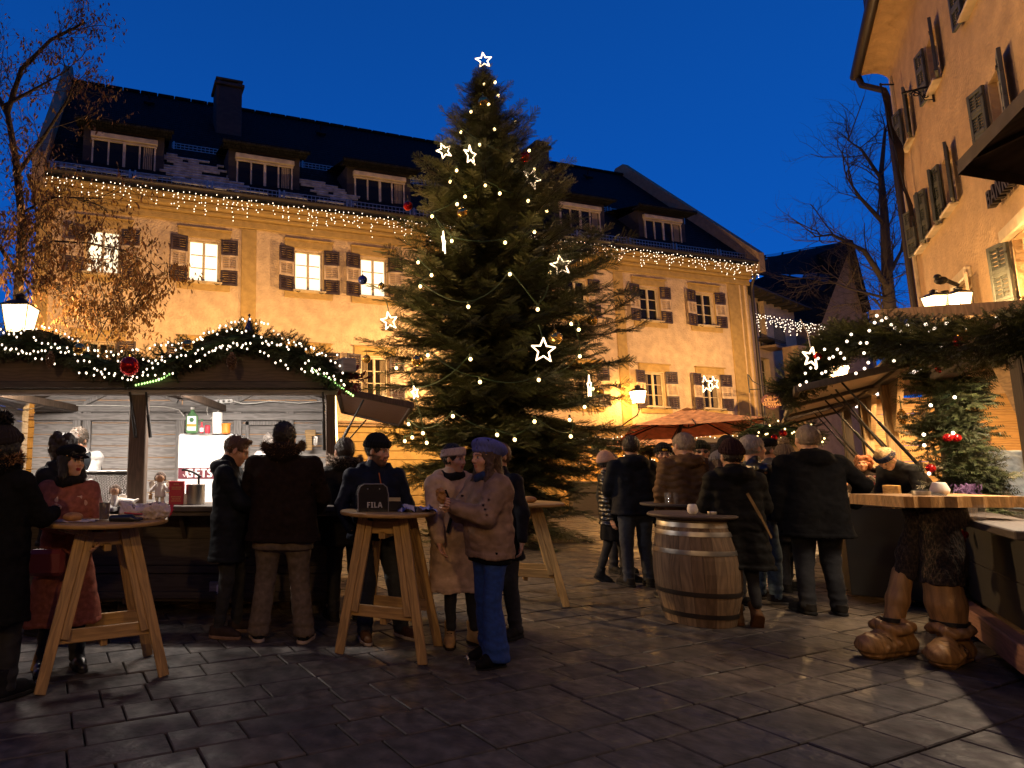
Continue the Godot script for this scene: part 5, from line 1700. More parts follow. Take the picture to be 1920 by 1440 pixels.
func garland(called: String, label: String, path: Array, rad0: float, per_m: float, sd: int, hang := 0.5, rad1 := 0.0) -> Dictionary:
	var r := RandomNumberGenerator.new()
	r.seed = sd
	var root := thing(called, label, "garland", path[0])
	var xs := []
	var cols := []
	var core := []
	for k in path.size() - 1:
		var a: Vector3 = path[k] - path[0]
		var b: Vector3 = path[k + 1] - path[0]
		var l := a.distance_to(b)
		var d := (b - a) / l
		var rad := lerpf(rad0, rad1 if rad1 > 0.0 else rad0, float(k) / path.size())
		core.append(a)
		if k == path.size() - 2: core.append(b)
		for q in int(l * per_m):
			var p := a + d * r.randf() * l
			var x := d.cross(Vector3.UP if absf(d.y) < 0.9 else Vector3.RIGHT).normalized()
			var y := x.cross(d)
			var an := r.randf() * TAU
			var o := x * cos(an) + y * sin(an)
			var z := (o * r.randf_range(0.5, 1.0) + d * r.randf_range(-0.9, 0.9) + Vector3(0, -hang * r.randf(), 0)).normalized()
			var s := z.cross(Vector3(r.randf() - 0.5, 1, r.randf() - 0.5)).normalized()
			var sc := r.randf_range(0.75, 1.25) * minf(1.2, rad / 0.25 + 0.12)
			xs.append(Transform3D(Basis(s, z.cross(s), z) * Basis.from_scale(Vector3.ONE * sc), p + o * rad * 0.35 * r.randf()))
			var g := r.randf_range(0.6, 1.3)
			cols.append(Color(g, g, g * 0.9))
	var m := MB.new()
	m.tube(core, minf(rad0, rad1 if rad1 > 0.0 else rad0) * 0.3, 8)
	part(root, "core", m.mesh(), M.cable_green)
	mm(root, "fir_sprays", spray_small, M.needle, xs, "stuff", cols)
	return {"root": root}

func along(path: Array, step: float) -> Array:
	var out := []
	var left := 0.0
	for k in path.size() - 1:
		var a: Vector3 = path[k]
		var b: Vector3 = path[k + 1]
		var l := a.distance_to(b)
		while left < l:
			out.append(a.lerp(b, left / l))
			left += step
		left -= l
	return out

func bauble(label: String, p: Vector3, r: float, material: Material, group: String) -> void:
	var o := thing("bauble", label, "bauble", p, 0.0, group)
	var m := MB.new()
	m.ball(Vector3.ZERO, Vector3.ONE * r, 18, 12)
	part(o, "ball", m.mesh(), material)
	m = MB.new()
	m.tube([Vector3(0, r * 0.95, 0), Vector3(0, r * 1.2, 0)], r * 0.2, 8)
	part(o, "cap", m.mesh(), M.bauble_gold)

func pine_cone(label: String, p: Vector3, l: float, material: Material) -> void:
	var o := thing("pine_cone", label, "pine cone", p, 0.0, "pine cones hung from garlands")
	var m := MB.new()
	for k in 60:
		var t := k / 60.0
		var a := k * 2.39996
		var rr := l * 0.26 * sin(PI * (0.12 + 0.85 * t))
		m.ball(Vector3(cos(a) * rr, -l * t, sin(a) * rr), Vector3(l * 0.10, l * 0.035, l * 0.10), 6, 4, Basis(Vector3(sin(a), 0, -cos(a)), 0.5))
	m.tube([Vector3(0, -l * 0.95, 0), Vector3(0, 0.02, 0)], l * 0.12, 6)
	part(o, "scales", m.mesh(), material)
	m = MB.new()
	m.tube([Vector3(0, 0.0, 0), Vector3(0, 0.16, 0)], 0.004, 5)
	part(o, "string", m.mesh(), M.cable_green)

func garlands() -> void:
	tri(mat("cone_scales", Color(0.16, 0.085, 0.045), 0.7), T.cloth, null, Vector3(4, 4, 4))
	var path := []
	for q in [[-130, 640], [-60, 628], [0, 640], [60, 645], [120, 655], [180, 678], [245, 692], [300, 682], [350, 664], [400, 645], [450, 632], [500, 641], [550, 660], [600, 683], [650, 708]]:
		path.append(at(q[0], q[1], 6.28))
	var g := garland("fir_garland", "fir garland with white lights along the arched gables of the left stall", path, 0.135, 190.0, 11)
	var pts := []
	var r := RandomNumberGenerator.new()
	r.seed = 91
	for s in [[0.13, 0.10, 0.044], [0.03, 0.19, 0.05], [-0.07, 0.19, 0.05], [-0.15, 0.17, 0.055]]:
		for p in along(path, s[2]):
			if r.randf() < 0.16: continue
			pts.append(p - path[0] + Vector3(r.randf_range(-0.02, 0.02), s[0] + 0.04 * sin(p.x * 6.0 + s[0] * 40.0) + r.randf_range(-0.03, 0.03), s[1] + r.randf_range(-0.03, 0.02)))
	bulbs_multi(g.root, "light_bulbs", pts, 0.0095, M.bulb_white)
	pts = []
	for p in along([at(255, 722, 6.30), at(300, 712, 6.30), at(320, 700, 6.3)], 0.03): pts.append(p - path[0])
	for p in along([at(585, 692, 6.30), at(625, 715, 6.30), at(662, 742, 6.28)], 0.028): pts.append(p - path[0])
	bulbs_multi(g.root, "green_light_bulbs", pts, 0.010, M.bulb_green)
	bauble("large dark red bauble at the valley of the left stall's garland", at(243, 687, 6.06), 0.10, M.bauble_red, "baubles on the left stall's garland")
	bauble("gold bauble left of the large red one on the stall garland", at(149, 655, 6.08), 0.062, M.bauble_gold, "baubles on the left stall's garland")
	bauble("gold bauble on the rising part of the stall garland", at(352, 648, 6.08), 0.06, M.bauble_gold, "baubles on the left stall's garland")
	pine_cone("pine cone hanging under the right arch of the stall garland", at(435, 664, 6.1), 0.17, M.cone_scales)
	pine_cone("pine cone hanging under the left arch of the stall garland", at(95, 662, 6.1), 0.15, M.cone_scales)
	var o := thing("spire_ornament", "small dark blue spire with gold star on the stall's right gable", "ornament", at(467, 628, 6.45))
	var m := MB.new()
	m.lathe([Vector2(0.075, 0), Vector2(0.06, 0.03), Vector2(0.004, 0.2)], 8)
	part(o, "spire", m.mesh(), M.bauble_blue)
	m = MB.new()
	m.ball(Vector3(0, 0.215, 0), Vector3.ONE * 0.016, 8, 6)
	part(o, "ball", m.mesh(), M.bauble_gold)
	# red leaves at the stall's right corner
	o = thing("flower_spray", "spray of dark red leaves at the left stall's right corner", "flowers", at(660, 712, 6.3))
	var leaf := leaf_mesh(0.075, 0.04, Color(0.16, 0.014, 0.012))
	var xs := []
	for k in 90:
		var d := Vector3(r.randfn(), r.randfn(), r.randfn()).normalized()
		var x := d.cross(Vector3(0.3, 1, 0.2)).normalized()
		xs.append(Transform3D(Basis(x, d.cross(x), d), d * r.randf_range(0.0, 0.11) + Vector3(r.randf_range(-0.1, 0.1), 0, 0)))
	mm(o, "red_leaves", leaf, M.dry_leaf, xs)
	# the garland of the right stall
	path = []
	for q in [[1470, 735, 8.0], [1515, 694, 7.8], [1555, 650, 7.6], [1600, 628, 7.0], [1660, 630, 6.4], [1720, 636, 5.7], [1790, 642, 5.2], [1860, 636, 4.6], [1925, 624, 4.0], [2000, 600, 3.6]]:
		path.append(at(q[0], q[1], q[2]))
	g = garland("fir_garland", "thick fir garland with scattered lights over the right stall", path, 0.19, 300.0, 12, 0.7, 0.125)
	pts = []
	for q in [[1530, 690], [1500, 722], [1512, 716], [1541, 700], [1548, 697], [1555, 672], [1562, 669], [1570, 655], [1576, 662], [1583, 672], [1588, 640], [1596, 627], [1613, 643], [1625, 643], [1620, 662], [1628, 680], [1621, 691], [1644, 592], [1653, 601], [1662, 596], [1671, 609], [1678, 615], [1690, 622], [1701, 610], [1708, 621], [1736, 608], [1752, 616], [1744, 621], [1775, 606], [1765, 652], [1811, 615], [1826, 632], [1831, 661], [1862, 640], [1868, 597], [1869, 613], [1886, 601], [1884, 621], [1810, 673], [1577, 690], [1575, 694], [1580, 701], [1520, 690], [1510, 700], [1534, 672], [1546, 655], [1605, 700], [1590, 690], [1566, 700], [1676, 676], [1696, 662], [1689, 649], [1640, 605], [1630, 620]]:
		var t := clampf((q[0] - 1470.0) / 530.0, 0.0, 1.0)
		pts.append(at(q[0], q[1], lerpf(8.0, 3.8, t) - 0.40) - path[0])
	bulbs_multi(g.root, "light_bulbs", pts, 0.0135, M.bulb_white)
	m = MB.new()
	var e0: Vector3 = at(1630, 592, 7.9)
	var e1: Vector3 = at(1760, 584, 7.4)
	m.bar(e0 - path[0], e1 - path[0] + (e1 - e0) * 1.5, 0.05, 0.14)
	part(g.root, "fascia", m.mesh(), M.wood_pale_v)
	# fir wound round the post
	var pp := Vector3(7.93 - 0.588 * 3.12, 0, -(8.5 - 0.809 * 3.12))
	path = []
	for k in 8: path.append(pp + Vector3(0.05 * sin(k * 2.0), 2.75 - k * 0.36, 0.12))
	g = garland("fir_wrapped_post", "post of the right stall wound thickly with fir and red berries", path, 0.24, 170.0, 13, 0.25)
	pts = []
	for q in [[1787, 812], [1732, 815], [1733, 835], [1745, 760], [1880, 640], [1742, 888], [1790, 745]]:
		pts.append(at(q[0], q[1], 5.5) - path[0])
	bulbs_multi(g.root, "light_bulbs", pts, 0.013, M.bulb_white)
	var words := ["topmost pair of red baubles on the fir wrapped post, left one", "topmost pair of red baubles on the fir wrapped post, right one", "left red bauble of the middle pair on the fir wrapped post", "right red bauble of the middle pair on the fir wrapped post", "red bauble low on the fir wrapped post beside the table plank", "upper red bauble beside the carved table's right leg", "lower red bauble beside the carved table's right leg", "orange red bauble in the right garland", "small dark red bauble in the right garland", "red bauble near the hanging star of the right garland"]
	var k := 0
	for q in [[1763, 692, 5.5], [1776, 694, 5.5], [1777, 821, 5.5], [1793, 821, 5.5], [1745, 878, 5.5], [1806, 1002, 5.45], [1800, 1013, 5.45], [1814, 632, 4.75], [1800, 640, 4.85], [1533, 668, 7.4]]:
		bauble(words[k], at(q[0], q[1], q[2]), 0.036 if k < 7 else 0.045, M.bauble_red, "red baubles on the right stall")
		k += 1
	var s := thing("light_star", "light star hanging at the left end of the right stall's garland", "star", at(1522, 670, 7.4), 0.1)
	part(s, "rope_light_outline", star_mesh(0.125, 0.055, 0.02), M.star_glow, Transform3D(Basis(Vector3.BACK, -0.2), Vector3.ZERO))
	m = MB.new()
	m.tube([Vector3(0, 0.11, 0), Vector3(-0.02, 0.3, 0), Vector3(0.0, 0.5, -0.1)], 0.006, 5)
	part(s, "wire", m.mesh(), M.cable_white)
	pine_cone("shiny glass pine cone hanging in the near flap of the right stall", at(1690, 770, 6.6), 0.15, M.bauble_gold)

func leaf_mesh(l: float, w: float, c: Color) -> ArrayMesh:
	var m := MB.new()
	m.col = c
	var pr := [[0.0, 0.06], [0.3, 0.42], [0.6, 0.5], [0.85, 0.3], [1.0, 0.02]]
	for k in 4:
		for s in [-1.0, 1.0]:
			var a := Vector3(0, 0, pr[k][0] * l)
			var b := Vector3(0, 0, pr[k + 1][0] * l)
			var a2 := a + Vector3(s * pr[k][1] * w, pr[k][1] * w * 0.4, 0)
			var b2 := b + Vector3(s * pr[k + 1][1] * w, pr[k + 1][1] * w * 0.4, 0)
			m.poly([a, b, b2, a2], Vector3.UP)
	return m.mesh()

func twigs(m: MB, p: Vector3, d: Vector3, l: float, rad: float, depth: int, r: RandomNumberGenerator, ends: Array, droop: float) -> void:
	var pts := [p]
	var rr := [rad]
	var n := 4
	for k in n:
		d = (d + Vector3(r.randfn(), r.randfn(), r.randfn()) * 0.16 + Vector3(0, droop, 0)).normalized()
		p += d * l / n
		pts.append(p)
		rr.append(rad * (1.0 - 0.45 * (k + 1) / n))
		if depth > 0 and k > 0 or depth == 0: ends.append([p, d])
		if depth > 0:
			for q in (2 if r.randf() < 0.45 else 1):
				var x := d.cross(Vector3(r.randfn(), r.randfn(), r.randfn())).normalized()
				twigs(m, p, (d * 0.75 + x * r.randf_range(0.5, 0.95)).normalized(), l * r.randf_range(0.45, 0.72), rr[-1] * 0.62, depth - 1, r, ends, droop)
	m.tube(pts, rr, 5 if rad > 0.02 else 3, false)

func bare_trees() -> void:
	var r := RandomNumberGenerator.new()
	r.seed = 404
	var base := gnd(10, 1005)
	base = Vector3(at(8, 872, 10.9).x, 0, -10.9)
	var root := thing("leafy_tree", "tree at the left edge with dry brown leaves, lit gold by the lantern", "tree", base)
	var m := MB.new()
	var L := func(u, v, z) -> Vector3: return at(u, v, z) - base
	var limbs := [
		[[L.call(8, 1000, 10.9), L.call(22, 760, 10.9), L.call(34, 560, 10.8), L.call(42, 420, 10.8), L.call(30, 300, 10.7), L.call(14, 210, 10.6), L.call(40, 130, 10.4), L.call(95, 75, 10.2), L.call(160, 42, 10.0)], 0.11, 0.02],
		[[L.call(14, 215, 10.6), L.call(-30, 130, 10.8), L.call(-60, 60, 11)], 0.05, 0.02],
		[[L.call(30, 330, 10.7), L.call(80, 260, 10.3), L.call(125, 190, 10.0), L.call(140, 150, 9.9)], 0.045, 0.01],
		[[L.call(5, 200, 10.6), L.call(60, 170, 10.4), L.call(130, 130, 10.2)], 0.04, 0.01],
		[[L.call(38, 480, 10.8), L.call(100, 452, 10.2), L.call(170, 456, 9.8), L.call(236, 470, 9.6)], 0.026, 0.008],
		[[L.call(38, 400, 10.8), L.call(100, 370, 10.4), L.call(190, 372, 10.1)], 0.03, 0.008],
		[[L.call(36, 520, 10.8), L.call(-20, 430, 10.9), L.call(-60, 380, 11.1)], 0.05, 0.01],
		[[L.call(34, 560, 10.8), L.call(80, 520, 10.1), L.call(130, 560, 9.9), L.call(190, 620, 9.7)], 0.026, 0.007],
		[[L.call(180, 640, 9.9), L.call(205, 590, 9.9), L.call(215, 530, 9.9)], 0.012, 0.004],
		[[L.call(200, 640, 9.9), L.call(225, 600, 9.9), L.call(250, 565, 9.9)], 0.01, 0.004],
		[[L.call(36, 470, 10.8), L.call(70, 420, 10.9), L.call(60, 340, 11)], 0.04, 0.01]]
	var ends := []
	var top_ends := []
	for q in limbs:
		var pts: Array = q[0]
		var rr := []
		for k in pts.size(): rr.append(lerpf(q[1], q[2], float(k) / (pts.size() - 1)))
		m.tube(pts, rr, 7, false)
		for k in range(1, pts.size()):
			if q == limbs[0] and k < 2: continue
			for e in 3 if k > 1 or q != limbs[0] else 1:
				var p: Vector3 = pts[k - 1].lerp(pts[k], r.randf())
				var d: Vector3 = ((pts[k] - pts[k - 1]).normalized() + Vector3(r.randfn(), r.randfn() * 0.7, r.randfn()) * 0.7).normalized()
				twigs(m, p, d, r.randf_range(0.5, 0.95), 0.011, 2, r, top_ends if p.y > 5.9 else ends, -0.01)
	part(root, "branches", m.mesh(), M.bark)
	var xs := []
	var cols := []
	for set_ in [ends, top_ends]:
		for e in set_:
			var n := (2 if r.randf() < 0.4 else (1 if r.randf() < 0.5 else 0)) if set_ == ends else (1 if r.randf() < 0.30 else 0)
			for k in n:
				var d := (Vector3(r.randfn() * 0.5, -1.0, r.randfn() * 0.5)).normalized()
				var x := d.cross(Vector3(r.randfn(), r.randfn(), r.randfn())).normalized()
				xs.append(Transform3D(Basis(x, d.cross(x), d) * Basis.from_scale(Vector3.ONE * r.randf_range(0.7, 1.3)), e[0] + Vector3(r.randfn(), r.randfn(), r.randfn()) * 0.035))
				var g := r.randf_range(0.55, 1.3)
				cols.append(Color(g, g * r.randf_range(0.8, 1.1), g * 0.9))
	mm(root, "dry_leaves", leaf_mesh(0.075, 0.030, Color(0.22, 0.115, 0.032)), M.dry_leaf, xs, "stuff", cols)
	# bare tree between the houses at the right
	var b2 := Vector3(at(1672, 872, 21.0).x, 0, -21.0)
	root = thing("bare_tree", "bare tree silhouette between the dark gable and the tall ochre house", "tree", b2)
	m = MB.new()
	L = func(u, v, z) -> Vector3: return at(u, v, z) - b2
	limbs = [
		[[Vector3.ZERO, L.call(1672, 620, 21), L.call(1664, 520, 21), L.call(1658, 400, 21), L.call(1652, 330, 21), L.call(1660, 240, 21)], 0.24, 0.04],
		[[L.call(1665, 540, 21), L.call(1620, 470, 20.5), L.call(1560, 440, 20), L.call(1522, 445, 20)], 0.10, 0.015],
		[[L.call(1658, 420, 21), L.call(1612, 370, 20.6), L.call(1586, 330, 20.4)], 0.08, 0.015],
		[[L.call(1655, 340, 21), L.call(1615, 280, 20.8), L.call(1588, 262, 20.6)], 0.06, 0.012],
		[[L.call(1664, 520, 21), L.call(1690, 470, 21), L.call(1700, 400, 21)], 0.07, 0.015],
		[[L.call(1664, 560, 21), L.call(1590, 540, 20.6), L.call(1540, 520, 20.2)], 0.05, 0.012],
		[[L.call(1668, 600, 21), L.call(1640, 560, 21.3), L.call(1600, 575, 21.4)], 0.05, 0.012]]
	ends = []
	for q in limbs:
		var pts: Array = q[0]
		var rr := []
		for k in pts.size(): rr.append(lerpf(q[1], q[2], float(k) / (pts.size() - 1)))
		m.tube(pts, rr, 7, false)
		for k in range(1, pts.size()):
			if q == limbs[0] and k < 2: continue
			for e in 4:
				var p: Vector3 = pts[k - 1].lerp(pts[k], r.randf())
				var d: Vector3 = ((pts[k] - pts[k - 1]).normalized() + Vector3(r.randfn(), r.randfn() + 0.5, r.randfn()) * 0.75).normalized()
				twigs(m, p, d, r.randf_range(0.9, 1.7), 0.022, 2, r, ends, 0.02)
	part(root, "branches", m.mesh(), M.twig)
	# furled flag on the corner of the tall house
	var f := thing("flag", "narrow dark flag hanging from a pole at the tall house's corner", "flag", at(1655, 160, 13.2))
	m = MB.new()
	m.tube([Vector3(0.25, 0.02, 0), Vector3(-0.06, 0.02, 0)], 0.02, 6)
	m.tube([Vector3(-0.05, 0.05, 0), Vector3(0.28, -3.4, 0)], 0.02, 6)
	part(f, "pole", m.mesh(), M.iron)
	m = MB.new()
	var pv := []
	for k in 14:
		var t := k / 13.0
		var w := 0.2 * sin(PI * minf(1.0, t * 0.75 + 0.12)) * (1.0 - 0.45 * t)
		pv.append([Vector3(0.0 + 0.28 * t - 0.05, -0.2 - 3.2 * t, 0.05 * sin(k * 1.3)), Vector3(0.0 + 0.28 * t - 0.05 + w, -0.2 - 3.2 * t, 0.06 * cos(k * 1.1))])
	for k in 13: m.poly([pv[k][0], pv[k][1], pv[k + 1][1], pv[k + 1][0]], Vector3.BACK)
	part(f, "cloth", m.mesh(), mat("flag_cloth", Color(0.022, 0.012, 0.012), 0.9))

func standing_table(label: String, pos: Vector3, yaw: float, h: float, dia: float, legs_w: float) -> Node3D:
	var root := thing("standing_table", label, "standing table", pos, yaw, "wooden standing tables")
	var m := MB.new()
	var R := dia / 2
	m.lathe([Vector2(R - 0.012, h - 0.034), Vector2(R, h - 0.026), Vector2(R, h - 0.008), Vector2(R - 0.008, h), Vector2(0.001, h)], 48)
	part(root, "table_top", m.mesh(), M.wood_pine_u)
	for s in [-1.0, 1.0]:
		var zt: float = s * 0.13
		var zb: float = s * 0.27
		var xt := 0.17
		var xb := legs_w / 2
		for e in [-1.0, 1.0]:
			m = MB.new()
			var top := Vector3(e * xt, h - 0.035, zt)
			var bot := Vector3(e * xb, 0.0, zb)
			var l := top.distance_to(bot)
			m.box(Vector3(0, 0, 0), Vector3(0.075, l, 0.034), Basis.IDENTITY, 0.004)
			var y := (top - bot).normalized()
			var z := Vector3(0, 0, 1.0)
			z = (z - y * y.z).normalized()
			part(root, "leg", m.mesh(), M.wood_pine_v, Transform3D(Basis(y.cross(z), y, z), (top + bot) / 2))
			# inner brace beside each leg
			m = MB.new()
			m.box(Vector3.ZERO, Vector3(0.055, l * 0.66, 0.034), Basis.IDENTITY, 0.004)
			part(root, "brace", m.mesh(), M.wood_pine_v, Transform3D(Basis(y.cross(z), y, z), top.lerp(bot, 0.37) + Vector3(-e * 0.068, 0, 0)))
		for q in [[h - 0.13, 0.10], [h * 0.30, 0.09]]:
			m = MB.new()
			var f: float = 1.0 - q[0] / h
			var w: float = 2.0 * lerpf(xt, xb, f) - 0.03
			m.box(Vector3.ZERO, Vector3(w, q[1], 0.03), Basis.IDENTITY, 0.004)
			part(root, "rail", m.mesh(), M.wood_pine_u, Transform3D(Basis.IDENTITY, Vector3(0, q[0], lerpf(zt, zb, f) - s * 0.033)))
	for q in [0.26, h - 0.19]:
		m = MB.new()
		m.box(Vector3(0, q, 0), Vector3(0.05, 0.05, 0.36), Basis.IDENTITY, 0.004)
		part(root, "stretcher", m.mesh(), M.wood_pine_v)
	return root

func standing_tables() -> void:
	standing_table("round standing table at the left with a bread roll and dark drink on it", Vector3(-1.53, 0, -4.72), 0.46, 1.10, 0.92, 0.82)
	standing_table("round standing table in the middle with a black handbag on it", Vector3(0.66, 0, -5.30), -0.42, 1.12, 0.80, 0.68)
	var c := at(975, 872, 7.2)
	standing_table("round standing table in front of the fir tree with a single roll on it", Vector3(c.x, 0, -7.2), -0.3, 1.08, 0.92, 0.8)
	# barrel
	c = at(1290, 872, 6.25)
	var root := thing("wine_barrel", "old oak barrel with iron hoops serving as a table", "barrel", Vector3(c.x, 0, c.z), 0.4)
	var n := 24
	var prof := func(y: float) -> float: return 0.30 + 0.075 * sin(PI * clampf(y / 0.98, 0.0, 1.0))
	tri(mat("oak_a", Color(0.22, 0.135, 0.072), 0.7), T.wood_v, T.wood_v, Vector3(2.5, 0.7, 2.5), 0.15)
	tri(mat("oak_b", Color(0.26, 0.165, 0.09), 0.7), T.wood_v, T.wood_v, Vector3(2.2, 0.6, 2.2), 0.15)
	tri(mat("oak_c", Color(0.18, 0.11, 0.058), 0.75), T.wood_v, T.wood_v, Vector3(2.8, 0.8, 2.8), 0.15)
	for k in n:
		var m := MB.new()
		var a0 := TAU * (k + 0.012) / n
		var a1 := TAU * (k + 0.988) / n
		for q in 8:
			var y0 := 0.98 * q / 8.0
			var y1 := 0.98 * (q + 1) / 8.0
			var r0: float = prof.call(y0)
			var r1: float = prof.call(y1)
			var f := func(a: float, rr: float, y: float) -> Vector3: return Vector3(cos(a) * rr, y, sin(a) * rr)
			var am := (a0 + a1) / 2
			m.poly([f.call(a0, r0, y0), f.call(a1, r0, y0), f.call(a1, r1, y1), f.call(a0, r1, y1)], Vector3(cos(am), 0, sin(am)))
			m.poly([f.call(a0, r0, y0), f.call(a0, r1, y1), f.call(a0, r1 - 0.02, y1), f.call(a0, r0 - 0.02, y0)], Vector3(sin(a0), 0, -cos(a0)))
			m.poly([f.call(a1, r0, y0), f.call(a1, r1, y1), f.call(a1, r1 - 0.02, y1), f.call(a1, r0 - 0.02, y0)], Vector3(-sin(a1), 0, cos(a1)))
		part(root, "stave", m.mesh(), [M.oak_a, M.oak_b, M.oak_c][(k * 7) % 3])
	for y in [0.10, 0.30, 0.68, 0.85, 0.93]:
		var m := MB.new()
		m.lathe([Vector2(prof.call(y - 0.022) + 0.004, y - 0.022), Vector2(prof.call(y) + 0.005, y), Vector2(prof.call(y + 0.022) + 0.004, y + 0.022)], 48, Transform3D.IDENTITY, false)
		part(root, "hoop", m.mesh(), M.zinc if y > 0.5 else M.gutter)
	var m := MB.new()
	m.lathe([Vector2(0.36, 0.985), Vector2(0.395, 1.0), Vector2(0.395, 1.015), Vector2(0.38, 1.028), Vector2(0.001, 1.028)], 48)
	m.lathe([Vector2(0.31, 0.955), Vector2(0.33, 0.985), Vector2(0.001, 0.986)], 40)
	part(root, "table_top", m.mesh(), M.wood_brown_u)
	# candle holder, ashtray, glass
	pot("candle_holder", "white ceramic candle holder on the barrel", Vector3(c.x - 0.10, 1.03, c.z + 0.18), [Vector2(0.025, 0), Vector2(0.042, 0.02), Vector2(0.047, 0.045), Vector2(0.038, 0.085), Vector2(0.032, 0.095), Vector2(0.027, 0.093), Vector2(0.027, 0.02), Vector2(0.001, 0.02)], M.ceramic, "candle holder")
	pot("ashtray", "shiny little ashtray on the barrel", Vector3(c.x + 0.075, 1.03, c.z + 0.2), [Vector2(0.038, 0), Vector2(0.04, 0.025), Vector2(0.033, 0.025), Vector2(0.03, 0.006), Vector2(0.001, 0.006)], M.steel, "ashtray")
	glass("drinking glass on the barrel beside the ashtray", Vector3(c.x + 0.19, 1.03, c.z + 0.12), 0.036, 0.10, Color(0.05, 0.01, 0.008))
	carved_table()

func pot(called: String, label: String, p: Vector3, prof: Array, material: Material, cat: String, group := "") -> Node3D:
	var o := thing(called, label, cat, p, 0.0, group)
	var m := MB.new()
	m.lathe(prof, 24)
	part(o, "body", m.mesh(), material)
	return o

func glass(label: String, p: Vector3, r: float, h: float, drink: Color, group := "") -> void:
	var o := thing("drinking_glass", label, "glass", p, 0.0, group)
	var m := MB.new()
	m.lathe([Vector2(r * 0.82, 0), Vector2(r, h), Vector2(r * 0.94, h), Vector2(r * 0.76, 0.008), Vector2(0.001, 0.008)], 20)
	part(o, "cup", m.mesh(), M.clear_glass)
	if drink.a > 0.0:
		m = MB.new()
		m.lathe([Vector2(r * 0.74, 0.009), Vector2(r * 0.90, h * 0.82), Vector2(0.001, h * 0.82)], 18)
		var key := "drink_%.2f_%.2f" % [drink.r, drink.g]
		part(o, "drink", m.mesh(), M[key] if M.has(key) else mat(key, drink, 0.1))

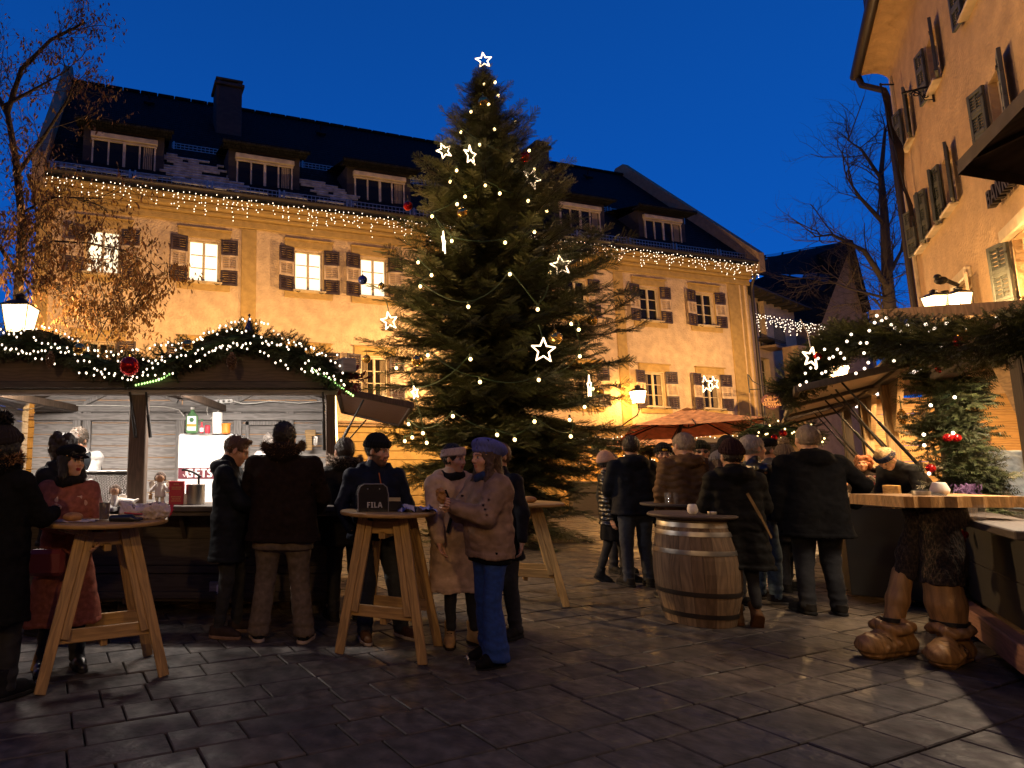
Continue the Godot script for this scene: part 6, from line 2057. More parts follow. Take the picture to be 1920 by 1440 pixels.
func carved_table() -> void:
	# a plank on two legs carved as walking trousers and shoes
	tri(mat("carved", Color(0.42, 0.225, 0.075), 0.55), T.wood_v, T.plaster, Vector3(1.6, 0.7, 1.6), 0.25)
	var zr := 4.98
	var zl := 5.16
	var base := Vector3(at(1735, 872, 5.05).x, 0, -5.05)
	var root := thing("carved_leg_table", "rustic plank table on two carved wooden legs with bark trousers and giant shoes", "standing table", base)
	var L := func(u, v, z) -> Vector3: return at(u, v, z) - base
	var hips := [[L.call(1752, 952, zr + 0.02), L.call(1768, 1040, zr), L.call(1766, 1096, zr), L.call(1781, 1168, zr), 1.0], [L.call(1728, 952, zl - 0.1), L.call(1706, 1040, zl - 0.03), L.call(1694, 1086, zl), L.call(1672, 1162, zl), 0.60]]
	var k := 0
	for q in hips:
		var s := Sdf.new(Vector3(-0.55, 0.0, -0.6), Vector3(0.55, 1.3, 0.6), 0.02)
		var f: float = q[4]
		s.cone(q[0], q[1], 0.125 * f, 0.135 * f, 0.03)
		s.cone(q[1], q[2] - Vector3(0, 0.02, 0), 0.135 * f, 0.125 * f, 0.03)
		s.cut(Vector3.DOWN, -q[2].y)
		var m := MB.new()
		s.bump(func(p): return 0.006 * sin(p.y * 31.0 + p.x * 23.0) * sin(p.x * 41.0 + p.z * 37.0))
		s.to(m)
		part(root, "bark_trouser", m.mesh(), M.bark)
		m = MB.new()
		s = Sdf.new(Vector3(-0.55, 0.1, -0.6), Vector3(0.55, 0.75, 0.6), 0.014)
		s.cone(q[2] + Vector3(0, 0.05, 0), q[2].lerp(q[3], 0.5), 0.112 * f, 0.118 * f, 0.03)
		s.cone(q[2].lerp(q[3], 0.5), q[3] - Vector3(0, 0.05, 0), 0.118 * f, 0.10 * f, 0.03)
		s.to(m)
		part(root, "shin", m.mesh(), M.carved)
		m = MB.new()
		m.tube([q[3] + Vector3(0, -0.012, 0), q[3] + Vector3(0, 0.02, 0)], 0.118 * f, 20)
		part(root, "ankle_band", m.mesh(), M.black_plastic)
		# shoe
		m = MB.new()
		s = Sdf.new(q[3] + Vector3(-0.42, -0.34, -0.25), q[3] + Vector3(0.3, 0.08, 0.35), 0.012)
		var c: Vector3 = q[3]
		var fy: float = c.y
		var dir := (Vector3(-0.85, 0, 0.52) if k == 0 else Vector3(-0.95, 0, 0.30)).normalized()
		var sd := Vector3(-dir.z, 0, dir.x)
		s.cone(c + Vector3(0, -0.02, 0) - dir * 0.02 - sd * 0.06, c + Vector3(0, -0.02, 0) - dir * 0.02 + sd * 0.06, 0.05, 0.05, 0.02)
		for a in 14:
			var an := TAU * a / 14
			var e := c + (dir * cos(an) * 0.125 + sd * sin(an) * 0.105) + Vector3(0, -0.045 + 0.016 * sin(an * 3.0 + k), 0)
			var an2 := TAU * (a + 1) / 14
			var e2 := c + (dir * cos(an2) * 0.125 + sd * sin(an2) * 0.105) + Vector3(0, -0.045 + 0.016 * sin(an2 * 3.0 + k), 0)
			s.cone(e, e2, 0.036, 0.036, 0.015)
		s.cone(c + Vector3(0, -0.09, 0) - dir * 0.04, Vector3(c.x, 0.09, c.z) - dir * 0.06, 0.085, 0.10, 0.03)
		s.cone(Vector3(c.x, 0.085, c.z) - dir * 0.08, Vector3(c.x, 0.075, c.z) + dir * 0.26, 0.10, 0.09, 0.04)
		s.cone(Vector3(c.x, 0.10, c.z) + dir * 0.16, Vector3(c.x, 0.095, c.z) + dir * 0.30, 0.095, 0.085, 0.03)
		for e in 3:
			var lp := Vector3(c.x, 0.165 - e * 0.012, c.z) + dir * (0.10 + e * 0.07)
			s.cone(lp - sd * 0.09 - Vector3(0, 0.05, 0), lp + sd * 0.02 + Vector3(0, 0.01, 0), 0.024, 0.03, 0.012)
			s.cone(lp + sd * 0.02 + Vector3(0, 0.01, 0), lp + sd * 0.10 - Vector3(0, 0.06, 0), 0.03, 0.022, 0.012)
		s.cone(Vector3(c.x, 0.125, c.z) - dir * 0.10 + sd * 0.09, Vector3(c.x, 0.06, c.z) + dir * 0.05 + sd * 0.12, 0.03, 0.025, 0.015)
		s.bump(func(p): return 0.005 * sin(p.x * 60.0 + p.y * 45.0) * sin(p.z * 52.0 + p.y * 28.0) + (0.008 if absf(p.y - 0.042) < 0.007 else 0.0))
		s.cut(Vector3.DOWN, 0.0)
		s.to(m)
		part(root, "carved_shoe", m.mesh(), M.carved)
		k += 1
	var m := MB.new()
	var o := []
	for e in 15: o.append(Vector2(-0.46 + e * 0.066, -0.24 + 0.015 * sin(e * 1.7)))
	for e in range(14, -1, -1): o.append(Vector2(-0.46 + e * 0.066 + (0.02 if e == 14 else 0.0), 0.24 + 0.018 * sin(e * 2.3)))
	var ty: float = (L.call(1735, 938, 5.05) as Vector3).y
	m.prism(o, -0.042, 0.042, Transform3D(Basis(Vector3.RIGHT, Vector3.BACK, Vector3.UP) , Vector3(0.02, ty, 0.0)))
	part(root, "plank", m.mesh(), M.carved)
	m = MB.new()
	m.tube([Vector3(0.02, ty - 0.06, 0), Vector3(0.04, ty - 0.2, 0)], 0.19, 16)
	part(root, "hip_block", m.mesh(), M.bark)
	var tp := base + Vector3(0, ty + 0.042, 0)
	pot("candle_holder", "pale waisted candle holder on the carved leg table", tp + Vector3(0.04, 0, 0.05), [Vector2(0.035, 0), Vector2(0.055, 0.02), Vector2(0.06, 0.045), Vector2(0.04, 0.10), Vector2(0.036, 0.102), Vector2(0.034, 0.095), Vector2(0.034, 0.03), Vector2(0.001, 0.03)], M.ceramic, "candle holder")
	pot("ashtray", "dull metal ashtray beside the pale candle holder", tp + Vector3(-0.13, 0, 0.07), [Vector2(0.055, 0), Vector2(0.057, 0.035), Vector2(0.05, 0.035), Vector2(0.046, 0.008), Vector2(0.001, 0.008)], M.zinc, "ashtray")

func small_things() -> void:
	var r := RandomNumberGenerator.new()
	r.seed = 88
	tri(mat("skin_ceramic", Color(0.55, 0.33, 0.20), 0.6), null, null, Vector3.ONE)
	mat("hair_brown", Color(0.09, 0.045, 0.022), 0.7)
	# fridge with a printed band
	var o := thing("fridge", "white fridge with a maroon lettered band in the left stall", "fridge", at(386, 950, 8.25) * Vector3(1, 0, 1) + Vector3(0, 0.25, 0))
	var m := MB.new()
	m.box(Vector3(0, 0.83, -0.2), Vector3(0.72, 1.66, 0.6), Basis.IDENTITY, 0.02)
	part(o, "body", m.mesh(), M.white_paint)
	m = MB.new()
	m.box(Vector3(0, 0.83, 0.115), Vector3(0.712, 1.62, 0.02), Basis.IDENTITY, 0.008)
	part(o, "door", m.mesh(), M.white_paint)
	m = MB.new()
	m.box(Vector3(0, 1.145, 0.128), Vector3(0.70, 0.145, 0.004))
	var band := part(o, "band", m.mesh(), M.maroon)
	part(band, "letters", letters("GETS", 48, 0.15, 0.004), M.letters_white, Transform3D(Basis.IDENTITY, Vector3(-0.075, 1.145, 0.133)))
	m = MB.new()
	m.tube([Vector3(-0.275, 1.19, 0.133), Vector3(-0.25, 1.175, 0.133), Vector3(-0.25, 1.13, 0.133), Vector3(-0.265, 1.10, 0.133), Vector3(-0.285, 1.13, 0.133)], 0.004, 5)
	m.tube([Vector3(-0.23, 1.20, 0.133), Vector3(-0.22, 1.15, 0.133), Vector3(-0.235, 1.12, 0.133), Vector3(-0.22, 1.085, 0.133)], 0.004, 5)
	part(band, "emblem", m.mesh(), M.letters_white)
	var ft := o.position + Vector3(0, 1.66, 0)
	# bottle with label
	var bt := thing("bottle", "green square-shouldered bottle with orange label on the fridge", "bottle", at(360, 812, 8.1) * Vector3(1, 0, 1) + Vector3(0, ft.y, 0))
	m = MB.new()
	m.box(Vector3(0, 0.12, 0), Vector3(0.155, 0.24, 0.085), Basis.IDENTITY, 0.02)
	m.lathe([Vector2(0.06, 0.235), Vector2(0.035, 0.27), Vector2(0.022, 0.285), Vector2(0.022, 0.32)], 14, Transform3D(Basis.from_scale(Vector3(1.2, 1, 0.7)), Vector3.ZERO))
	part(bt, "glass_body", m.mesh(), mat("bottle_green", Color(0.10, 0.22, 0.10), 0.12))
	m = MB.new()
	m.tube([Vector3(0, 0.315, 0), Vector3(0, 0.345, 0)], 0.026, 12)
	part(bt, "cap", m.mesh(), M.white_paint)
	m = MB.new()
	m.box(Vector3(0, 0.13, 0.045), Vector3(0.115, 0.185, 0.004))
	part(bt, "label_paper", m.mesh(), M.white_paint)
	m = MB.new()
	m.box(Vector3(0, 0.105, 0.049), Vector3(0.115, 0.035, 0.004))
	part(bt, "orange_stripe", m.mesh(), mat("orange", Color(0.75, 0.22, 0.02), 0.5))
	m = MB.new()
	m.lathe([Vector2(0.03, 0), Vector2(0.03, 0.004), Vector2(0.001, 0.004)], 16, Transform3D(Basis(Vector3.RIGHT, PI / 2), Vector3(0, 0.175, 0.047)))
	part(bt, "round_emblem", m.mesh(), mat("label_green", Color(0.02, 0.10, 0.03), 0.5))
	bt = thing("bottle", "small hot sauce bottle with green cap on the fridge", "bottle", at(378, 812, 8.05) * Vector3(1, 0, 1) + Vector3(0, ft.y, 0))
	m = MB.new()
	m.lathe([Vector2(0.024, 0), Vector2(0.025, 0.08), Vector2(0.01, 0.11), Vector2(0.01, 0.15)], 14)
	part(bt, "body", m.mesh(), M.print_red)
	m = MB.new()
	m.tube([Vector3(0, 0.15, 0), Vector3(0, 0.185, 0)], 0.012, 10)
	part(bt, "cap", m.mesh(), M.label_green)
	m = MB.new()
	m.lathe([Vector2(0.0262, 0.02), Vector2(0.0266, 0.07)], 14)
	part(bt, "label_paper", m.mesh(), M.white_paint)
	pot("jar", "small jar with red lid between sauce bottle and paper roll", at(389, 812, 8.05) * Vector3(1, 0, 1) + Vector3(0, ft.y, 0), [Vector2(0.03, 0), Vector2(0.034, 0.02), Vector2(0.034, 0.075), Vector2(0.034, 0.105), Vector2(0.001, 0.105)], M.print_red, "jar")
	pot("jar", "orange jar on the fridge right of the paper roll", at(424, 812, 8.1) * Vector3(1, 0, 1) + Vector3(0, ft.y, 0), [Vector2(0.05, 0), Vector2(0.055, 0.02), Vector2(0.055, 0.11), Vector2(0.06, 0.11), Vector2(0.06, 0.13), Vector2(0.001, 0.13)], M.orange, "jar")
	pot("paper_roll", "tall roll of white kitchen paper on the fridge", at(407, 812, 8.12) * Vector3(1, 0, 1) + Vector3(0, ft.y, 0), [Vector2(0.065, 0), Vector2(0.067, 0.01), Vector2(0.067, 0.27), Vector2(0.06, 0.28), Vector2(0.02, 0.28), Vector2(0.018, 0.2), Vector2(0.001, 0.2)], M.white_paint, "paper roll")
	# power strip and its cables
	o = thing("power_strip", "white power strip screwed to the back wall above the fridge", "power strip", at(415, 753, 8.68))
	m = MB.new()
	m.box(Vector3.ZERO, Vector3(0.33, 0.055, 0.05), Basis(Vector3.BACK, 0.06), 0.012)
	part(o, "case", m.mesh(), M.white_paint)
	for k in 4:
		m = MB.new()
		m.lathe([Vector2(0.019, 0), Vector2(0.019, 0.006), Vector2(0.014, 0.001), Vector2(0.001, 0.001)], 14, Transform3D(Basis(Vector3.RIGHT, PI / 2), Vector3(-0.11 + k * 0.073, -0.006 + k * 0.0045, 0.024)))
		part(o, "outlet", m.mesh(), M.zinc)
	o = thing("cable", "white cables sagging along the stall's back wall to the power strip", "cable", at(250, 762, 8.7))
	m = MB.new()
	for cpts in [[[40, 770], [60, 766], [85, 760], [140, 760], [200, 760], [255, 762], [310, 763], [335, 768], [345, 780]], [[438, 752], [455, 757], [480, 756], [505, 752], [560, 756], [610, 752]], [[390, 756], [388, 770], [390, 778]], [[420, 757], [408, 772], [395, 785]]]:
		var pts := []
		for q in cpts: pts.append(at(q[0], q[1], 8.68) - o.position)
		m.tube(pts, 0.008, 6)
	part(o, "insulation", m.mesh(), M.cable_white)
	o = thing("bottle_opener_rack", "small pale wooden rack with bright metal openers on the stall wall", "wall rack", at(582, 812, 8.66))
	m = MB.new()
	m.box(Vector3(0, 0, 0), Vector3(0.15, 0.09, 0.05), Basis.IDENTITY, 0.006)
	m.box(Vector3(-0.02, -0.14, 0), Vector3(0.09, 0.2, 0.03), Basis.IDENTITY, 0.006)
	part(o, "board", m.mesh(), M.wood_pine_u)
	m = MB.new()
	for k in 5: m.tube([Vector3(0.05 + 0.012 * k, -0.05, 0.03), Vector3(0.05 + 0.01 * k, -0.16 - 0.01 * (k % 3), 0.03)], 0.007, 6)
	part(o, "openers", m.mesh(), M.steel)
	# embossed steel chest with gold reflecting patch, under the left bay
	o = thing("steel_chest", "embossed steel chest on the left counter", "steel chest", at(192, 960, 6.95))
	m = MB.new()
	m.box(Vector3(0, 0.20, -0.25), Vector3(0.58, 0.46, 0.45), Basis.IDENTITY, 0.008)
	part(o, "body", m.mesh(), M.embossed)
	m = MB.new()
	m.box(Vector3(0, 0.445, -0.25), Vector3(0.60, 0.02, 0.47), Basis.IDENTITY, 0.005)
	part(o, "lid", m.mesh(), M.steel)
	# angels
	angel("standing white angel figurine holding a lantern on the counter", at(299, 945, 6.22) * Vector3(1, 0, 1) + Vector3(0, 1.112, 0), false)
	angel("reclining white angel figurine on the left counter", at(227, 948, 6.2) * Vector3(1, 0, 1) + Vector3(0, 1.098, 0), true)
	# red box of cakes
	o = thing("gift_box", "upright red printed box standing on the counter", "box", at(331, 945, 6.25) * Vector3(1, 0, 1) + Vector3(0, 1.112, 0), -0.05)
	m = MB.new()
	m.box(Vector3(0, 0.115, 0), Vector3(0.145, 0.23, 0.06), Basis.IDENTITY, 0.004)
	part(o, "carton", m.mesh(), M.print_red)
	m = MB.new()
	for q in [[0.2, 0.05], [0.17, 0.09], [0.152, 0.09], [0.075, 0.10], [0.055, 0.08], [0.035, 0.10]]:
		var x: float = -q[1] / 2
		while x < q[1] / 2:
			var w := r.randf_range(0.006, 0.014)
			m.box(Vector3(x + w / 2, q[0], 0.031), Vector3(w, 0.009, 0.002))
			x += w + 0.005
	part(o, "print", m.mesh(), M.gold_letters)
	# pot with a ladle, little bottle
	o = thing("steel_pot", "brushed steel pot with black pump dispenser on the counter", "pot", at(366, 945, 6.3) * Vector3(1, 0, 1) + Vector3(0, 1.112, 0))
	m = MB.new()
	m.lathe([Vector2(0.09, 0), Vector2(0.095, 0.01), Vector2(0.095, 0.19), Vector2(0.10, 0.195), Vector2(0.09, 0.195), Vector2(0.088, 0.02), Vector2(0.001, 0.02)], 28)
	part(o, "body", m.mesh(), M.steel)
	m = MB.new()
	m.tube([Vector3(0.03, 0.05, 0), Vector3(0.03, 0.29, 0)], 0.012, 8)
	m.tube([Vector3(0.05, 0.27, 0), Vector3(-0.02, 0.315, 0.02), Vector3(-0.11, 0.345, 0.04), Vector3(-0.135, 0.335, 0.045)], 0.012, 8)
	part(o, "pump", m.mesh(), M.black_plastic)
	pot("salt_shaker", "small salt shaker beside the red box", at(347, 945, 6.25) * Vector3(1, 0, 1) + Vector3(0, 1.112, 0), [Vector2(0.02, 0), Vector2(0.02, 0.06), Vector2(0.014, 0.09), Vector2(0.012, 0.1), Vector2(0.001, 0.105)], M.ceramic, "shaker")
	o = thing("serving_tray", "wooden serving tray on the counter by the silver jacket", "tray", at(475, 948, 6.5) * Vector3(1, 0, 1) + Vector3(0, 1.112, 0))
	m = MB.new()
	m.box(Vector3(0, 0.05, 0), Vector3(0.22, 0.10, 0.2), Basis.IDENTITY, 0.006)
	part(o, "box", m.mesh(), M.wood_pale_u)
	# things on the left table (top at 1.10 m)
	var t := Vector3(-1.53, 1.10, -4.72)
	o = thing("bread_roll", "round bread roll on a napkin on the left table", "bread roll", t + Vector3(-0.16, 0, 0.22))
	roll(o, 0.062)
	o = thing("napkin", "crumpled printed napkin under the bread roll", "napkin", t + Vector3(-0.16, 0.002, 0.2))
	sheet(o, 0.34, 0.2, 0.008, M.paper, 5)
	glass("tall glass of dark drink on the left table", t + Vector3(0.03, 0, 0.12), 0.044, 0.155, Color(0.03, 0.006, 0.004))
	o = thing("paper_bag", "crumpled white paper bag with red stripe on the left table", "paper bag", t + Vector3(0.29, 0, 0.03), 0.2)
	var s := Sdf.new(Vector3(-0.24, -0.01, -0.14), Vector3(0.24, 0.2, 0.14), 0.011)
	s.cone(Vector3(-0.12, 0.05, 0), Vector3(0.1, 0.06, 0), 0.055, 0.065, 0.02)
	s.cone(Vector3(-0.12, 0.09, 0.02), Vector3(-0.16, 0.125, 0.0), 0.03, 0.02, 0.03)
	s.cone(Vector3(0.1, 0.06, 0.0), Vector3(0.16, 0.06, 0.02), 0.05, 0.045, 0.02)
	var nz := FastNoiseLite.new()
	nz.frequency = 9.0; nz.seed = 4
	s.bump(func(p): return nz.get_noise_3dv(p) * 0.03)
	s.cut(Vector3.DOWN, 0.0)
	m = MB.new()
	s.to(m)
	part(o, "paper", m.mesh(), M.paper)
	m = MB.new()
	m.tube([Vector3(-0.13, 0.055, 0.068), Vector3(-0.05, 0.045, 0.072), Vector3(0.0, 0.045, 0.074)], 0.005, 5)
	part(o, "red_stripe", m.mesh(), M.print_red)
	m = MB.new()
	for k in 9: m.poly([Vector3(0.17, 0.06, 0.02), Vector3(0.20 + 0.02 * sin(k), 0.06 + 0.05 * cos(k * 0.7), 0.02 + 0.05 * sin(k * 0.7)), Vector3(0.21 + 0.02 * cos(k), 0.06 + 0.05 * cos(k * 0.7 + 0.7), 0.02 + 0.05 * sin(k * 0.7 + 0.7))], Vector3.BACK)
	part(o, "red_foil", m.mesh(), M.print_red)
	o = thing("gloves", "black gloves lying on the left table before the paper bag", "gloves", t + Vector3(0.20, 0.0, 0.22))
	m = MB.new()
	s = Sdf.new(Vector3(-0.16, -0.01, -0.08), Vector3(0.16, 0.07, 0.08), 0.009)
	s.cone(Vector3(-0.08, 0.02, 0), Vector3(0.06, 0.022, 0.01), 0.026, 0.03, 0.02)
	for k in 4: s.cone(Vector3(0.05, 0.02, -0.03 + k * 0.018), Vector3(0.125, 0.016, -0.045 + k * 0.026), 0.012, 0.010, 0.006)
	s.to(m)
	part(o, "leather", m.mesh(), M.black_plastic)
	# things on the middle table (top at 1.12 m)
	t = Vector3(0.66, 1.12, -5.30)
	o = thing("handbag", "black handbag with pale piping and white lettering on the middle table", "handbag", t + Vector3(-0.14, 0, 0.10), 0.08)
	m = MB.new()
	var ol := []
	for q in [[-0.125, 0.0], [0.125, 0.0], [0.128, 0.14], [0.115, 0.20], [0.085, 0.225], [-0.07, 0.225], [-0.105, 0.205], [-0.125, 0.15]]: ol.append(Vector2(q[0], q[1]))
	m.prism(ol, -0.06, 0.05)
	part(o, "body", m.mesh(), mat("patent_black", Color(0.010, 0.010, 0.014), 0.22))
	m = MB.new()
	var pp := []
	for q in ol: pp.append(Vector3(q.x, q.y, 0.052))
	pp.append(pp[0])
	m.tube(pp.slice(1), 0.005, 6)
	part(o, "piping", m.mesh(), mat("piping_grey", Color(0.16, 0.16, 0.18), 0.4))
	part(o, "letters", letters("FILA", 48, 0.062, 0.004), mat("letters_silver", Color(0.36, 0.36, 0.38), 0.4), Transform3D(Basis.IDENTITY, Vector3(0.01, 0.055, 0.053)))
	m = MB.new()
	for k in 2: m.ball(Vector3(-0.045 + 0.10 * k, 0.185, 0.052), Vector3(0.006, 0.006, 0.004), 8, 6)
	part(o, "rivet", m.mesh(), M.steel)
	o = thing("purse", "dark purse with silver trim and strap beside the handbag", "purse", t + Vector3(0.04, 0, 0.12))
	m = MB.new()
	m.box(Vector3(0, 0.045, 0), Vector3(0.14, 0.09, 0.05), Basis.IDENTITY, 0.012)
	part(o, "body", m.mesh(), M.patent_black)
	m = MB.new()
	m.box(Vector3(0.0, 0.10, 0.02), Vector3(0.1, 0.03, 0.008))
	part(o, "silver_trim", m.mesh(), M.steel)
	m = MB.new()
	m.tube([Vector3(0.05, 0.06, 0.03), Vector3(0.08, 0.02, 0.06), Vector3(0.12, 0.008, 0.08), Vector3(0.19, 0.008, 0.06)], 0.007, 6)
	part(o, "strap", m.mesh(), M.patent_black)
	o = thing("paper_wrap", "bluish crumpled wrapping paper on the middle table's right edge", "wrapping paper", t + Vector3(0.22, 0.002, 0.1))
	sheet(o, 0.3, 0.24, 0.045, M.paper_blue, 9)
	o = thing("bread_roll", "pale roll on the standing table in front of the fir tree", "bread roll", at(993, 944, 7.05) * Vector3(1, 0, 1) + Vector3(0, 1.08, 0))
	roll(o, 0.07)
	# paper dropped on the paving
	var lp := gnd(882, 1236)
	o = thing("litter_paper", "crumpled scrap of white paper dropped on the paving by the black boots", "paper scrap", lp)
	sheet(o, 0.075, 0.06, 0.022, M.white_paint, 12)
	# glasses on the table behind the barrel
	var c := at(1252, 872, 7.3)
	var tb := thing("standing_table", "dark standing table half hidden behind the barrel, crowded with glasses", "standing table", Vector3(c.x, 0, -7.3))
	m = MB.new()
	m.lathe([Vector2(0.30, 1.03), Vector2(0.32, 1.04), Vector2(0.32, 1.06), Vector2(0.001, 1.062)], 32)
	part(tb, "table_top", m.mesh(), M.wood_dark_u)
	m = MB.new()
	m.lathe([Vector2(0.24, 0), Vector2(0.24, 0.03), Vector2(0.05, 0.06), Vector2(0.045, 1.03)], 20)
	part(tb, "pedestal", m.mesh(), M.iron)
	for k in 6:
		glass(["tall empty glass, leftmost of the cluster behind the barrel", "tall empty glass second in the cluster behind the barrel", "tall empty glass in the middle of the cluster behind the barrel", "tall glass right of the middle in the cluster behind the barrel", "tall empty glass at the right of the cluster behind the barrel", "short glass set apart, right of the cluster behind the barrel"][k], Vector3(c.x - 0.13 + k * 0.052 + (0.04 if k == 5 else 0.0), 1.062, -7.3 + 0.16 - 0.05 * (k % 2)), 0.027, 0.125 if k < 5 else 0.1, Color(0, 0, 0, 0), "glasses on the table behind the barrel")
	# inside the right stall
	var az := deg_to_rad(36.0)
	var xf := frame(-Vector3(sin(az), 0, -cos(az)), Vector3.UP, Vector3(7.93, 0, -8.5))
	o = thing("cash_register", "dark till with tilted pale screen on the right stall's bar", "till", xf * Vector3(0.35, 1.085, 0.25), 0.9)
	m = MB.new()
	m.box(Vector3(0, 0.06, 0), Vector3(0.3, 0.12, 0.3), Basis.IDENTITY, 0.01)
	part(o, "base", m.mesh(), M.black_plastic)
	m = MB.new()
	m.box(Vector3(0, 0.2, 0.05), Vector3(0.3, 0.2, 0.03), Basis(Vector3.RIGHT, -0.7), 0.008)
	part(o, "screen", m.mesh(), M.steel)
	o = thing("crate", "maroon box on the bar below the curly red hair", "box", xf * Vector3(-0.5, 1.085, 0.1), 0.6)
	m = MB.new()
	m.box(Vector3(0, 0.13, 0), Vector3(0.3, 0.26, 0.2), Basis.IDENTITY, 0.008)
	part(o, "carton", m.mesh(), M.maroon)
	o = thing("beer_crate", "yellow bottle carton on the right stall's bar", "carton", xf * Vector3(1.55, 1.085, 0.2), 0.7)
	m = MB.new()
	m.box(Vector3(0, 0.09, 0), Vector3(0.2, 0.18, 0.14), Basis.IDENTITY, 0.006)
	part(o, "carton", m.mesh(), M.wood_pine_u)
	o = thing("menu_cards", "stack of pale menu cards on the right stall's bar", "cards", xf * Vector3(1.95, 1.086, 0.15), 0.6)
	sheet(o, 0.4, 0.25, 0.03, M.white_paint, 15)
	for k in 3:
		glass(["glass with amber drink at the bar's outer edge", "short dark glass at the bar's outer edge beside the big man's hand", "dark glass further along the bar beside the till"][k], xf * Vector3(1.9 - k * 0.22, 1.085, 0.68 - 0.03 * k), 0.04, 0.12, [Color(0.5, 0.22, 0.02), Color(0.04, 0.02, 0.01), Color(0.02, 0.01, 0.01)][k])
	for k in 4:
		glass(["empty glass on the near counter, left of the row", "empty glass on the near counter, second of the row", "empty glass on the near counter, third of the row", "empty glass on the near counter, right end of the row"][k], xf * Vector3(3.9 + k * 0.24, 1.08, 0.1), 0.045, 0.12, Color(0, 0, 0, 0), "glasses on the near counter")
	o = thing("whiteboard", "white panel leaning on the back wall behind the man in pale blue", "panel", xf * Vector3(4.6, 1.1, -2.05))
	m = MB.new()
	m.box(Vector3(0, 0.45, 0), Vector3(1.3, 0.95, 0.03), Basis(Vector3.UP, deg_to_rad(54.0)), 0.005)
	part(o, "sheet", m.mesh(), M.white_paint)
	for k in 2:
		o = thing("glass_rack", ["rack of upside down glasses hanging left in the right stall", "rack of upside down glasses hanging right in the right stall"][k], "glass rack", xf * Vector3(3.9 + k * 0.7, 1.95, -1.7), 0.0, "glass racks")
		for q in 5:
			m = MB.new()
			m.lathe([Vector2(0.035, -0.22), Vector2(0.04, -0.12), Vector2(0.012, -0.08), Vector2(0.008, 0.0), Vector2(0.03, 0.01)], 12, Transform3D(Basis.IDENTITY, Vector3(-0.2 + q * 0.09, 0, 0.02 * q)), false)
			part(o, "glass", m.mesh(), M.steel)
		m = MB.new()
		m.box(Vector3(0, 0.03, 0), Vector3(0.6, 0.03, 0.2))
		part(o, "rail", m.mesh(), M.wood_pale_u)
	# plants and a leather pouch on the near counter
	o = thing("heather_pot", "pot of pale violet heather at the foot of the fir wrapped post", "potted plant", at(1812, 930, 5.55) * Vector3(1, 0, 1) + Vector3(0, 1.08, 0))
	m = MB.new()
	m.lathe([Vector2(0.05, 0), Vector2(0.07, 0.1), Vector2(0.06, 0.1), Vector2(0.001, 0.08)], 16)
	part(o, "pot", m.mesh(), M.wood_dark_u)
	var xs := []
	for k in 160:
		var d := Vector3(r.randfn() * 0.6, 1.0, r.randfn() * 0.6).normalized()
		var x := d.cross(Vector3(r.randfn(), 0.1, r.randfn())).normalized()
		xs.append(Transform3D(Basis(x, d.cross(x), d), Vector3(r.randfn() * 0.04, 0.1 + r.randf() * 0.12, r.randfn() * 0.04)))
	mm(o, "blossom", leaf_mesh(0.05, 0.014, Color(0.22, 0.12, 0.26)), M.dry_leaf, xs)
	# far stall under the umbrellas with coloured baubles
	var fs := at(1240, 872, 19.0)
	o = thing("market_stall", "far stall glowing warm under the two umbrellas", "market stall", Vector3(fs.x, 0, -19.0), -0.15)
	m = MB.new()
	for x in [-2.6, -0.8, 1.0, 2.6]: m.box(Vector3(x, 1.1, 0), Vector3(0.12, 2.2, 0.12), Basis.IDENTITY, 0.01)
	part(o, "posts", m.mesh(), M.wood_pine_v)
	m = MB.new()
	m.box(Vector3(0, 1.4, -1.6), Vector3(5.4, 2.8, 0.06))
	part(o, "rear_wall", m.mesh(), M.wood_pine_u)
	m = MB.new()
	m.box(Vector3(0, 2.25, -0.8), Vector3(5.8, 0.1, 2.0), Basis(Vector3.RIGHT, 0.12), 0.01)
	part(o, "roof", m.mesh(), M.wood_dark_u)
	m = MB.new()
	m.box(Vector3(0, 0.5, 0.05), Vector3(5.4, 1.0, 0.5), Basis.IDENTITY, 0.01)
	part(o, "counter", m.mesh(), M.wood_dark_u)
	var lp2 := []
	for k in 80: lp2.append(Vector3(r.randf_range(-2.6, 2.6), r.randf_range(1.5, 2.1), r.randf_range(-0.2, 0.15)))
	for k in 46: lp2.append(Vector3(-2.9 + k * 0.125, 2.33 + 0.04 * sin(k), 0.2))
	bulbs_multi(o, "light_bulbs", lp2, 0.016, M.bulb_white)
	omni("stall_light", o.position + Vector3(-1.0, 1.9, -0.8), Color(1.0, 0.72, 0.38), 5.0, 0.15)
	omni("stall_light", o.position + Vector3(1.6, 1.9, -0.8), Color(1.0, 0.72, 0.38), 5.0, 0.15)
	for k in 3:
		m = MB.new()
		m.ball(Vector3.ZERO, Vector3.ONE * 0.06, 8, 6)
	var k2 := 0
	for q in [[1215, 843, 18.6, 0.1], [1222, 850, 18.6, 0.09], [1208, 849, 18.6, 0.07], [1415, 828, 11.5, 0.09], [1424, 812, 11.5, 0.07], [1404, 836, 11.5, 0.06], [1468, 812, 11.0, 0.06], [1452, 820, 11.0, 0.05]]:
		bauble(["large red bauble hung in the far stall, left", "red bauble touching it at the lower right in the far stall", "small red bauble left of them in the far stall", "red bauble hung beside the umbrella's right corner", "small red bauble above the grey-haired man's head", "small red bauble low by the umbrella's right corner", "small red bauble under the farthest awning flap, right", "small red bauble under the farthest awning flap, left"][k2], at(q[0], q[1], q[2]), q[3], M.bauble_red, "red baubles in the background")
		k2 += 1
	var path := [at(1388, 820, 11.6), at(1420, 800, 11.5), at(1470, 806, 11.2), at(1530, 808, 11.0)]
	var g := garland("fir_garland", "background fir garland with lights between umbrella and awning flaps", path, 0.2, 120.0, 44, 0.8)
	lp2 = []
